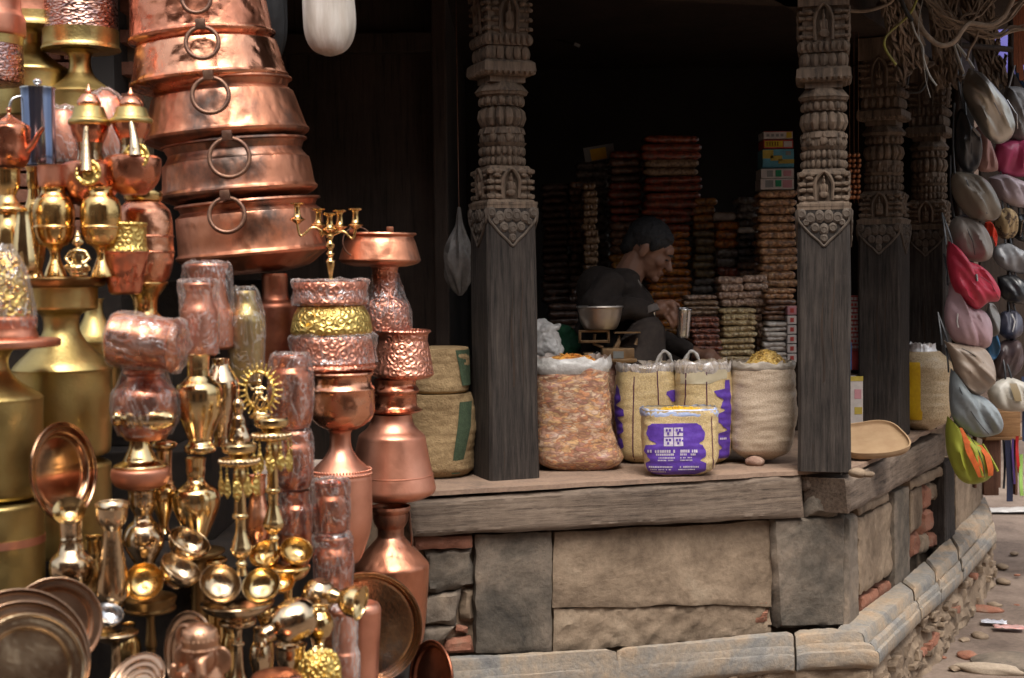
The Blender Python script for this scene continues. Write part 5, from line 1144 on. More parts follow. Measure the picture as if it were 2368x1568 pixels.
sc.patch(r, 'maroon_stripe', LINE, [(y, 1632, 1634.5) for y in range(855, 1060, 12)], .002, 1)
sc.multi(r, 'white_lettering', WPR, [(1018+7*j, 1664+4*i, 1023+7*j, 1667+4*i) for j in range(1) for i in range(4)])
# handles of a carrier bag showing over B and C
for (x0, x1, lab) in ((1512, 1560, 'left white carrier-bag loop standing over the noodle sacks'), (1574, 1624, 'right white carrier-bag loop standing over the noodle sacks')):
    rt = empty('carrier_bag', at((x0+x1)/2, 845, 4.84), lab, 'plastic bag'); s = S(4.84); w_ = (x1-x0)*s/2
    b = BM()
    for dx in (0, .012):
        P = spl([(-w_+dx, dx, -.03), (-w_*.7+dx, dx, .015), (-w_*.1, dx, .048), (w_*.45, dx, .040), (w_*.8, dx, .005), (w_, dx, -.03)], 5)
        tube(b, P, [.004+.0025*abs(math.sin(i*.7)) for i in range(len(P))], 7)
    link('handle', b, PLW, rt, 60)
    b = BM(); ball(b, (0, .01, -.045), (w_*1.25, .03, .028), 14)
    for v in b.verts: v.co += Vector((0, 0, 1))*.008*noise.noise(v.co*50)
    link('bag', b, PLW, rt, 60)
# D
sdk = Sack([(946, 1486, 1656), (980, 1485, 1658), (1020, 1484, 1658), (1060, 1487, 1655), (1090, 1492, 1646), (1108, 1500, 1636)], 4.36, .085, 4.2, .008, .003, 21)
r = sroot(sdk, 'small purple-printed sack of yellow lentils with rolled blue rim, foremost on the counter')
sdk.build(r, NOOD); sdk.heap(r, YEL, .016, sc_=.9, bumpy=.003, bits=80, br=.0035)
sdk.collar(r, BLU, -.024, .004, .004, top=.95, jag=.006)
L = [(976, 1508), (984, 1500), (1000, 1497), (1014, 1502), (1026, 1518), (1030, 1496), (1044, 1494), (1056, 1500), (1066, 1506), (1074, 1498), (1092, 1502), (1105, 1506)]
R = [(976, 1612), (984, 1622), (1000, 1630), (1014, 1628), (1026, 1616), (1030, 1624), (1044, 1630), (1056, 1630), (1066, 1618), (1074, 1630), (1092, 1630), (1105, 1612)]
sp = []
for i in range(len(L)-1):
    for k in range(5):
        t = k/5; t2 = t*t*(3-2*t); y = L[i][0]*(1-t)+L[i+1][0]*t
        sp.append((y, L[i][1]*(1-t2)+L[i+1][1]*t2, R[i][1]*(1-t2)+R[i+1][1]*t2))
sdk.patch(r, 'purple_print', PURP, sp, .002, 16)
q = []
for (ex, ey) in ((1535, 986), (1558, 986), (1535, 1010), (1558, 1010)):
    q += [(ey, ex, ey+21, ex+21)]
sdk.multi(r, 'white_emblem', WPR, q)
q = []
for (ex, ey) in ((1535, 986), (1558, 986), (1535, 1010), (1558, 1010)):
    q += [(ey+3+o1, ex+4+o2, ey+9+o1, ex+9+o2) for o1, o2 in ((0, 0), (0, 7), (8, 3))]
sdk.multi(r, 'emblem_marks', PURP, q, .0045)
q = []
random.seed(3)
for (y, h, x0, x1, step) in ((1040, 7, 1501, 1560, 5.0), (1040, 7, 1568, 1610, 4.4), (1049, 5, 1518, 1560, 4.0), (1049, 5, 1572, 1612, 4.0), (1058, 3, 1520, 1560, 3.4), (1058, 3, 1572, 1600, 3.4), (1064, 3, 1522, 1560, 3.2), (1064, 3, 1572, 1598, 3.2), (1080, 4, 1505, 1555, 3.6), (1080, 4, 1568, 1612, 3.6), (1087, 3, 1508, 1550, 3.2), (1087, 3, 1568, 1606, 3.2), (1093, 3, 1508, 1540, 3.2)):
    x = x0
    while x < x1:
        w_ = step*random.uniform(.6, .85)
        if random.random() > .12: q.append((y, x, y+h, x+w_))
        x += step
sdk.multi(r, 'white_lettering', WPR, q)
sdk.patch(r, 'maroon_stripe', LINE, [(y, 1645, 1647) for y in range(960, 1095, 10)], .0022, 1)
random.seed(11)
# E
se = Sack([(846, 1696, 1834), (862, 1690, 1838), (900, 1688, 1838), (980, 1688, 1836), (1030, 1690, 1832), (1060, 1698, 1824), (1078, 1712, 1806)], 4.60, .10, 2.8, .010, .004, 33, zb=FLZ+.012)
r = sroot(se, 'tall puffed-rice sack topped with yellow sev beside the corner pillar')
se.build(r, RICE); se.collar(r, cloth('off_white_polythene', (.50, .44, .37), (.36, .31, .26), .4, 22, .7, coat=.4), -.014, .016, .006); se.heap(r, SEV, .062, sc_=.75, bumpy=.01, bits=220, br=.004, cx=.01)
rt = empty('stone', at(1747, 1090, 4.62), 'small pinkish brown stone wedged under the puffed-rice sack', 'stone'); s = S(4.62); rt.location.z = FLZ+.013
b = BM(); ball(b, (0, 0, 0), (23*s, 20*s, 13*s), 18)
for v in b.verts: v.co += v.co.normalized()*.004*noise.noise(v.co*50)
link('body', b, stone('pebble', [(.30, .17, .13), (.46, .30, .23), (.52, .40, .33)], sc=30), rt, 60)
# F, beyond the third pillar
sf = Sack([(812, 2092, 2170), (830, 2080, 2184), (850, 2076, 2198), (900, 2072, 2202), (960, 2074, 2200), (1000, 2080, 2186), (1018, 2090, 2164)], 5.52, .11, 2.5, .010, .004, 41)
r = sroot(sf, 'pale puffed-rice sack with a yellow strip, between far pillar and handbags')
sf.build(r, grain('pale_rice', [(.62, .46, .26), (.70, .54, .34), (.56, .42, .23)], 240, coat=.6, gap=(.34, .22, .11), bs_=.35)); sf.collar(r, FILMW, -.01, .03, -.006, top=.8)
sf.patch(r, 'yellow_strip', YPR, [(y, 2104, 2128 if y < 960 else 2132) for y in range(838, 990, 10)], .003, 5)
# jute sacks behind the copper
JUTE = cloth('jute', (.36, .25, .13), (.24, .16, .08), .9, 60, .8, stretch=(1, 1, 1), bsc=160)
GRS = cloth('green_stripe', (.06, .09, .05), (.04, .06, .035), .9, 60, .6)
for (rows, sd_, lab, zb, gs) in (([(908, 940, 1090), (930, 936, 1094), (990, 938, 1096), (1060, 940, 1098), (1096, 950, 1096)], 51, 'lower of two bulging jute sacks with green stripe, beside the nearest pillar', None, [(925, 1062, 1086), (980, 1058, 1082), (1040, 1050, 1078), (1085, 1048, 1072)]),
                                  ([(804, 946, 1086), (830, 940, 1088), (870, 940, 1086), (900, 946, 1084), (914, 954, 1076)], 55, 'upper of two bulging jute sacks with green stripe, beside the nearest pillar', 'up', [(808, 1056, 1084), (850, 1064, 1086), (890, 1066, 1084)])):
    Yf = 4.36
    zb_ = FLZ if zb is None else at(1000, 912, Yf+.12).z
    sk = Sack(rows, Yf, .12, 2.3, .012, .003, sd_, zb=zb_)
    r = sroot(sk, lab, 'sack', 'jute_sack', 'jute sacks with green stripes'); sk.build(r, JUTE); sk.patch(r, 'green_stripe', GRS, [(a, b_, c_) for a, b_, c_ in gs], .003, 5)
# flat round tray on the counter behind the second beam
rt = empty('winnowing_tray', onz(2016, 1050, FLZ+.01), 'round flat tan woven tray lying on the counter between two carved pillars', 'tray')
b = BM(); TR = .125
lathe(b, prof_s([(-.012, TR*.2), (-.010, TR*.95, 1), (.0, TR), (.016, TR*1.02, 1), (.016, TR*.98, 1), (.002, TR*.94), (-.006, TR*.6), (-.007, .001, 1)]), 56, .03)
for v in b.verts:
    a_ = math.atan2(v.co.y, v.co.x); k_ = (abs(math.cos(a_))**3.4+abs(math.sin(a_))**3.4)**(-1/3.4)*.93; v.co.x *= k_; v.co.y *= k_*1.12; v.co.z += .008*noise.noise(v.co*9)
link('body', b, cloth('tan_cane', (.40, .27, .155), (.32, .205, .115), .8, 12, .3), rt, 40)
rt.rotation_mode='QUATERNION'; rt.rotation_quaternion = Vector((0,0,1)).rotation_difference(Vector((-.10,-.30,1)).normalized()); rt.location.z += .045
# rag knot and twig on the beam's corner
rt = empty('rag_knot', onz(1985, 1093, FLZ+.012), 'small knotted grey rag lying on the beam beside the round tray', 'rag')
b = BM(); ball(b, (0, 0, 0), (.030, .022, .016), 14); ball(b, (.028, -.01, -.004), (.02, .014, .010), 12)
for v in b.verts: v.co += v.co.normalized()*.006*noise.noise(v.co*60)
link('body', b, PLS, rt, 60)
# ---------------------------------------------------------------- inside the shop
bench = empty('shop_bench', (1.2, 5.9, FLZ), 'low dark wooden platform at the back of the shop under the packets', 'platform')
BZ = at(1500, 838, 5.55).z
b = BM(); box(b, (-.42, .20, (BZ-FLZ)/2-.012), (1.9, .95, (BZ-FLZ)-.024)); link('body', b, DARKW, bench, 0)
b = BM(); box(b, (-.42, .20, BZ-FLZ-.012), (1.94, .99, .024), None, .003); link('top', b, DARKW, bench, 0)
def pk(name, cols, **k):
    k.setdefault('coat', .8); return grain('packet_'+name, cols, k.pop('sc', 60), st=k.pop('st', (1, 1, 1)), **k)
PKM = dict(
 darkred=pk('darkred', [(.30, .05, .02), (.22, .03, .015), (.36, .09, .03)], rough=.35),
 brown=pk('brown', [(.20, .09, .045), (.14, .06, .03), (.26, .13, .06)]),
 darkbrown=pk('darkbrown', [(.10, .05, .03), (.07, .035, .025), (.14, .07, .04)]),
 orange=pk('orange', [(.62, .20, .015), (.52, .15, .015), (.66, .26, .03)], rough=.35),
 amber=pk('amber', [(.46, .20, .03), (.38, .15, .02)], rough=.35),
 olive=pk('olive', [(.26, .19, .08), (.20, .14, .06)], rough=.4),
 grey=pk('grey', [(.22, .20, .18), (.16, .145, .13), (.28, .25, .22)], rough=.4),
 nuts=pk('nuts', [(.52, .27, .12), (.40, .19, .08), (.60, .36, .18)], sc=70, gap=(.07, .03, .015), bs_=1),
 pale=pk('pale', [(.56, .38, .26), (.46, .29, .20), (.62, .45, .33)], sc=80, gap=(.12, .06, .04), bs_=1),
 beige=pk('beige', [(.62, .48, .24), (.52, .38, .18), (.68, .56, .32)], sc=90, gap=(.18, .10, .04), bs_=.8),
 redbrown=pk('redbrown', [(.30, .09, .045), (.22, .06, .03), (.36, .14, .07)], sc=80, gap=(.04, .012, .01), bs_=1),
 white=pk('white', [(.60, .56, .50), (.52, .47, .42)], sc=40, gap=(.35, .3, .26), bs_=.3),
 black=pk('black', [(.03, .03, .035), (.05, .05, .05)], sc=30, rough=.25),
 tan=pk('tan', [(.34, .22, .12), (.28, .17, .09)], sc=80, gap=(.08, .04, .02)))
_pm = {}
def packet_mesh(kind, w_, h_, var):
    key = (kind, round(w_, 2), round(h_, 3), var)
    if key in _pm: return _pm[key]
    bm = BM(); nx, ny = 20, 12; rings = []
    # pillow: flattened, seams at both ends
    for i in range(nx+1):
        u = i/nx*2-1; prof = max(.16, (1-abs(u)**12))**.5; row = []
        for k in range(ny):
            a = 2*math.pi*k/ny; c = math.cos(a); s_ = math.sin(a)
            y = math.copysign(abs(c)**.5, c)*.07*(.9+.1*prof); z = math.copysign(abs(s_)**.34, s_)*h_/2*prof*1.05
            v = Vector((u*w_/2, y, z)); nn = noise.noise(Vector((u*4+var*9, y*30, z*60+var)))
            row.append(bm.verts.new(v+Vector((.0, .006*nn, .10*h_*nn))))
        rings.append(row)
    for i in range(nx):
        for k in range(ny): bm.faces.new((rings[i][k], rings[i][(k+1) % ny], rings[i+1][(k+1) % ny], rings[i+1][k]))
    bm.faces.new(rings[0]); bm.faces.new(rings[-1]); bmesh.ops.recalc_face_normals(bm, faces=bm.faces[:])
    me = bpy.data.meshes.new('food_packet'); bm.to_mesh(me); bm.free(); me.shade_smooth(); me.materials.append(PKM[kind]); _pm[key] = me; return me
def pstack(x0, x1, yt, yb, n, Y, kinds, desc, top=None, group=None):
    """kinds: list of (kind, how many) from the top; desc names the stack"""
    seq = []
    for k, c in kinds: seq += [k]*c
    s = S(Y); zt = at((x0+x1)/2, yt, Y).z; zb = max(BZ if Y > 5.2 else 0, at((x0+x1)/2, yb, Y).z) if yb >= 826 else at((x0+x1)/2, yb, Y).z
    h = (zt-zb)/len(seq); w_ = (x1-x0)*s; c = at((x0+x1)/2, (yt+yb)/2, Y)
    for i, k in enumerate(seq):
        me = packet_mesh(k, w_, h, i % 3); o = bpy.data.objects.new('food_packet', me); COL.objects.link(o)
        o.location = (c.x+random.uniform(-.006, .006), Y+.06+random.uniform(-.006, .006), zt-h*(i+.5)); o.rotation_euler = (random.uniform(-.03, .03), random.uniform(-.035, .035), random.uniform(-.07, .07)); o.scale = (random.uniform(.92, 1.04), random.uniform(.9, 1.1), random.uniform(.9, 1.1))
        nm = {'darkred': 'dark red', 'darkbrown': 'dark brown', 'redbrown': 'red-brown', 'nuts': 'peanut-brown', 'pale': 'pale pink-brown'}.get(k, k)
        pos = ORD[i] if i < len(ORD) else 'lowest'
        if i == len(seq)-1: pos = 'lowest'
        tag(o, '%s packet, %s in the %s' % (nm, pos, desc), 'packet', group or 'food packets in the %s' % desc)
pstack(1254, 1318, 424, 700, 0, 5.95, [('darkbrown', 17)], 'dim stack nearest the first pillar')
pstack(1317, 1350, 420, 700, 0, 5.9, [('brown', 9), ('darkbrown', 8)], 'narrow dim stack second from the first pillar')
pstack(1348, 1381, 424, 640, 0, 5.75, [('tan', 14)], 'narrow tan stack behind the man\'s back')
pstack(1332, 1409, 372, 640, 0, 6.15, [('grey', 13)], 'grey stack with a yellow label on top')
pstack(1410, 1485, 348, 660, 0, 6.0, [('darkred', 1), ('brown', 2), ('darkbrown', 1), ('darkred', 5), ('brown', 4), ('amber', 4)], 'stack just behind the man\'s head, left side')
pstack(1486, 1621, 312, 500, 0, 5.9, [('darkred', 3), ('tan', 2), ('darkred', 5)], 'tallest dark red stack behind the man\'s head')
pstack(1494, 1598, 500, 836, 0, 5.9, [('darkred', 2), ('orange', 13), ('amber', 1), ('darkbrown', 3)], 'orange stack behind the man\'s face')
pstack(1603, 1655, 458, 836, 0, 5.9, [('amber', 4), ('olive', 6), ('grey', 5), ('brown', 5)], 'olive stack right of the orange one')
pstack(1656, 1706, 490, 700, 0, 5.85, [('white', 1), ('orange', 3), ('grey', 2), ('darkred', 4)], 'short stack with a white packet on top')
pstack(1708, 1754, 456, 640, 0, 5.8, [('grey', 3), ('black', 1), ('white', 1), ('black', 4), ('brown', 2)], 'black and grey stack beside the peanuts')
pstack(1752, 1842, 440, 664, 0, 5.6, [('nuts', 12)], 'peanut stack under the cardboard boxes')
pstack(1660, 1718, 640, 708, 0, 5.42, [('pale', 4)], 'left pale heap over the beige stack')
pstack(1716, 1774, 636, 708, 0, 5.44, [('pale', 4)], 'right pale heap over the beige stack')
pstack(1666, 1748, 712, 836, 0, 5.38, [('beige', 9)], 'beige stack left of the white packets')
pstack(1768, 1840, 666, 742, 0, 5.4, [('nuts', 2), ('brown', 4)], 'brown stack on the white packets')
pstack(1768, 1822, 744, 836, 0, 5.38, [('white', 8)], 'white stack behind the heap of sev')
pstack(1748, 1768, 706, 836, 0, 5.46, [('pale', 4), ('brown', 3)], 'thin brown stack between beige and white')
pstack(1596, 1666, 732, 836, 0, 5.34, [('redbrown', 8)], 'red-brown stack right of the steel tumbler')
pstack(1582, 1664, 682, 730, 0, 5.42, [('pale', 1), ('tan', 3)], 'brown heap behind the man\'s hand')
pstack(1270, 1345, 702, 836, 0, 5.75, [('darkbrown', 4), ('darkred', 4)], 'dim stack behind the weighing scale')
# boxes
def carton(x0, x1, y0, y1, Y, mats, label, dep=.12, decos=()):
    s = S(Y); c = at((x0+x1)/2, y1, Y); w_ = (x1-x0)*s; h = (y1-y0)*s
    rt = empty('carton', (c.x, Y+dep/2, c.z), label, 'box')
    b = BM(); box(b, (0, 0, h/2), (w_, dep, h*.985), None, .002); link('body', b, mats, rt, 0)
    for (nm, fx0, fx1, fy0, fy1, m_) in decos:
        b = BM(); box(b, (-w_/2+(fx0+fx1)/2*w_, -dep/2-.0008, h*(1-(fy0+fy1)/2)), ((fx1-fx0)*w_, .0012, (fy1-fy0)*h)); link(nm, b, m_, rt, 0)
def flat(name, c, r=.5): return cloth('card_'+name, c, tuple(x*.8 for x in c), r, 30, .1)
MW = flat('white', (.50, .45, .42)); MR = flat('red', (.42, .06, .05)); MY = flat('yellow', (.55, .38, .03)); MB = flat('blue', (.10, .30, .38)); MG = flat('green', (.02, .22, .10)); MP = flat('pink', (.46, .22, .24)); MK = flat('grey', (.22, .22, .21)); MO = flat('ochre', (.42, .32, .06)); MBL = flat('bright_blue', (.02, .16, .45))
carton(1766, 1833, 304, 321, 5.62, MW, 'topmost carton on the peanut stack, white face edged yellow', decos=[('print', .78, .97, .12, .9, MY), ('print', .0, 1, .0, .08, MR)]+[('lettering', .1+.16*k, .2+.16*k, .35, .7, MK) for k in range(4)])
carton(1766, 1834, 323, 343, 5.62, MR, 'red-edged carton with yellow face, second on the peanut stack', decos=[('print', .04, .65, .15, .85, MY), ('print', .68, .96, .2, .85, MW)]+[('lettering', .1+.09*k, .14+.09*k, .25, .75, MR) for k in range(5)])
carton(1764, 1836, 345, 388, 5.62, MB, 'blue carton with ochre swirls under the yellow carton', decos=[('print', .0, .34, .05, .5, MO), ('print', .25, .62, .35, .62, MO), ('print', .5, 1, .55, .78, MO), ('lettering', .74, .9, .12, .34, MK)])
carton(1760, 1836, 390, 412, 5.6, MW, 'white carton with dark green circle, upper of two alike', decos=[('print', .18, .36, .2, .85, MK), ('print', .44, .62, .15, .85, MG), ('print', .68, .92, .2, .8, MP)])
carton(1759, 1836, 413, 438, 5.6, MW, 'white carton with grey and bright green patches, lowest of the cartons', decos=[('print', .14, .38, .15, .8, MK), ('print', .44, .62, .15, .75, MG), ('print', .66, .94, .15, .85, MP)])
for k in range(6):
    carton(1821, 1842, 708+22*k, 728+22*k, 5.36, MP if k == 0 else MW, '%s of the small cartons with red marks beside the white packets' % ORD[k], decos=[('lettering', .3, .7, .25, .75, MR)])
for k in range(9):
    carton(1962, 1992, 684+14*k, 697+14*k, 5.5, MW if k % 2 else MR, '%s red and white packet carton in the gap right of the corner pillar' % ORD[k], decos=[('lettering', .2+.25*j, .38+.25*j, .25, .75, MR if k % 2 else MW) for j in range(3)])
carton(1958, 1970, 790, 856, 5.45, MBL, 'bright blue box edge in the gap right of the corner pillar')
carton(1964, 1998, 810, 856, 5.48, MR, 'brick-red box beside the bright blue box edge')
carton(1956, 1996, 872, 1010, 5.2, MW, 'white printed tin box behind the corner pillar above the round tray', decos=[('print', .0, .12, 0, 1, flat('orange', (.6, .22, .02))), ('print', .5, .9, .2, .36, MP), ('print', .5, .95, .5, .62, MO), ('lid', 0, 1, -.02, .06, MO)])
rt = empty('shelf_board', at(1980, 862, 5.5), 'dark shelf board carrying the red boxes right of the corner pillar', 'shelf'); b = BM(); box(b, (0, .08, -.012), (.16, .3, .024)); link('body', b, DARKW, rt, 0)
rt = empty('label_card', at(1386, 372, 6.08), 'yellow and white label card on top of the grey packet stack', 'label'); s = S(6.08)
b = BM(); box(b, (0, 0, 0), (70*s, .004, 34*s), Matrix.Rotation(-.15, 4, 'Y')); o = link('card', b, MK, rt, 0); o.location = (0, 0, 18*s)
b = BM(); box(b, (-2*s, -.004, 0), (36*s, .003, 26*s), Matrix.Rotation(-.15, 4, 'Y')); o = link('print', b, flat('gold', (.75, .42, .03)), rt, 0); o.location = (0, 0, 16*s)
rt = empty('ceiling_lamp', at(1334, 104, 6.6), 'small pale lamp end glinting high in the dark shop', 'lamp'); b = BM(); tube(b, [(-.012, 0, .006), (.014, 0, -.006)], .008, 10); link('tube', b, PLW, rt, 60); b = BM(); tube(b, [(-.012, 0, .006), (-.30, .1, .09)], .004, 6); link('arm', b, DARKW, rt, 60)
# strings of brown beads hanging in the gap right of the corner pillar
rt = empty('bead_string', at(1973, 470, 5.3), 'strings of large brown beads hanging in the gap right of the corner pillar', 'beads'); s = S(5.3)
for dx in (-8, 2, 12):
    b = BM()
    for k in range(9): ball(b, ((dx+random.uniform(-2, 2))*s, 0, (110-k*12)*s), 6.2*s, 10)
    tube(b, [(dx*s, 0, 0), (dx*s, 0, 2.55-rt.location.z)], .001, 4); link('string', b, metal('bead_brown', (.30, .13, .06), (.2, .08, .04), .4), rt, 60)
# ---------------------------------------------------------------- weighing scale with its pan
sw = empty('weighing_scale', at(1405, 838, 4.86), 'old brass-coloured counter scale standing behind the snack-mix sack', 'scale'); s = S(4.86)
SCM = metal('scale_brass', (.34, .22, .12), (.22, .14, .08), .5, .1, 20)
def sx(x, y, d=0): return Vector(((x-1405)*s, d*s, (838-y)*s))
b = BM(); box(b, sx(1428, 821), (74*s, 60*s, 34*s), None, 3*s); box(b, sx(1360, 826), (22*s, 50*s, 24*s), None, 2*s); box(b, sx(1405, 832), (130*s, 70*s, 8*s), None, 2*s); link('base', b, SCM, sw, 30)
b = BM(); box(b, sx(1428, 819, -31), (24*s, 3*s, 16*s)); link('dial_plate', b, MK, sw, 0)
b = BM()
for x in (1341, 1407): box(b, sx(x, 777), (6*s, 26*s, 28*s), None, 1*s)
box(b, sx(1374, 789), (72*s, 26*s, 6*s), None, 1*s); box(b, sx(1374, 765), (72*s, 26*s, 5*s), None, 1*s); link('pan_frame', b, SCM, sw, 30)
b = BM(); tube(b, [sx(1376, 772), sx(1374, 795), sx(1395, 803)], 4*s, 8); tube(b, [sx(1432, 776), sx(1431, 790), sx(1424, 806)], [2*s, 6*s, 8*s], 8); tube(b, [sx(1474, 782), sx(1470, 798)], [2*s, 5*s], 8); box(b, sx(1450, 769), (60*s, 40*s, 3*s)); link('beam', b, SCM, sw, 30)
pot('weighing_pan', 'dented aluminium bowl sitting on the counter scale', 'pan', 1388, 4.86, [(707, 54), (710, 55, 1), (714, 52), (735, 48), (752, 42), (761, 36, 1), (762, 34)], metal('aluminium', (.50, .44, .39), (.38, .33, .29), .4, .1, 10))
rt = empty('wooden_crate', at(1405, 839, 4.96), 'dark wooden crate hidden under the counter scale', 'crate'); b = BM(); hz = rt.location.z-FLZ; box(b, (0, 0, -hz/2), (.24, .16, hz), None, .004); link('body', b, DARKW, rt, 0)
rt = empty('plastic_bag', at(1262, 830, 4.85), 'crumpled white plastic bag behind the snack-mix sack, against the nearest pillar', 'plastic bag'); s = S(4.85)
blob('bag', [('e', (0, 0, 34*s), (38*s, 26*s, 40*s)), ('e', (-8*s, 0, 70*s), (30*s, 20*s, 22*s)), ('t', [(8*s, 0, 66*s), (34*s, 0, 78*s)], [10*s, 3*s]), ('e', (16*s, 0, 24*s), (26*s, 20*s, 22*s))], PLW, rt, .004, 2, disp=.03, dsc=24)
rt = empty('green_bag', at(1312, 836, 5.0), 'dark green cloth bag in the shade left of the scale', 'bag'); s = S(5.0)
blob('bag', [('e', (0, 0, 36*s), (34*s, 26*s, 40*s)), ('e', (-8*s, 0, 66*s), (24*s, 20*s, 18*s))], cloth('green_cloth', (.01, .07, .03), (.006, .04, .02), .8, 20), rt, .005, 3, disp=.02)
# ---------------------------------------------------------------- the shopkeeper
PY = 5.12; s = S(PY)
per = empty('person', at(1440, 1040, PY), 'man in a dark jacket sitting in the dim shop, head bowed, tipping a steel tumbler', 'person'); O = at(1440, 1040, PY)
per.location = O
def m_(x, y, d=0): return at(x, y, PY+d)-O     # d metres deeper
SKIN = cloth('skin', (.22, .11, .07), (.17, .085, .055), .5, 8, .15, spec=.4)
JAC = cloth('jacket_cloth', (.030, .022, .018), (.02, .015, .013), .85, 60, .4)
TRO = cloth('trouser_cloth', (.05, .038, .032), (.035, .027, .024), .9, 60, .4)
HAIR = cloth('black_hair', (.018, .017, .018), (.008, .008, .009), .55, 120, .8)
hc = m_(1502, 572)
ax = (m_(1499, 508)-m_(1500, 640)).normalized()     # crown direction is tilted forward: face looks down right
tl = math.radians(30)                               # head pitch
HM = Matrix.Rotation(math.radians(-12), 4, 'Z') @ Matrix.Rotation(tl, 4, 'Y')
HS = .91
def h(x, y, z): return hc + (HM @ Vector((x, y, z)))*HS
def hE(x, y, z, rx, ry, rz, extra=None): return ('e', h(x, y, z), (rx*HS, ry*HS, rz*HS), HM if extra is None else HM @ extra)
body = [hE(-.010, 0, .020, .092, .074, .088), hE(.030, 0, -.030, .064, .060, .080), hE(.052, 0, -.084, .036, .038, .030), hE(.020, 0, -.075, .055, .052, .035),
        hE(.076, 0, .020, .022, .050, .030), hE(.086, 0, -.002, .014, .040, .014), ('t', [h(.088, 0, -.002), h(.112, 0, -.038)], [.009, .014]), hE(.106, 0, -.040, .012, .017, .010),
        hE(.090, 0, -.066, .013, .024, .007), hE(.088, 0, -.078, .012, .022, .007), hE(.080, 0, -.100, .018, .024, .018),
        hE(.066, -.040, -.030, .024, .020, .022), hE(.066, .040, -.030, .024, .020, .022), hE(-.006, -.073, -.018, .018, .009, .032), hE(-.006, .073, -.018, .018, .009, .032),
        hE(.084, -.028, -.004, .010, .014, .009), hE(.084, .028, -.004, .010, .014, .009),
        ('t', [h(-.02, 0, -.06), m_(1452, 640, .0), m_(1440, 668, 0)], [.052, .056, .062]),
        # trunk inside the clothes
        ('e', m_(1418, 725, .03), (.09, .10, .14)), ('e', m_(1418, 800, .03), (.10, .10, .14)), ('e', m_(1420, 960, .03), (.17, .16, .10))]
def hand(parts, wr, palm, fingers, thumb, pr=.022):
    parts.append(('t', [wr, palm], [.024, .030])); parts.append(('e', palm, (.034, .020, .034)))
    for f in fingers: parts.append(('t', f, [.0095, .009, .008, .0068][:len(f)]))
    parts.append(('t', thumb, [.012, .010, .008]))
# near (right) arm reaches to the tumbler: wrist 1512,718 palm 1532,716
body.append(('t', [m_(1440, 716, -.15), m_(1508, 719, -.15)], [.030, .026]))
hand(body, m_(1508, 719, -.15), m_(1530, 714, -.15),
     [[m_(1542, 700, -.165), m_(1558, 704, -.175), m_(1566, 722, -.178), m_(1565, 736, -.172)],
      [m_(1546, 706, -.155), m_(1561, 713, -.185), m_(1566, 731, -.190), m_(1564, 745, -.186)],
      [m_(1542, 716, -.150), m_(1554, 726, -.190), m_(1561, 741, -.196), m_(1562, 752, -.192)],
      [m_(1534, 722, -.150), m_(1545, 736, -.185), m_(1553, 750, -.192), m_(1556, 758, -.188)]],
     [m_(1532, 702, -.135), m_(1552, 698, -.120), m_(1568, 706, -.110)])
# far (left) hand rests low right
body.append(('t', [m_(1570, 803, .05), m_(1618, 822, .02)], [.028, .025]))
hand(body, m_(1618, 822, .02), m_(1636, 826, .01),
     [[m_(1646, 820, .01), m_(1656, 822, .0), m_(1664, 828, -.005)], [m_(1648, 825, 0), m_(1660, 829, -.01), m_(1668, 835, -.012)], [m_(1646, 830, -.01), m_(1658, 835, -.02), m_(1665, 840, -.02)], [m_(1642, 835, -.015), m_(1652, 840, -.025), m_(1658, 845, -.028)]],
     [m_(1632, 818, .03), m_(1642, 812, .02), m_(1650, 812, .01)])
blob('body', body, SKIN, per, .0042, 2)
blob('hair', [hE(-.018, 0, .034, .098, .080, .086), hE(-.072, 0, -.015, .040, .062, .060), hE(-.088, 0, -.045, .020, .045, .026), hE(.020, -.068, .020, .020, .012, .030), hE(.020, .068, .020, .020, .012, .030), hE(.036, 0, .066, .040, .056, .028)], HAIR, per, .004, 1, disp=.004, dsc=90)
b = BM()
for sy in (-1, 1): tube(b, [h(.094, sy*.014, .008), h(.098, sy*.030, .014), h(.086, sy*.046, .010)], [.003, .0042, .002], 6)
link('eyebrow', b, HAIR, per, 60)
b = BM()
for sy in (-1, 1): ball(b, h(.088, sy*.029, -.010), (.008, .011, .004), 8, HM)
link('closed_eye', b, HAIR, per, 60)
b = BM(); tube(b, [h(.100, -.024, -.0715), h(.1035, 0, -.0715), h(.100, .024, -.0715)], [.0012, .0025, .0012], 6); link('mouth', b, cloth('lips', (.16, .06, .045)), per, 60)
jac = [('e', m_(1416, 790, .03), (.150, .155, .17)), ('e', m_(1413, 712, .03), (.130, .165, .15)), ('e', m_(1422, 664, .02), (.100, .155, .065)), ('e', m_(1388, 668, .03), (.09, .14, .085)),
       ('t', [m_(1410, 660, -.13), m_(1375, 706, -.15), m_(1362, 742, -.14), m_(1400, 726, -.17), m_(1452, 712, -.18), m_(1498, 719, -.155)], [.058, .056, .052, .048, .042, .034]),
       ('t', [m_(1440, 660, .16), m_(1450, 730, .18), m_(1478, 772, .13), m_(1540, 792, .07), m_(1588, 812, .03)], [.062, .056, .050, .044, .036]),
       ('t', [m_(1452, 634, -.055), m_(1466, 664, -.05), m_(1494, 690, -.03), m_(1498, 770, -.03)], [.022, .022, .020, .016]), ('t', [m_(1444, 620, .05), m_(1470, 660, .06), m_(1496, 690, .05), m_(1500, 770, .05)], [.022, .022, .020, .016]),
       ('e', m_(1440, 640, 0), (.07, .09, .035)), ('e', m_(1456, 740, .01), (.11, .13, .12))]
blob('jacket', jac, JAC, per, .0065, 4, disp=.016, dsc=14)
b = BM(); tube(b, spl([m_(1470, 648, -.055), m_(1482, 672, -.05), m_(1490, 700, -.065), m_(1488, 730, -.08)], 5), .0016, 6); link('zip', b, STEEL, per, 60)
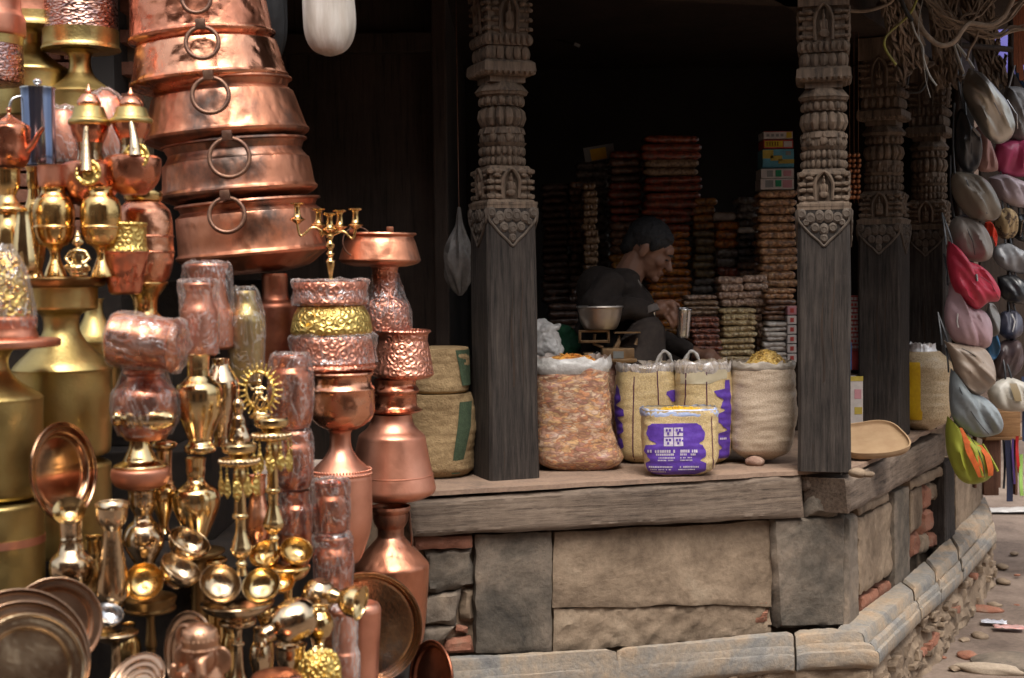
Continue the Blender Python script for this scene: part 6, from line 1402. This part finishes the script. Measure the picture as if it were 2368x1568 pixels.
b = BM(); tube(b, spl([m_(1460, 634, -.05), m_(1474, 652, -.052), m_(1481, 662, -.045)], 4), [.008]*9, 8); link('shirt_collar', b, cloth('shirt', (.16, .14, .12)), per, 60)
b = BM(); tube(b, [m_(1500, 713, -.157), m_(1507, 727, -.165)], .036, 14); link('shirt_cuff', b, cloth('cuff', (.13, .11, .10)), per, 60)
b = BM(); ring_t(b, m_(1510, 719, -.152), .029, .004, m_(1530, 714, -.15)-m_(1508, 719, -.15), 24, 6); link('watch_strap', b, STEEL, per, 60)
tro = [('e', m_(1420, 960, .03), (.19, .18, .13)), ('t', [m_(1400, 960, -.08), m_(1450, 860, -.20), m_(1496, 772, -.16)], [.105, .090, .068]), ('t', [m_(1496, 772, -.16), m_(1506, 860, -.17), m_(1500, 970, -.14)], [.066, .058, .045]),
       ('t', [m_(1420, 960, .10), m_(1500, 890, .12), m_(1560, 836, .08)], [.10, .085, .066]), ('t', [m_(1560, 836, .08), m_(1600, 900, .06), m_(1640, 985, .04)], [.064, .055, .042])]
blob('trousers', tro, TRO, per, .007, 4, disp=.010, dsc=9)
for (x, y, d) in ((1520, 1024, -.14), (1665, 1024, .04)):
    blob('shoe', [('t', [m_(x-14, y-6, d), m_(x+26, y+3, d)], [.038, .030])], HAIR, per, .006, 2)
pot('steel_tumbler', 'shiny ribbed steel tumbler held in the shopkeeper\'s hand', 'tumbler', 1581, 4.93, [(712, 17), (714, 18.5), (718, 17), (745, 16), (776, 14.5), (781, 13)], STEEL, ax=(.05, -.1, 1))
# ---------------------------------------------------------------- handbags hanging at the right
rope = empty('hanging_pole', (0, 0, 0), 'dark upright pole and crossbars carrying the strings of handbags', 'pole')
def polebar(nm, a, b_, r): b = BM(); tube(b, [a, b_], r, 8); link(nm, b, DARKW, rope, 60)
pa = at(2214, 1120, 5.42); polebar('upright', Vector((pa.x, pa.y, .9)), Vector((pa.x, pa.y, 2.5)), .014)
pc = at(2335, 900, 5.75); polebar('upright', Vector((pc.x, pc.y, 1.0)), Vector((pc.x, pc.y, 2.6)), .014)
polebar('crossbar', Vector((pa.x-.05, pa.y, 2.38)), Vector((pc.x+.3, pc.y, 2.38)), .012)
def leather(name, c, rough=.42, c2=None, coat=.15): return cloth('bag_'+name, c, c2 or tuple(x*.72 for x in c), rough, 5, .35, coat=coat, spec=.5, bsc=26)
def handbag(outline, Y, mat, label, th=.055, strap=None, seed=0, zipm=None, kind='handbag', stripes=None, folds=.014, zipl=None):
    """outline: preview points clockwise round the silhouette; a full soft pouch is swelled from it"""
    P = spl([Vector((x, y, 0)) for x, y in outline]+[Vector((*outline[0], 0))], 5)[:-1]
    cx = sum(p.x for p in P)/len(P); cy = sum(p.y for p in P)/len(P)
    c = at(cx, cy, Y); s = S(Y)
    yt = min(p.y for p in P)
    root = empty('handbag', c, label, 'bag', None)
    bm = BM(); n = len(P); R = 10
    tp_ = min(P, key=lambda p: p.y); aa = math.atan2(-(tp_.y-cy), tp_.x-cx)+.12*math.sin(seed*3.7); ca = math.cos(aa); sa = math.sin(aa)
    sides = []
    for sg in (-1, 1):
        rings = []
        for j in range(R):
            t = j/R; row = []
            for p in P:
                x = (p.x-cx)*(1-t)*s; z = -(p.y-cy)*(1-t)*s
                prof = math.sqrt(max(0, 1-(1-t)**2.2))
                v = Vector((x*14+seed, z*14, sg)); ang = math.atan2(z, x)
                q1 = x*ca+z*sa; q2 = -x*sa+z*ca
                f = folds*(noise.noise(Vector((q2*22+2.5*q1+seed, q1*5, sg)))+.55*noise.noise(Vector((q2*60+seed, q1*9, sg))))*min(1, t*4)
                y = sg*(th*prof) + f*2.2 + .006*noise.noise(v)*min(1, t*4)
                row.append(bm.verts.new((x, y, z)) if not (sg == 1 and j == 0) else sides[0][0][P.index(p)])
            rings.append(row)
        cen = bm.verts.new((0, sg*th, 0)); sides.append(rings)
        for j in range(R-1):
            for k in range(n): bm.faces.new((rings[j][k], rings[j][(k+1) % n], rings[j+1][(k+1) % n], rings[j+1][k]))
        for k in range(n): bm.faces.new((rings[-1][k], rings[-1][(k+1) % n], cen))
    body = link('body', bm, mat, root, 60)
    def onf(px, py, off=.003):
        """front surface point, found from the outline"""
        x = (px-cx)*s; z = -(py-cy)*s; best = 0
        ang = math.atan2(z, x); r = math.hypot(x, z); rb = max((math.hypot((p.x-cx)*s, (p.y-cy)*s)*math.cos(math.atan2(-(p.y-cy), p.x-cx)-ang) for p in P if abs(((math.atan2(-(p.y-cy), p.x-cx)-ang)+math.pi) % (2*math.pi)-math.pi) < .3), default=r)
        t = max(0, 1-r/max(rb, r)); return Vector((x, -th*math.sqrt(max(0, 1-(1-t)**2.2))-.006-off, z))
    if not strap and th > .045:
        tx, ty = tp_.x, tp_.y; b = BM()
        for dx in (-7, 8):
            pts = [Vector(((tx+dx-cx)*s, -.012, -(ty+10-cy)*s)), Vector(((tx+dx*.6-cx-3)*s, .0, -(ty-22-cy)*s)), Vector(((tx-cx-8)*s, .03, -(ty-64-cy)*s))]
            tube(b, spl(pts, 5), 2.2*s, 6)
        link('strap', b, LK, root, 60)
    if strap:
        for st_ in strap:
            b = BM(); pts = [Vector(((x-cx)*s, -.01, -(y-cy)*s)) for x, y in st_[0]]; tube(b, spl(pts, 5), st_[1]*s, 6); link('strap', b, st_[2] if len(st_) > 2 else mat, root, 60)
    if zipl:
        for z_ in zipl:
            b = BM(); tube(b, [onf(x, y) for x, y in z_[0]], z_[1]*s, 6); link('zip', b, z_[2], root, 60)
    if not zipl and len(P) > 40 and th > .045:
        LA = max(abs((p.x-cx)*ca-(p.y-cy)*sa) for p in P)*.62; WB = max(abs(-(p.x-cx)*sa-(p.y-cy)*ca) for p in P)*.34; sg_ = 1 if seed % 2 else -1
        b = BM(); pts = []
        for j in range(12):
            t = -1+2*j/11; u1 = LA*t; u2 = sg_*WB*(1-.5*t*t); pts.append(onf(cx+u1*ca-u2*sa, cy-(u1*sa+u2*ca)))
        tube(b, pts, 1.0*s, 6); link('seam', b, LK, root, 60)
    if stripes:
        for (quads, m_) in stripes:
            b = BM(); rows = []
            for (y, x0, x1) in quads: rows.append([b.verts.new(onf(x0+(x1-x0)*i/6, y, .004)) for i in range(7)])
            for j in range(len(rows)-1):
                for i in range(6): b.faces.new((rows[j][i], rows[j][i+1], rows[j+1][i+1], rows[j+1][i]))
            link('stripe', b, m_, root, 60)
    return root
LK = leather('black', (.03, .032, .036), .3, coat=.4)
LB = leather
# rear string first
YR = 5.62
handbag([(2326, 200), (2368, 205), (2400, 240), (2400, 320), (2350, 328), (2326, 290), (2318, 240)], YR, LB('grey', (.30, .29, .29)), 'grey handbag at the right edge beside the big silvery one', strap=[([(2330, 205), (2344, 150), (2352, 108)], 2.5)], seed=1)
handbag([(2345, 146), (2368, 168), (2392, 210), (2380, 216), (2352, 178)], YR+.1, cloth('denim', (.10, .22, .46), (.06, .14, .32), .8, 60), 'blue denim bag at the right edge above the grey handbag', .03, seed=2, zipl=[([(2350, 160), (2364, 186), (2380, 208)], 2, STEEL)])
handbag([(2256, 296), (2272, 292), (2296, 345), (2308, 385), (2300, 396), (2262, 392), (2252, 340)], YR-.08, LB('rose_tan', (.44, .24, .21)), 'rose-tan handbag squeezed between the black and magenta ones', .04, seed=3)
handbag([(2304, 332), (2350, 322), (2400, 330), (2410, 380), (2370, 408), (2318, 402), (2296, 372)], YR, LB('magenta', (.52, .07, .17)), 'magenta handbag below the grey one at the right', seed=4, strap=[([(2345, 330), (2352, 290), (2358, 330)], 2)])
handbag([(2286, 410), (2320, 402), (2368, 420), (2405, 430), (2400, 478), (2340, 476), (2305, 452)], YR, LB('lilac', (.50, .42, .46)), 'pale lilac handbag below the magenta one', seed=5)
handbag([(2298, 488), (2330, 480), (2350, 500), (2348, 545), (2318, 552), (2300, 530)], YR, cloth('leopard', (.42, .30, .16), (.09, .06, .04), .7, 40, .3, thr=(.42, .5)), 'brown spotted handbag between lilac and silver ones', seed=6)
handbag([(2340, 500), (2368, 496), (2395, 520), (2390, 556), (2350, 552)], YR+.05, LK, 'small black tasselled bag at the right edge beside the spotted one', seed=7, zipl=[([(2354+7*k, 510), (2352+7*k, 548)], 2.4, STEEL) for k in range(3)])
handbag([(2300, 570), (2330, 562), (2368, 580), (2400, 575), (2400, 630), (2350, 632), (2312, 616), (2296, 592)], YR, LB('silver', (.42, .43, .45), .32), 'silver-grey handbag below the spotted one', seed=8)
handbag([(2306, 640), (2340, 634), (2368, 648), (2400, 650), (2400, 700), (2340, 700), (2312, 680)], YR, LK, 'glossy black handbag below the silver-grey one', seed=9)
handbag([(2316, 722), (2344, 716), (2362, 736), (2362, 772), (2338, 786), (2314, 774), (2308, 748)], YR, LB('slate', (.085, .085, .12)), 'slate-blue handbag with white zip pull below the glossy black one', seed=10, zipl=[([(2330, 726), (2334, 742), (2330, 766)], 1.8, PLW)])
handbag([(2286, 700), (2300, 705), (2312, 735), (2306, 775), (2290, 775), (2282, 740)], YR-.1, LB('ash', (.22, .21, .20)), 'small ash-grey bag between the pink and slate-blue handbags', .035, seed=11)
handbag([(2280, 745), (2294, 752), (2308, 790), (2308, 822), (2294, 834), (2282, 810)], YR-.06, LB('blue', (.03, .16, .34)), 'bright blue handbag peeping out right of the pink one', .035, seed=12)
handbag([(2298, 800), (2330, 784), (2360, 792), (2364, 840), (2344, 872), (2308, 876), (2296, 846)], YR, LB('plum_brown', (.10, .065, .065)), 'dark plum-brown handbag above the white patterned one', seed=13)
handbag([(2292, 888), (2330, 872), (2368, 884), (2405, 900), (2400, 944), (2340, 952), (2300, 940), (2284, 912)], YR-.05, LB('white', (.62, .58, .50)), 'white handbag with tan and blue motif, lowest of the rear string', seed=14, stripes=[([(884, 2324, 2340), (905, 2328, 2346), (925, 2334, 2350)], LB('tan', (.36, .27, .15)))])
# front string
YF = 5.28
handbag([(2240, 158), (2262, 168), (2300, 205), (2328, 242), (2346, 290), (2338, 318), (2312, 332), (2286, 322), (2262, 285), (2240, 240), (2228, 195)], YF-.06, metal('silver_leather', (.62, .60, .55), (.50, .48, .43), .42, .06, 6), 'big silvery white handbag, topmost of the front string', .075, strap=[([(2204, 104), (2214, 135), (2228, 172)], 3.2, LB('pearl', (.50, .49, .46))), ([(2210, 104), (2232, 132), (2250, 160)], 3.2, LB('pearl', (.50, .49, .46)))], seed=21, zipl=[([(2250, 175), (2272, 225), (2296, 272)], 1.2, LB('grey', (.30, .29, .29))), ([(2318, 235), (2338, 270), (2344, 300)], 1.2, STEEL)])
handbag([(2222, 250), (2240, 288), (2262, 310), (2272, 350), (2262, 388), (2240, 400), (2220, 384), (2208, 345), (2210, 300), (2216, 260)], YF+.04, LK, 'glossy black handbag below the silvery one', .055, strap=[([(2224, 258), (2214, 190), (2206, 110)], 3, LK), ([(2232, 280), (2226, 200), (2216, 120)], 2.4, LK)], seed=22, zipl=[([(2238, 300), (2256, 318)], 3.5, LB('grey', (.30, .29, .29)))])
handbag([(2204, 398), (2228, 398), (2268, 408), (2296, 435), (2316, 484), (2304, 508), (2270, 512), (2236, 498), (2210, 462), (2200, 425)], YF, LB('taupe', (.20, .165, .125), .3), 'glossy taupe handbag below the black one', .065, strap=[([(2206, 404), (2202, 330), (2204, 240)], 2.6, LK)], seed=23)
handbag([(2206, 500), (2240, 500), (2276, 525), (2296, 570), (2290, 598), (2262, 606), (2226, 594), (2202, 560), (2196, 525)], YF+.03, LB('stone', (.27, .235, .205), .5), 'matt grey-brown handbag just above the crimson one', .06, strap=[([(2204, 505), (2196, 440), (2196, 360)], 2.6, LK)], seed=24, zipl=[([(2220, 520), (2236, 560), (2244, 590)], 1, LK)])
handbag([(2278, 515), (2290, 512), (2306, 540), (2304, 570), (2298, 558), (2294, 535), (2288, 560), (2282, 540)], YF+.08, cloth('scarlet', (.70, .05, .02)), 'scarlet strap loops sticking out between two grey handbags', .01, seed=25)
handbag([(2192, 556), (2206, 566), (2232, 600), (2262, 612), (2290, 635), (2311, 672), (2310, 696), (2286, 700), (2262, 716), (2238, 704), (2210, 676), (2195, 635), (2190, 590)], YF-.04, LB('crimson', (.55, .035, .075)), 'crimson handbag with metal badge in the middle of the front string', .07, seed=26, zipl=[([(2241, 634), (2243, 650)], 3, STEEL), ([(2252, 640), (2276, 655), (2300, 690)], 1, LB('maroon', (.30, .03, .05)))])
handbag([(2196, 650), (2210, 676), (2240, 706), (2276, 720), (2294, 750), (2294, 790), (2280, 806), (2240, 806), (2204, 788), (2186, 750), (2184, 712), (2192, 680)], YF, LB('pink', (.50, .33, .36)), 'dusty pink handbag with hanging zip pull below the crimson one', .07, seed=27, zipl=[([(2202, 724), (2201, 742), (2204, 756)], 1.6, PLW)])
handbag([(2182, 786), (2200, 792), (2236, 798), (2276, 806), (2298, 840), (2302, 876), (2290, 900), (2262, 914), (2234, 900), (2212, 868), (2200, 830)], YF-.03, LB('beige', (.40, .31, .24)), 'beige handbag gathered at the side, below the pink one', .065, seed=28)
handbag([(2198, 850), (2212, 870), (2238, 902), (2278, 920), (2308, 950), (2320, 990), (2306, 1006), (2262, 1012), (2226, 996), (2200, 960), (2194, 900)], YF-.01, LB('blue_grey', (.30, .34, .36), .6), 'pale blue-grey cloth handbag above the green and orange one', .065, seed=29)
handbag([(2190, 960), (2204, 975), (2240, 1008), (2270, 1030), (2292, 1062), (2296, 1096), (2276, 1116), (2240, 1120), (2212, 1100), (2192, 1050), (2186, 1000)], YF, LB('lime', (.36, .38, .04), .6), 'lime green handbag with orange stripes, lowest of the front string', .06, seed=30,
        stripes=[([(985, 2208, 2214), (1010, 2214, 2226), (1040, 2220, 2246), (1070, 2236, 2258), (1100, 2252, 2268)], cloth('orange_cloth', (.62, .13, .03), None, .7, 40)), ([(1026, 2250, 2262), (1050, 2264, 2280), (1080, 2272, 2288), (1098, 2276, 2290)], cloth('orange_cloth', (.62, .13, .03), None, .7, 40))],
        strap=[([(2270, 1026), (2290, 1060), (2306, 1090)], 3, LB('lime', (.36, .38, .04), .6))])
# wooden stool with box under the bags, belts beside it
stl_ = empty('wooden_stand', at(2305, 1150, 5.75), 'brown wooden stand with a tan box top under the lowest handbags', 'stand'); s = S(5.75)
def q3(x, y, d=0): return Vector(((x-2305)*s, d, (1150-y)*s))
b = BM(); box(b, q3(2318, 980, .12), (80*s, .26, 60*s), None, .004); link('box_top', b, BOXW, stl_, 30)
b = BM(); box(b, q3(2318, 1012, .12), (86*s, .28, 7*s), None, .003); link('rim', b, BOXW, stl_, 30)
for x in (2294, 2352):
    for d in (.02, .22):
        b = BM(); box(b, q3(x, 1080, d) if x == 2294 else q3(x, 1080, d), ((34 if x == 2294 and d < .1 else 6)*s, .03, 132*s), None, .002); link('leg', b, wood('stand_brown', (.14, .065, .04), (.20, .10, .065), (.07, .03, .02)), stl_, 30)
for i, (x, y0, y1, w_, m_, lab) in enumerate(((2321, 1016, 1130, 5, LK, 'black belt with pale stitching hanging from the wooden stand'), (2333, 1016, 1160, 14, LB('navy', (.02, .025, .06)), 'broad navy belt, longest hanging from the wooden stand'), (2344, 1014, 1120, 5, LB('purple', (.10, .05, .22)), 'purple belt between the navy and red ones'), (2351, 1008, 1094, 7, LB('red', (.55, .02, .02)), 'red belt hanging at the right edge'), (2358, 1050, 1146, 8, LB('pale_green', (.36, .60, .14)), 'light green belt hanging lowest at the right edge'), (2364, 870, 1020, 9, LB('blue_sack', (.03, .05, .12)), 'dark blue strap at the right edge beside the stand'))):
    Yb = 5.66-.01*i; o = at(x, y1, Yb); s = S(Yb); rt = empty('belt', o, lab, 'belt')
    b = BM(); n = 14; rows = []
    for j in range(n+1):
        t = j/n; z = (y1-y0)*s*t; dx = .006*math.sin(t*4+i)+(-.02*(1-t) if i < 0 else .012*(1-t)*(i > 2)); 
        rows.append([b.verts.new((dx+u_*w_*s/2, v_*.0018+.006*math.sin(t*5+i), z)) for u_, v_ in ((-1, -1), (1, -1), (1, 1), (-1, 1))])
    for j in range(n):
        for k in range(4): b.faces.new((rows[j][k], rows[j][(k+1) % 4], rows[j+1][(k+1) % 4], rows[j+1][k]))
    b.faces.new(rows[0][::-1]); b.faces.new(rows[-1]); link('strap', b, m_, rt, 30)
# ---------------------------------------------------------------- carved struts, ribbons, tarpaulin
def strut(top, bot, w_, Y, label, seed):
    """leaning timber carved with layered figures, its foot a fringed block"""
    a = at(*top, Y-.25); c = at(*bot, Y); root = empty('carved_strut', c, label, 'strut', 'carved roof struts above the pillars'); s = S(Y); rr = random.Random(seed)
    d = a-c; L = d.length; q = Vector((0, 0, 1)).rotation_difference(d.normalized()); T = q.to_matrix().to_4x4(); W_ = w_*s/2
    b = BM(); box(b, (0, .02, L/2), (W_*1.3, W_*1.0, L)); bmesh.ops.transform(b, matrix=T, verts=b.verts[:]); link('timber', b, STRUTW, root, 0)
    b = BM(); n = int(190)
    for k in range(n):
        z = rr.random()*L; x = rr.uniform(-.9, .9)*W_; hgt = rr.uniform(.02, .05)
        ball(b, (x, -.02-rr.random()*.03, z), (rr.uniform(.003, .007), .012, hgt), 7, Matrix.Rotation(rr.uniform(-.35, .35), 4, 'Y'))
    for k in range(16):
        z = rr.choice([0, .0, .28, .55, .8])*L+rr.uniform(-.01, .01); ball(b, (rr.uniform(-1, 1)*W_*1.0, -.03, z), (rr.uniform(.010, .028), .022, rr.uniform(.005, .011)), 8)
    for v in b.verts: v.co += Vector((noise.noise(v.co*40), 0, noise.noise(v.co*40+Vector((4, 4, 4)))))*.008
    bmesh.ops.transform(b, matrix=T, verts=b.verts[:]); link('carving', b, STRUTW, root, 50)
strut((2062, -60), (2100, 150), 84, 5.0, 'nearest carved roof strut, behind the yellow-green cable', 1)
strut((2170, -60), (2188, 180), 62, 5.35, 'second carved roof strut, in the tangle of cables left of the silvery handbag', 2)
strut((2240, -40), (2302, 196), 66, 5.9, 'farthest carved roof strut, above the silvery handbag against the purple sheet', 3)
tp = empty('tarpaulin', (4.4, 9.6, 0), 'purple-blue sheet hanging across the street behind the cables', 'sheet')
b = BM(); g = []
for i in range(25):
    g.append([b.verts.new(((i/24-.5)*3.4, .12*math.sin(i*.9)+.05*noise.noise(Vector((i*.3, j*.4, 0))), 2.75+j*.16)) for j in range(14)])
for i in range(24):
    for j in range(13): b.faces.new((g[i][j], g[i+1][j], g[i+1][j+1], g[i][j+1]))
o = link('sheet', b, cloth('purple_sheet', (.13, .12, .40), (.08, .07, .28), .6, 3, .2), tp, 60); sm_ = o.modifiers.new('thick', 'SOLIDIFY'); sm_.thickness = .006
for i in range(5):
    a = at(2346+6*i, -30, 5.2-.03*i); c = at(2350+6*i, 150+18*(i % 3), 5.2-.03*i)
    b = BM(); mid = (a+c)/2
    for k in range(1):
        d = (c-a); W_ = .008; V = []
        for j in range(9):
            p = a+d*j/8-c; V.append([b.verts.new(p+Vector((W_*u_, .002*v_+.004*math.sin(j+i), 0))) for u_, v_ in ((-1, -1), (1, -1), (1, 1), (-1, 1))])
        for j in range(8):
            for k2 in range(4): b.faces.new((V[j][k2], V[j][(k2+1) % 4], V[j+1][(k2+1) % 4], V[j+1][k2]))
        b.faces.new(V[0][::-1]); b.faces.new(V[-1])
    o = link('ribbon', b, cloth('rust_ribbon', (.32, .10, .04), None, .7, 30), None, 30); o.location = c
    tag(o, 'rust-orange ribbon hanging at the top right edge', 'ribbon', 'rust-orange ribbons at the top right edge')
# ---------------------------------------------------------------- cables
CABM = cloth('dusty_cable', (.34, .26, .19), (.20, .15, .11), .7, 30, .3)
CABD = cloth('dark_cable', (.05, .045, .04), None, .6, 30, .2)
CABY = cloth('yellow_cable', (.34, .32, .07), (.22, .19, .08), .6, 20, .2)
CABW = cloth('pale_cable', (.42, .40, .36), None, .6, 20, .2)
CABO = cloth('orange_cord', (.50, .14, .06), None, .6, 20, .2)
def cable(pts, r, Y, mat, label, group=None, jit=0, dy=0, seed=0):
    rr = random.Random(seed); P = [(x+rr.uniform(-jit, jit), y+rr.uniform(-jit, jit)) for x, y in pts]
    W_ = [at(x, y, Y+dy*i/len(P)+.01*rr.uniform(-1, 1)) for i, (x, y) in enumerate(P)]; o0 = W_[0]
    b = BM(); tube(b, spl([p-o0 for p in W_], 6), r*S(Y), 7)
    o = link('cable', b, mat, None, 60); o.location = o0; tag(o, label, 'cable', group); return o
cable([(1880, -20), (1905, 6), (1940, 20), (1985, 26), (2025, 20), (2060, 4), (2075, -20)], 4.5, 4.75, CABM, 'thick dusty cable sagging above the corner pillar')
cable([(2090, -20), (2112, 30), (2138, 76), (2172, 104), (2204, 98), (2228, 66), (2244, 54), (2290, 58), (2322, 36), (2350, -20)], 6, 4.72, CABM, 'thickest tan cable looping lowest above the silvery handbag')
cable([(2101, 214), (2128, 212), (2142, 190), (2140, 166), (2122, 155), (2104, 168), (2098, 196)], 2.6, 5.1, CABD, 'dark coil of cable hanging beside the third pillar')
cable([(2128, -20), (2108, 26), (2088, 48), (2058, 74), (2046, 92), (2048, 114), (2072, 150)], 3, 4.7, CABY, 'yellow-green kinked cable above the third pillar')
cable([(2072, -20), (2104, 42), (2117, 77), (2134, 109), (2136, 136), (2150, 175), (2166, 198)], 2.4, 4.68, CABW, 'thin pale wire dangling past the dark coil')
cable([(2078, -20), (2092, 20), (2110, 48)], 5, 4.66, CABD, 'short black cable end crossing the yellow-green one')
cable([(2345, 140), (2352, 60), (2362, -20)], 2.4, 5.3, CABO, 'orange cord at the top right edge')
cable([(2262, 70), (2256, 92), (2242, 116), (2236, 140)], 3, 4.9, CABM, 'short tan cable drooping left of the farthest strut')
cable([(2138, -20), (2124, 60), (2134, 130), (2142, 190), (2152, 226)], 1.0, 4.7, CABW, 'hair-thin wire hanging beside the dark coil')
GC = 'dusty tan cables bundled at the top right'
for k in range(9):
    cable([(2120+6*k, -20), (2150+4*k, 14), (2186+2*k, 40), (2226, 58), (2270, 66), (2314, 52), (2350, 20), (2378, -10)], random.uniform(1.8, 4), 4.85+.02*k, CABM, 'one of the dusty tan cables bundled together at the top right', GC, 12, 0, k)
for k in range(6):
    cable([(2270+9*k, -20), (2262, 20), (2238, 46), (2204, 60), (2170, 40), (2148, 10), (2138+4*k, -20)], random.uniform(1.5, 3), 5.0+.02*k, CABM, 'one of the dusty tan cables bundled together at the top right', GC, 14, 0, 30+k)
for k in range(5):
    cable([(2226, 64), (2270, 78), (2310, 80), (2345, 66), (2385, 50+6*k)], random.uniform(1.5, 3.4), 4.95, CABM, 'one of the dusty tan cables bundled together at the top right', GC, 8, 0, 60+k)
# ---------------------------------------------------------------- litter on the street
def litter(px, py, sx_, sy_, mat, label, nm='litter', h=.004, cat='litter', rz=0):
    o0 = onz(px, py, .012); b = BM(); g = []
    for i in range(9):
        g.append([b.verts.new(((i/8-.5)*sx_*(1+.2*noise.noise(Vector((j*.6, px, 0)))), (j/6-.5)*sy_*(1+.3*noise.noise(Vector((i*.6, py, 0)))), .012+h*2*noise.noise(Vector((i*.8, j*.8, px))))) for j in range(7)])
    for i in range(8):
        for j in range(6): b.faces.new((g[i][j], g[i+1][j], g[i+1][j+1], g[i][j+1]))
    o = link(nm, b, mat, None, 40); o.location = o0; o.rotation_euler = (0, 0, rz); k = o.modifiers.new('t', 'SOLIDIFY'); k.thickness = .002; tag(o, label, cat)
def rockt(px, py, r, mat, label, nm='stone', cat='stone', sq=(1, 1, .45), rz=0):
    o0 = onz(px, py, .01); b = BM(); q = bmesh.ops.create_icosphere(b, subdivisions=3, radius=1)
    for v in b.verts: v.co = Vector((v.co.x*r*sq[0], v.co.y*r*sq[1], v.co.z*r*sq[2]))*(1+.25*noise.noise(v.co*1.3+Vector((px, py, 0))))
    o = link(nm, b, mat, None, 60); o.location = o0+Vector((0, 0, r*sq[2]*.2)); o.rotation_euler = (0, 0, rz); tag(o, label, cat)
litter(2298, 1443, .10, .06, cloth('foil', (.75, .75, .78), (.5, .52, .6), .2, 30, .8, coat=1), 'crumpled white plastic scrap on the street', rz=-.3)
litter(2333, 1456, .12, .06, cloth('pink_foil', (.70, .28, .24), (.62, .45, .42), .3, 30, .8, coat=1), 'pinkish red plastic scrap beside the white one on the street', rz=-.25)
litter(2350, 1182, .42, .16, PLW, 'white paper sheet lying far down the street at the right edge', rz=.1)
litter(2262, 1410, .03, .02, cloth('bluebit', (.3, .42, .5)), 'tiny pale blue scrap near the stone step')
rockt(2272, 1413, .07, BRK1, 'flat reddish brick shard on the street beyond the plastic scraps', 'brick_shard', 'brick', (1.2, .5, .3), -.3)
rockt(2340, 1535, .13, STG, 'large flat pale stone sunk in the street at the lower right corner', sq=(1.2, 1, .22))
rockt(2290, 1552, .08, stone('sand', [(.34, .27, .20), (.42, .34, .26)]), 'long sandy stone near the lower right corner', sq=(1.6, .35, .3), rz=-.4)
rockt(2238, 1518, .04, BRK1, 'small orange brick crumb beside the sandy stone', 'brick_shard', 'brick')
for k, (x, y) in enumerate(((2200, 1440), (2245, 1372), (2320, 1345), (2352, 1330), (2230, 1480), (2300, 1400), (2180, 1520), (2345, 1280), (2318, 1310), (2352, 1400), (2210, 1545), (2265, 1470))):
    o0 = onz(x, y, .01); b = BM(); bmesh.ops.create_icosphere(b, subdivisions=2, radius=.012+.010*(k % 3))
    for v in b.verts: v.co = Vector((v.co.x*1.3, v.co.y, v.co.z*.5))*(1+.3*noise.noise(v.co*80+Vector((k, 0, 0))))
    o = link('pebble', b, BRK1 if k % 3 == 0 else PLS, None, 60); o.location = o0; o.rotation_euler = (0, 0, k)
    tag(o, 'small pebble of brick or stone scattered on the street', 'pebble', 'pebbles scattered on the street')
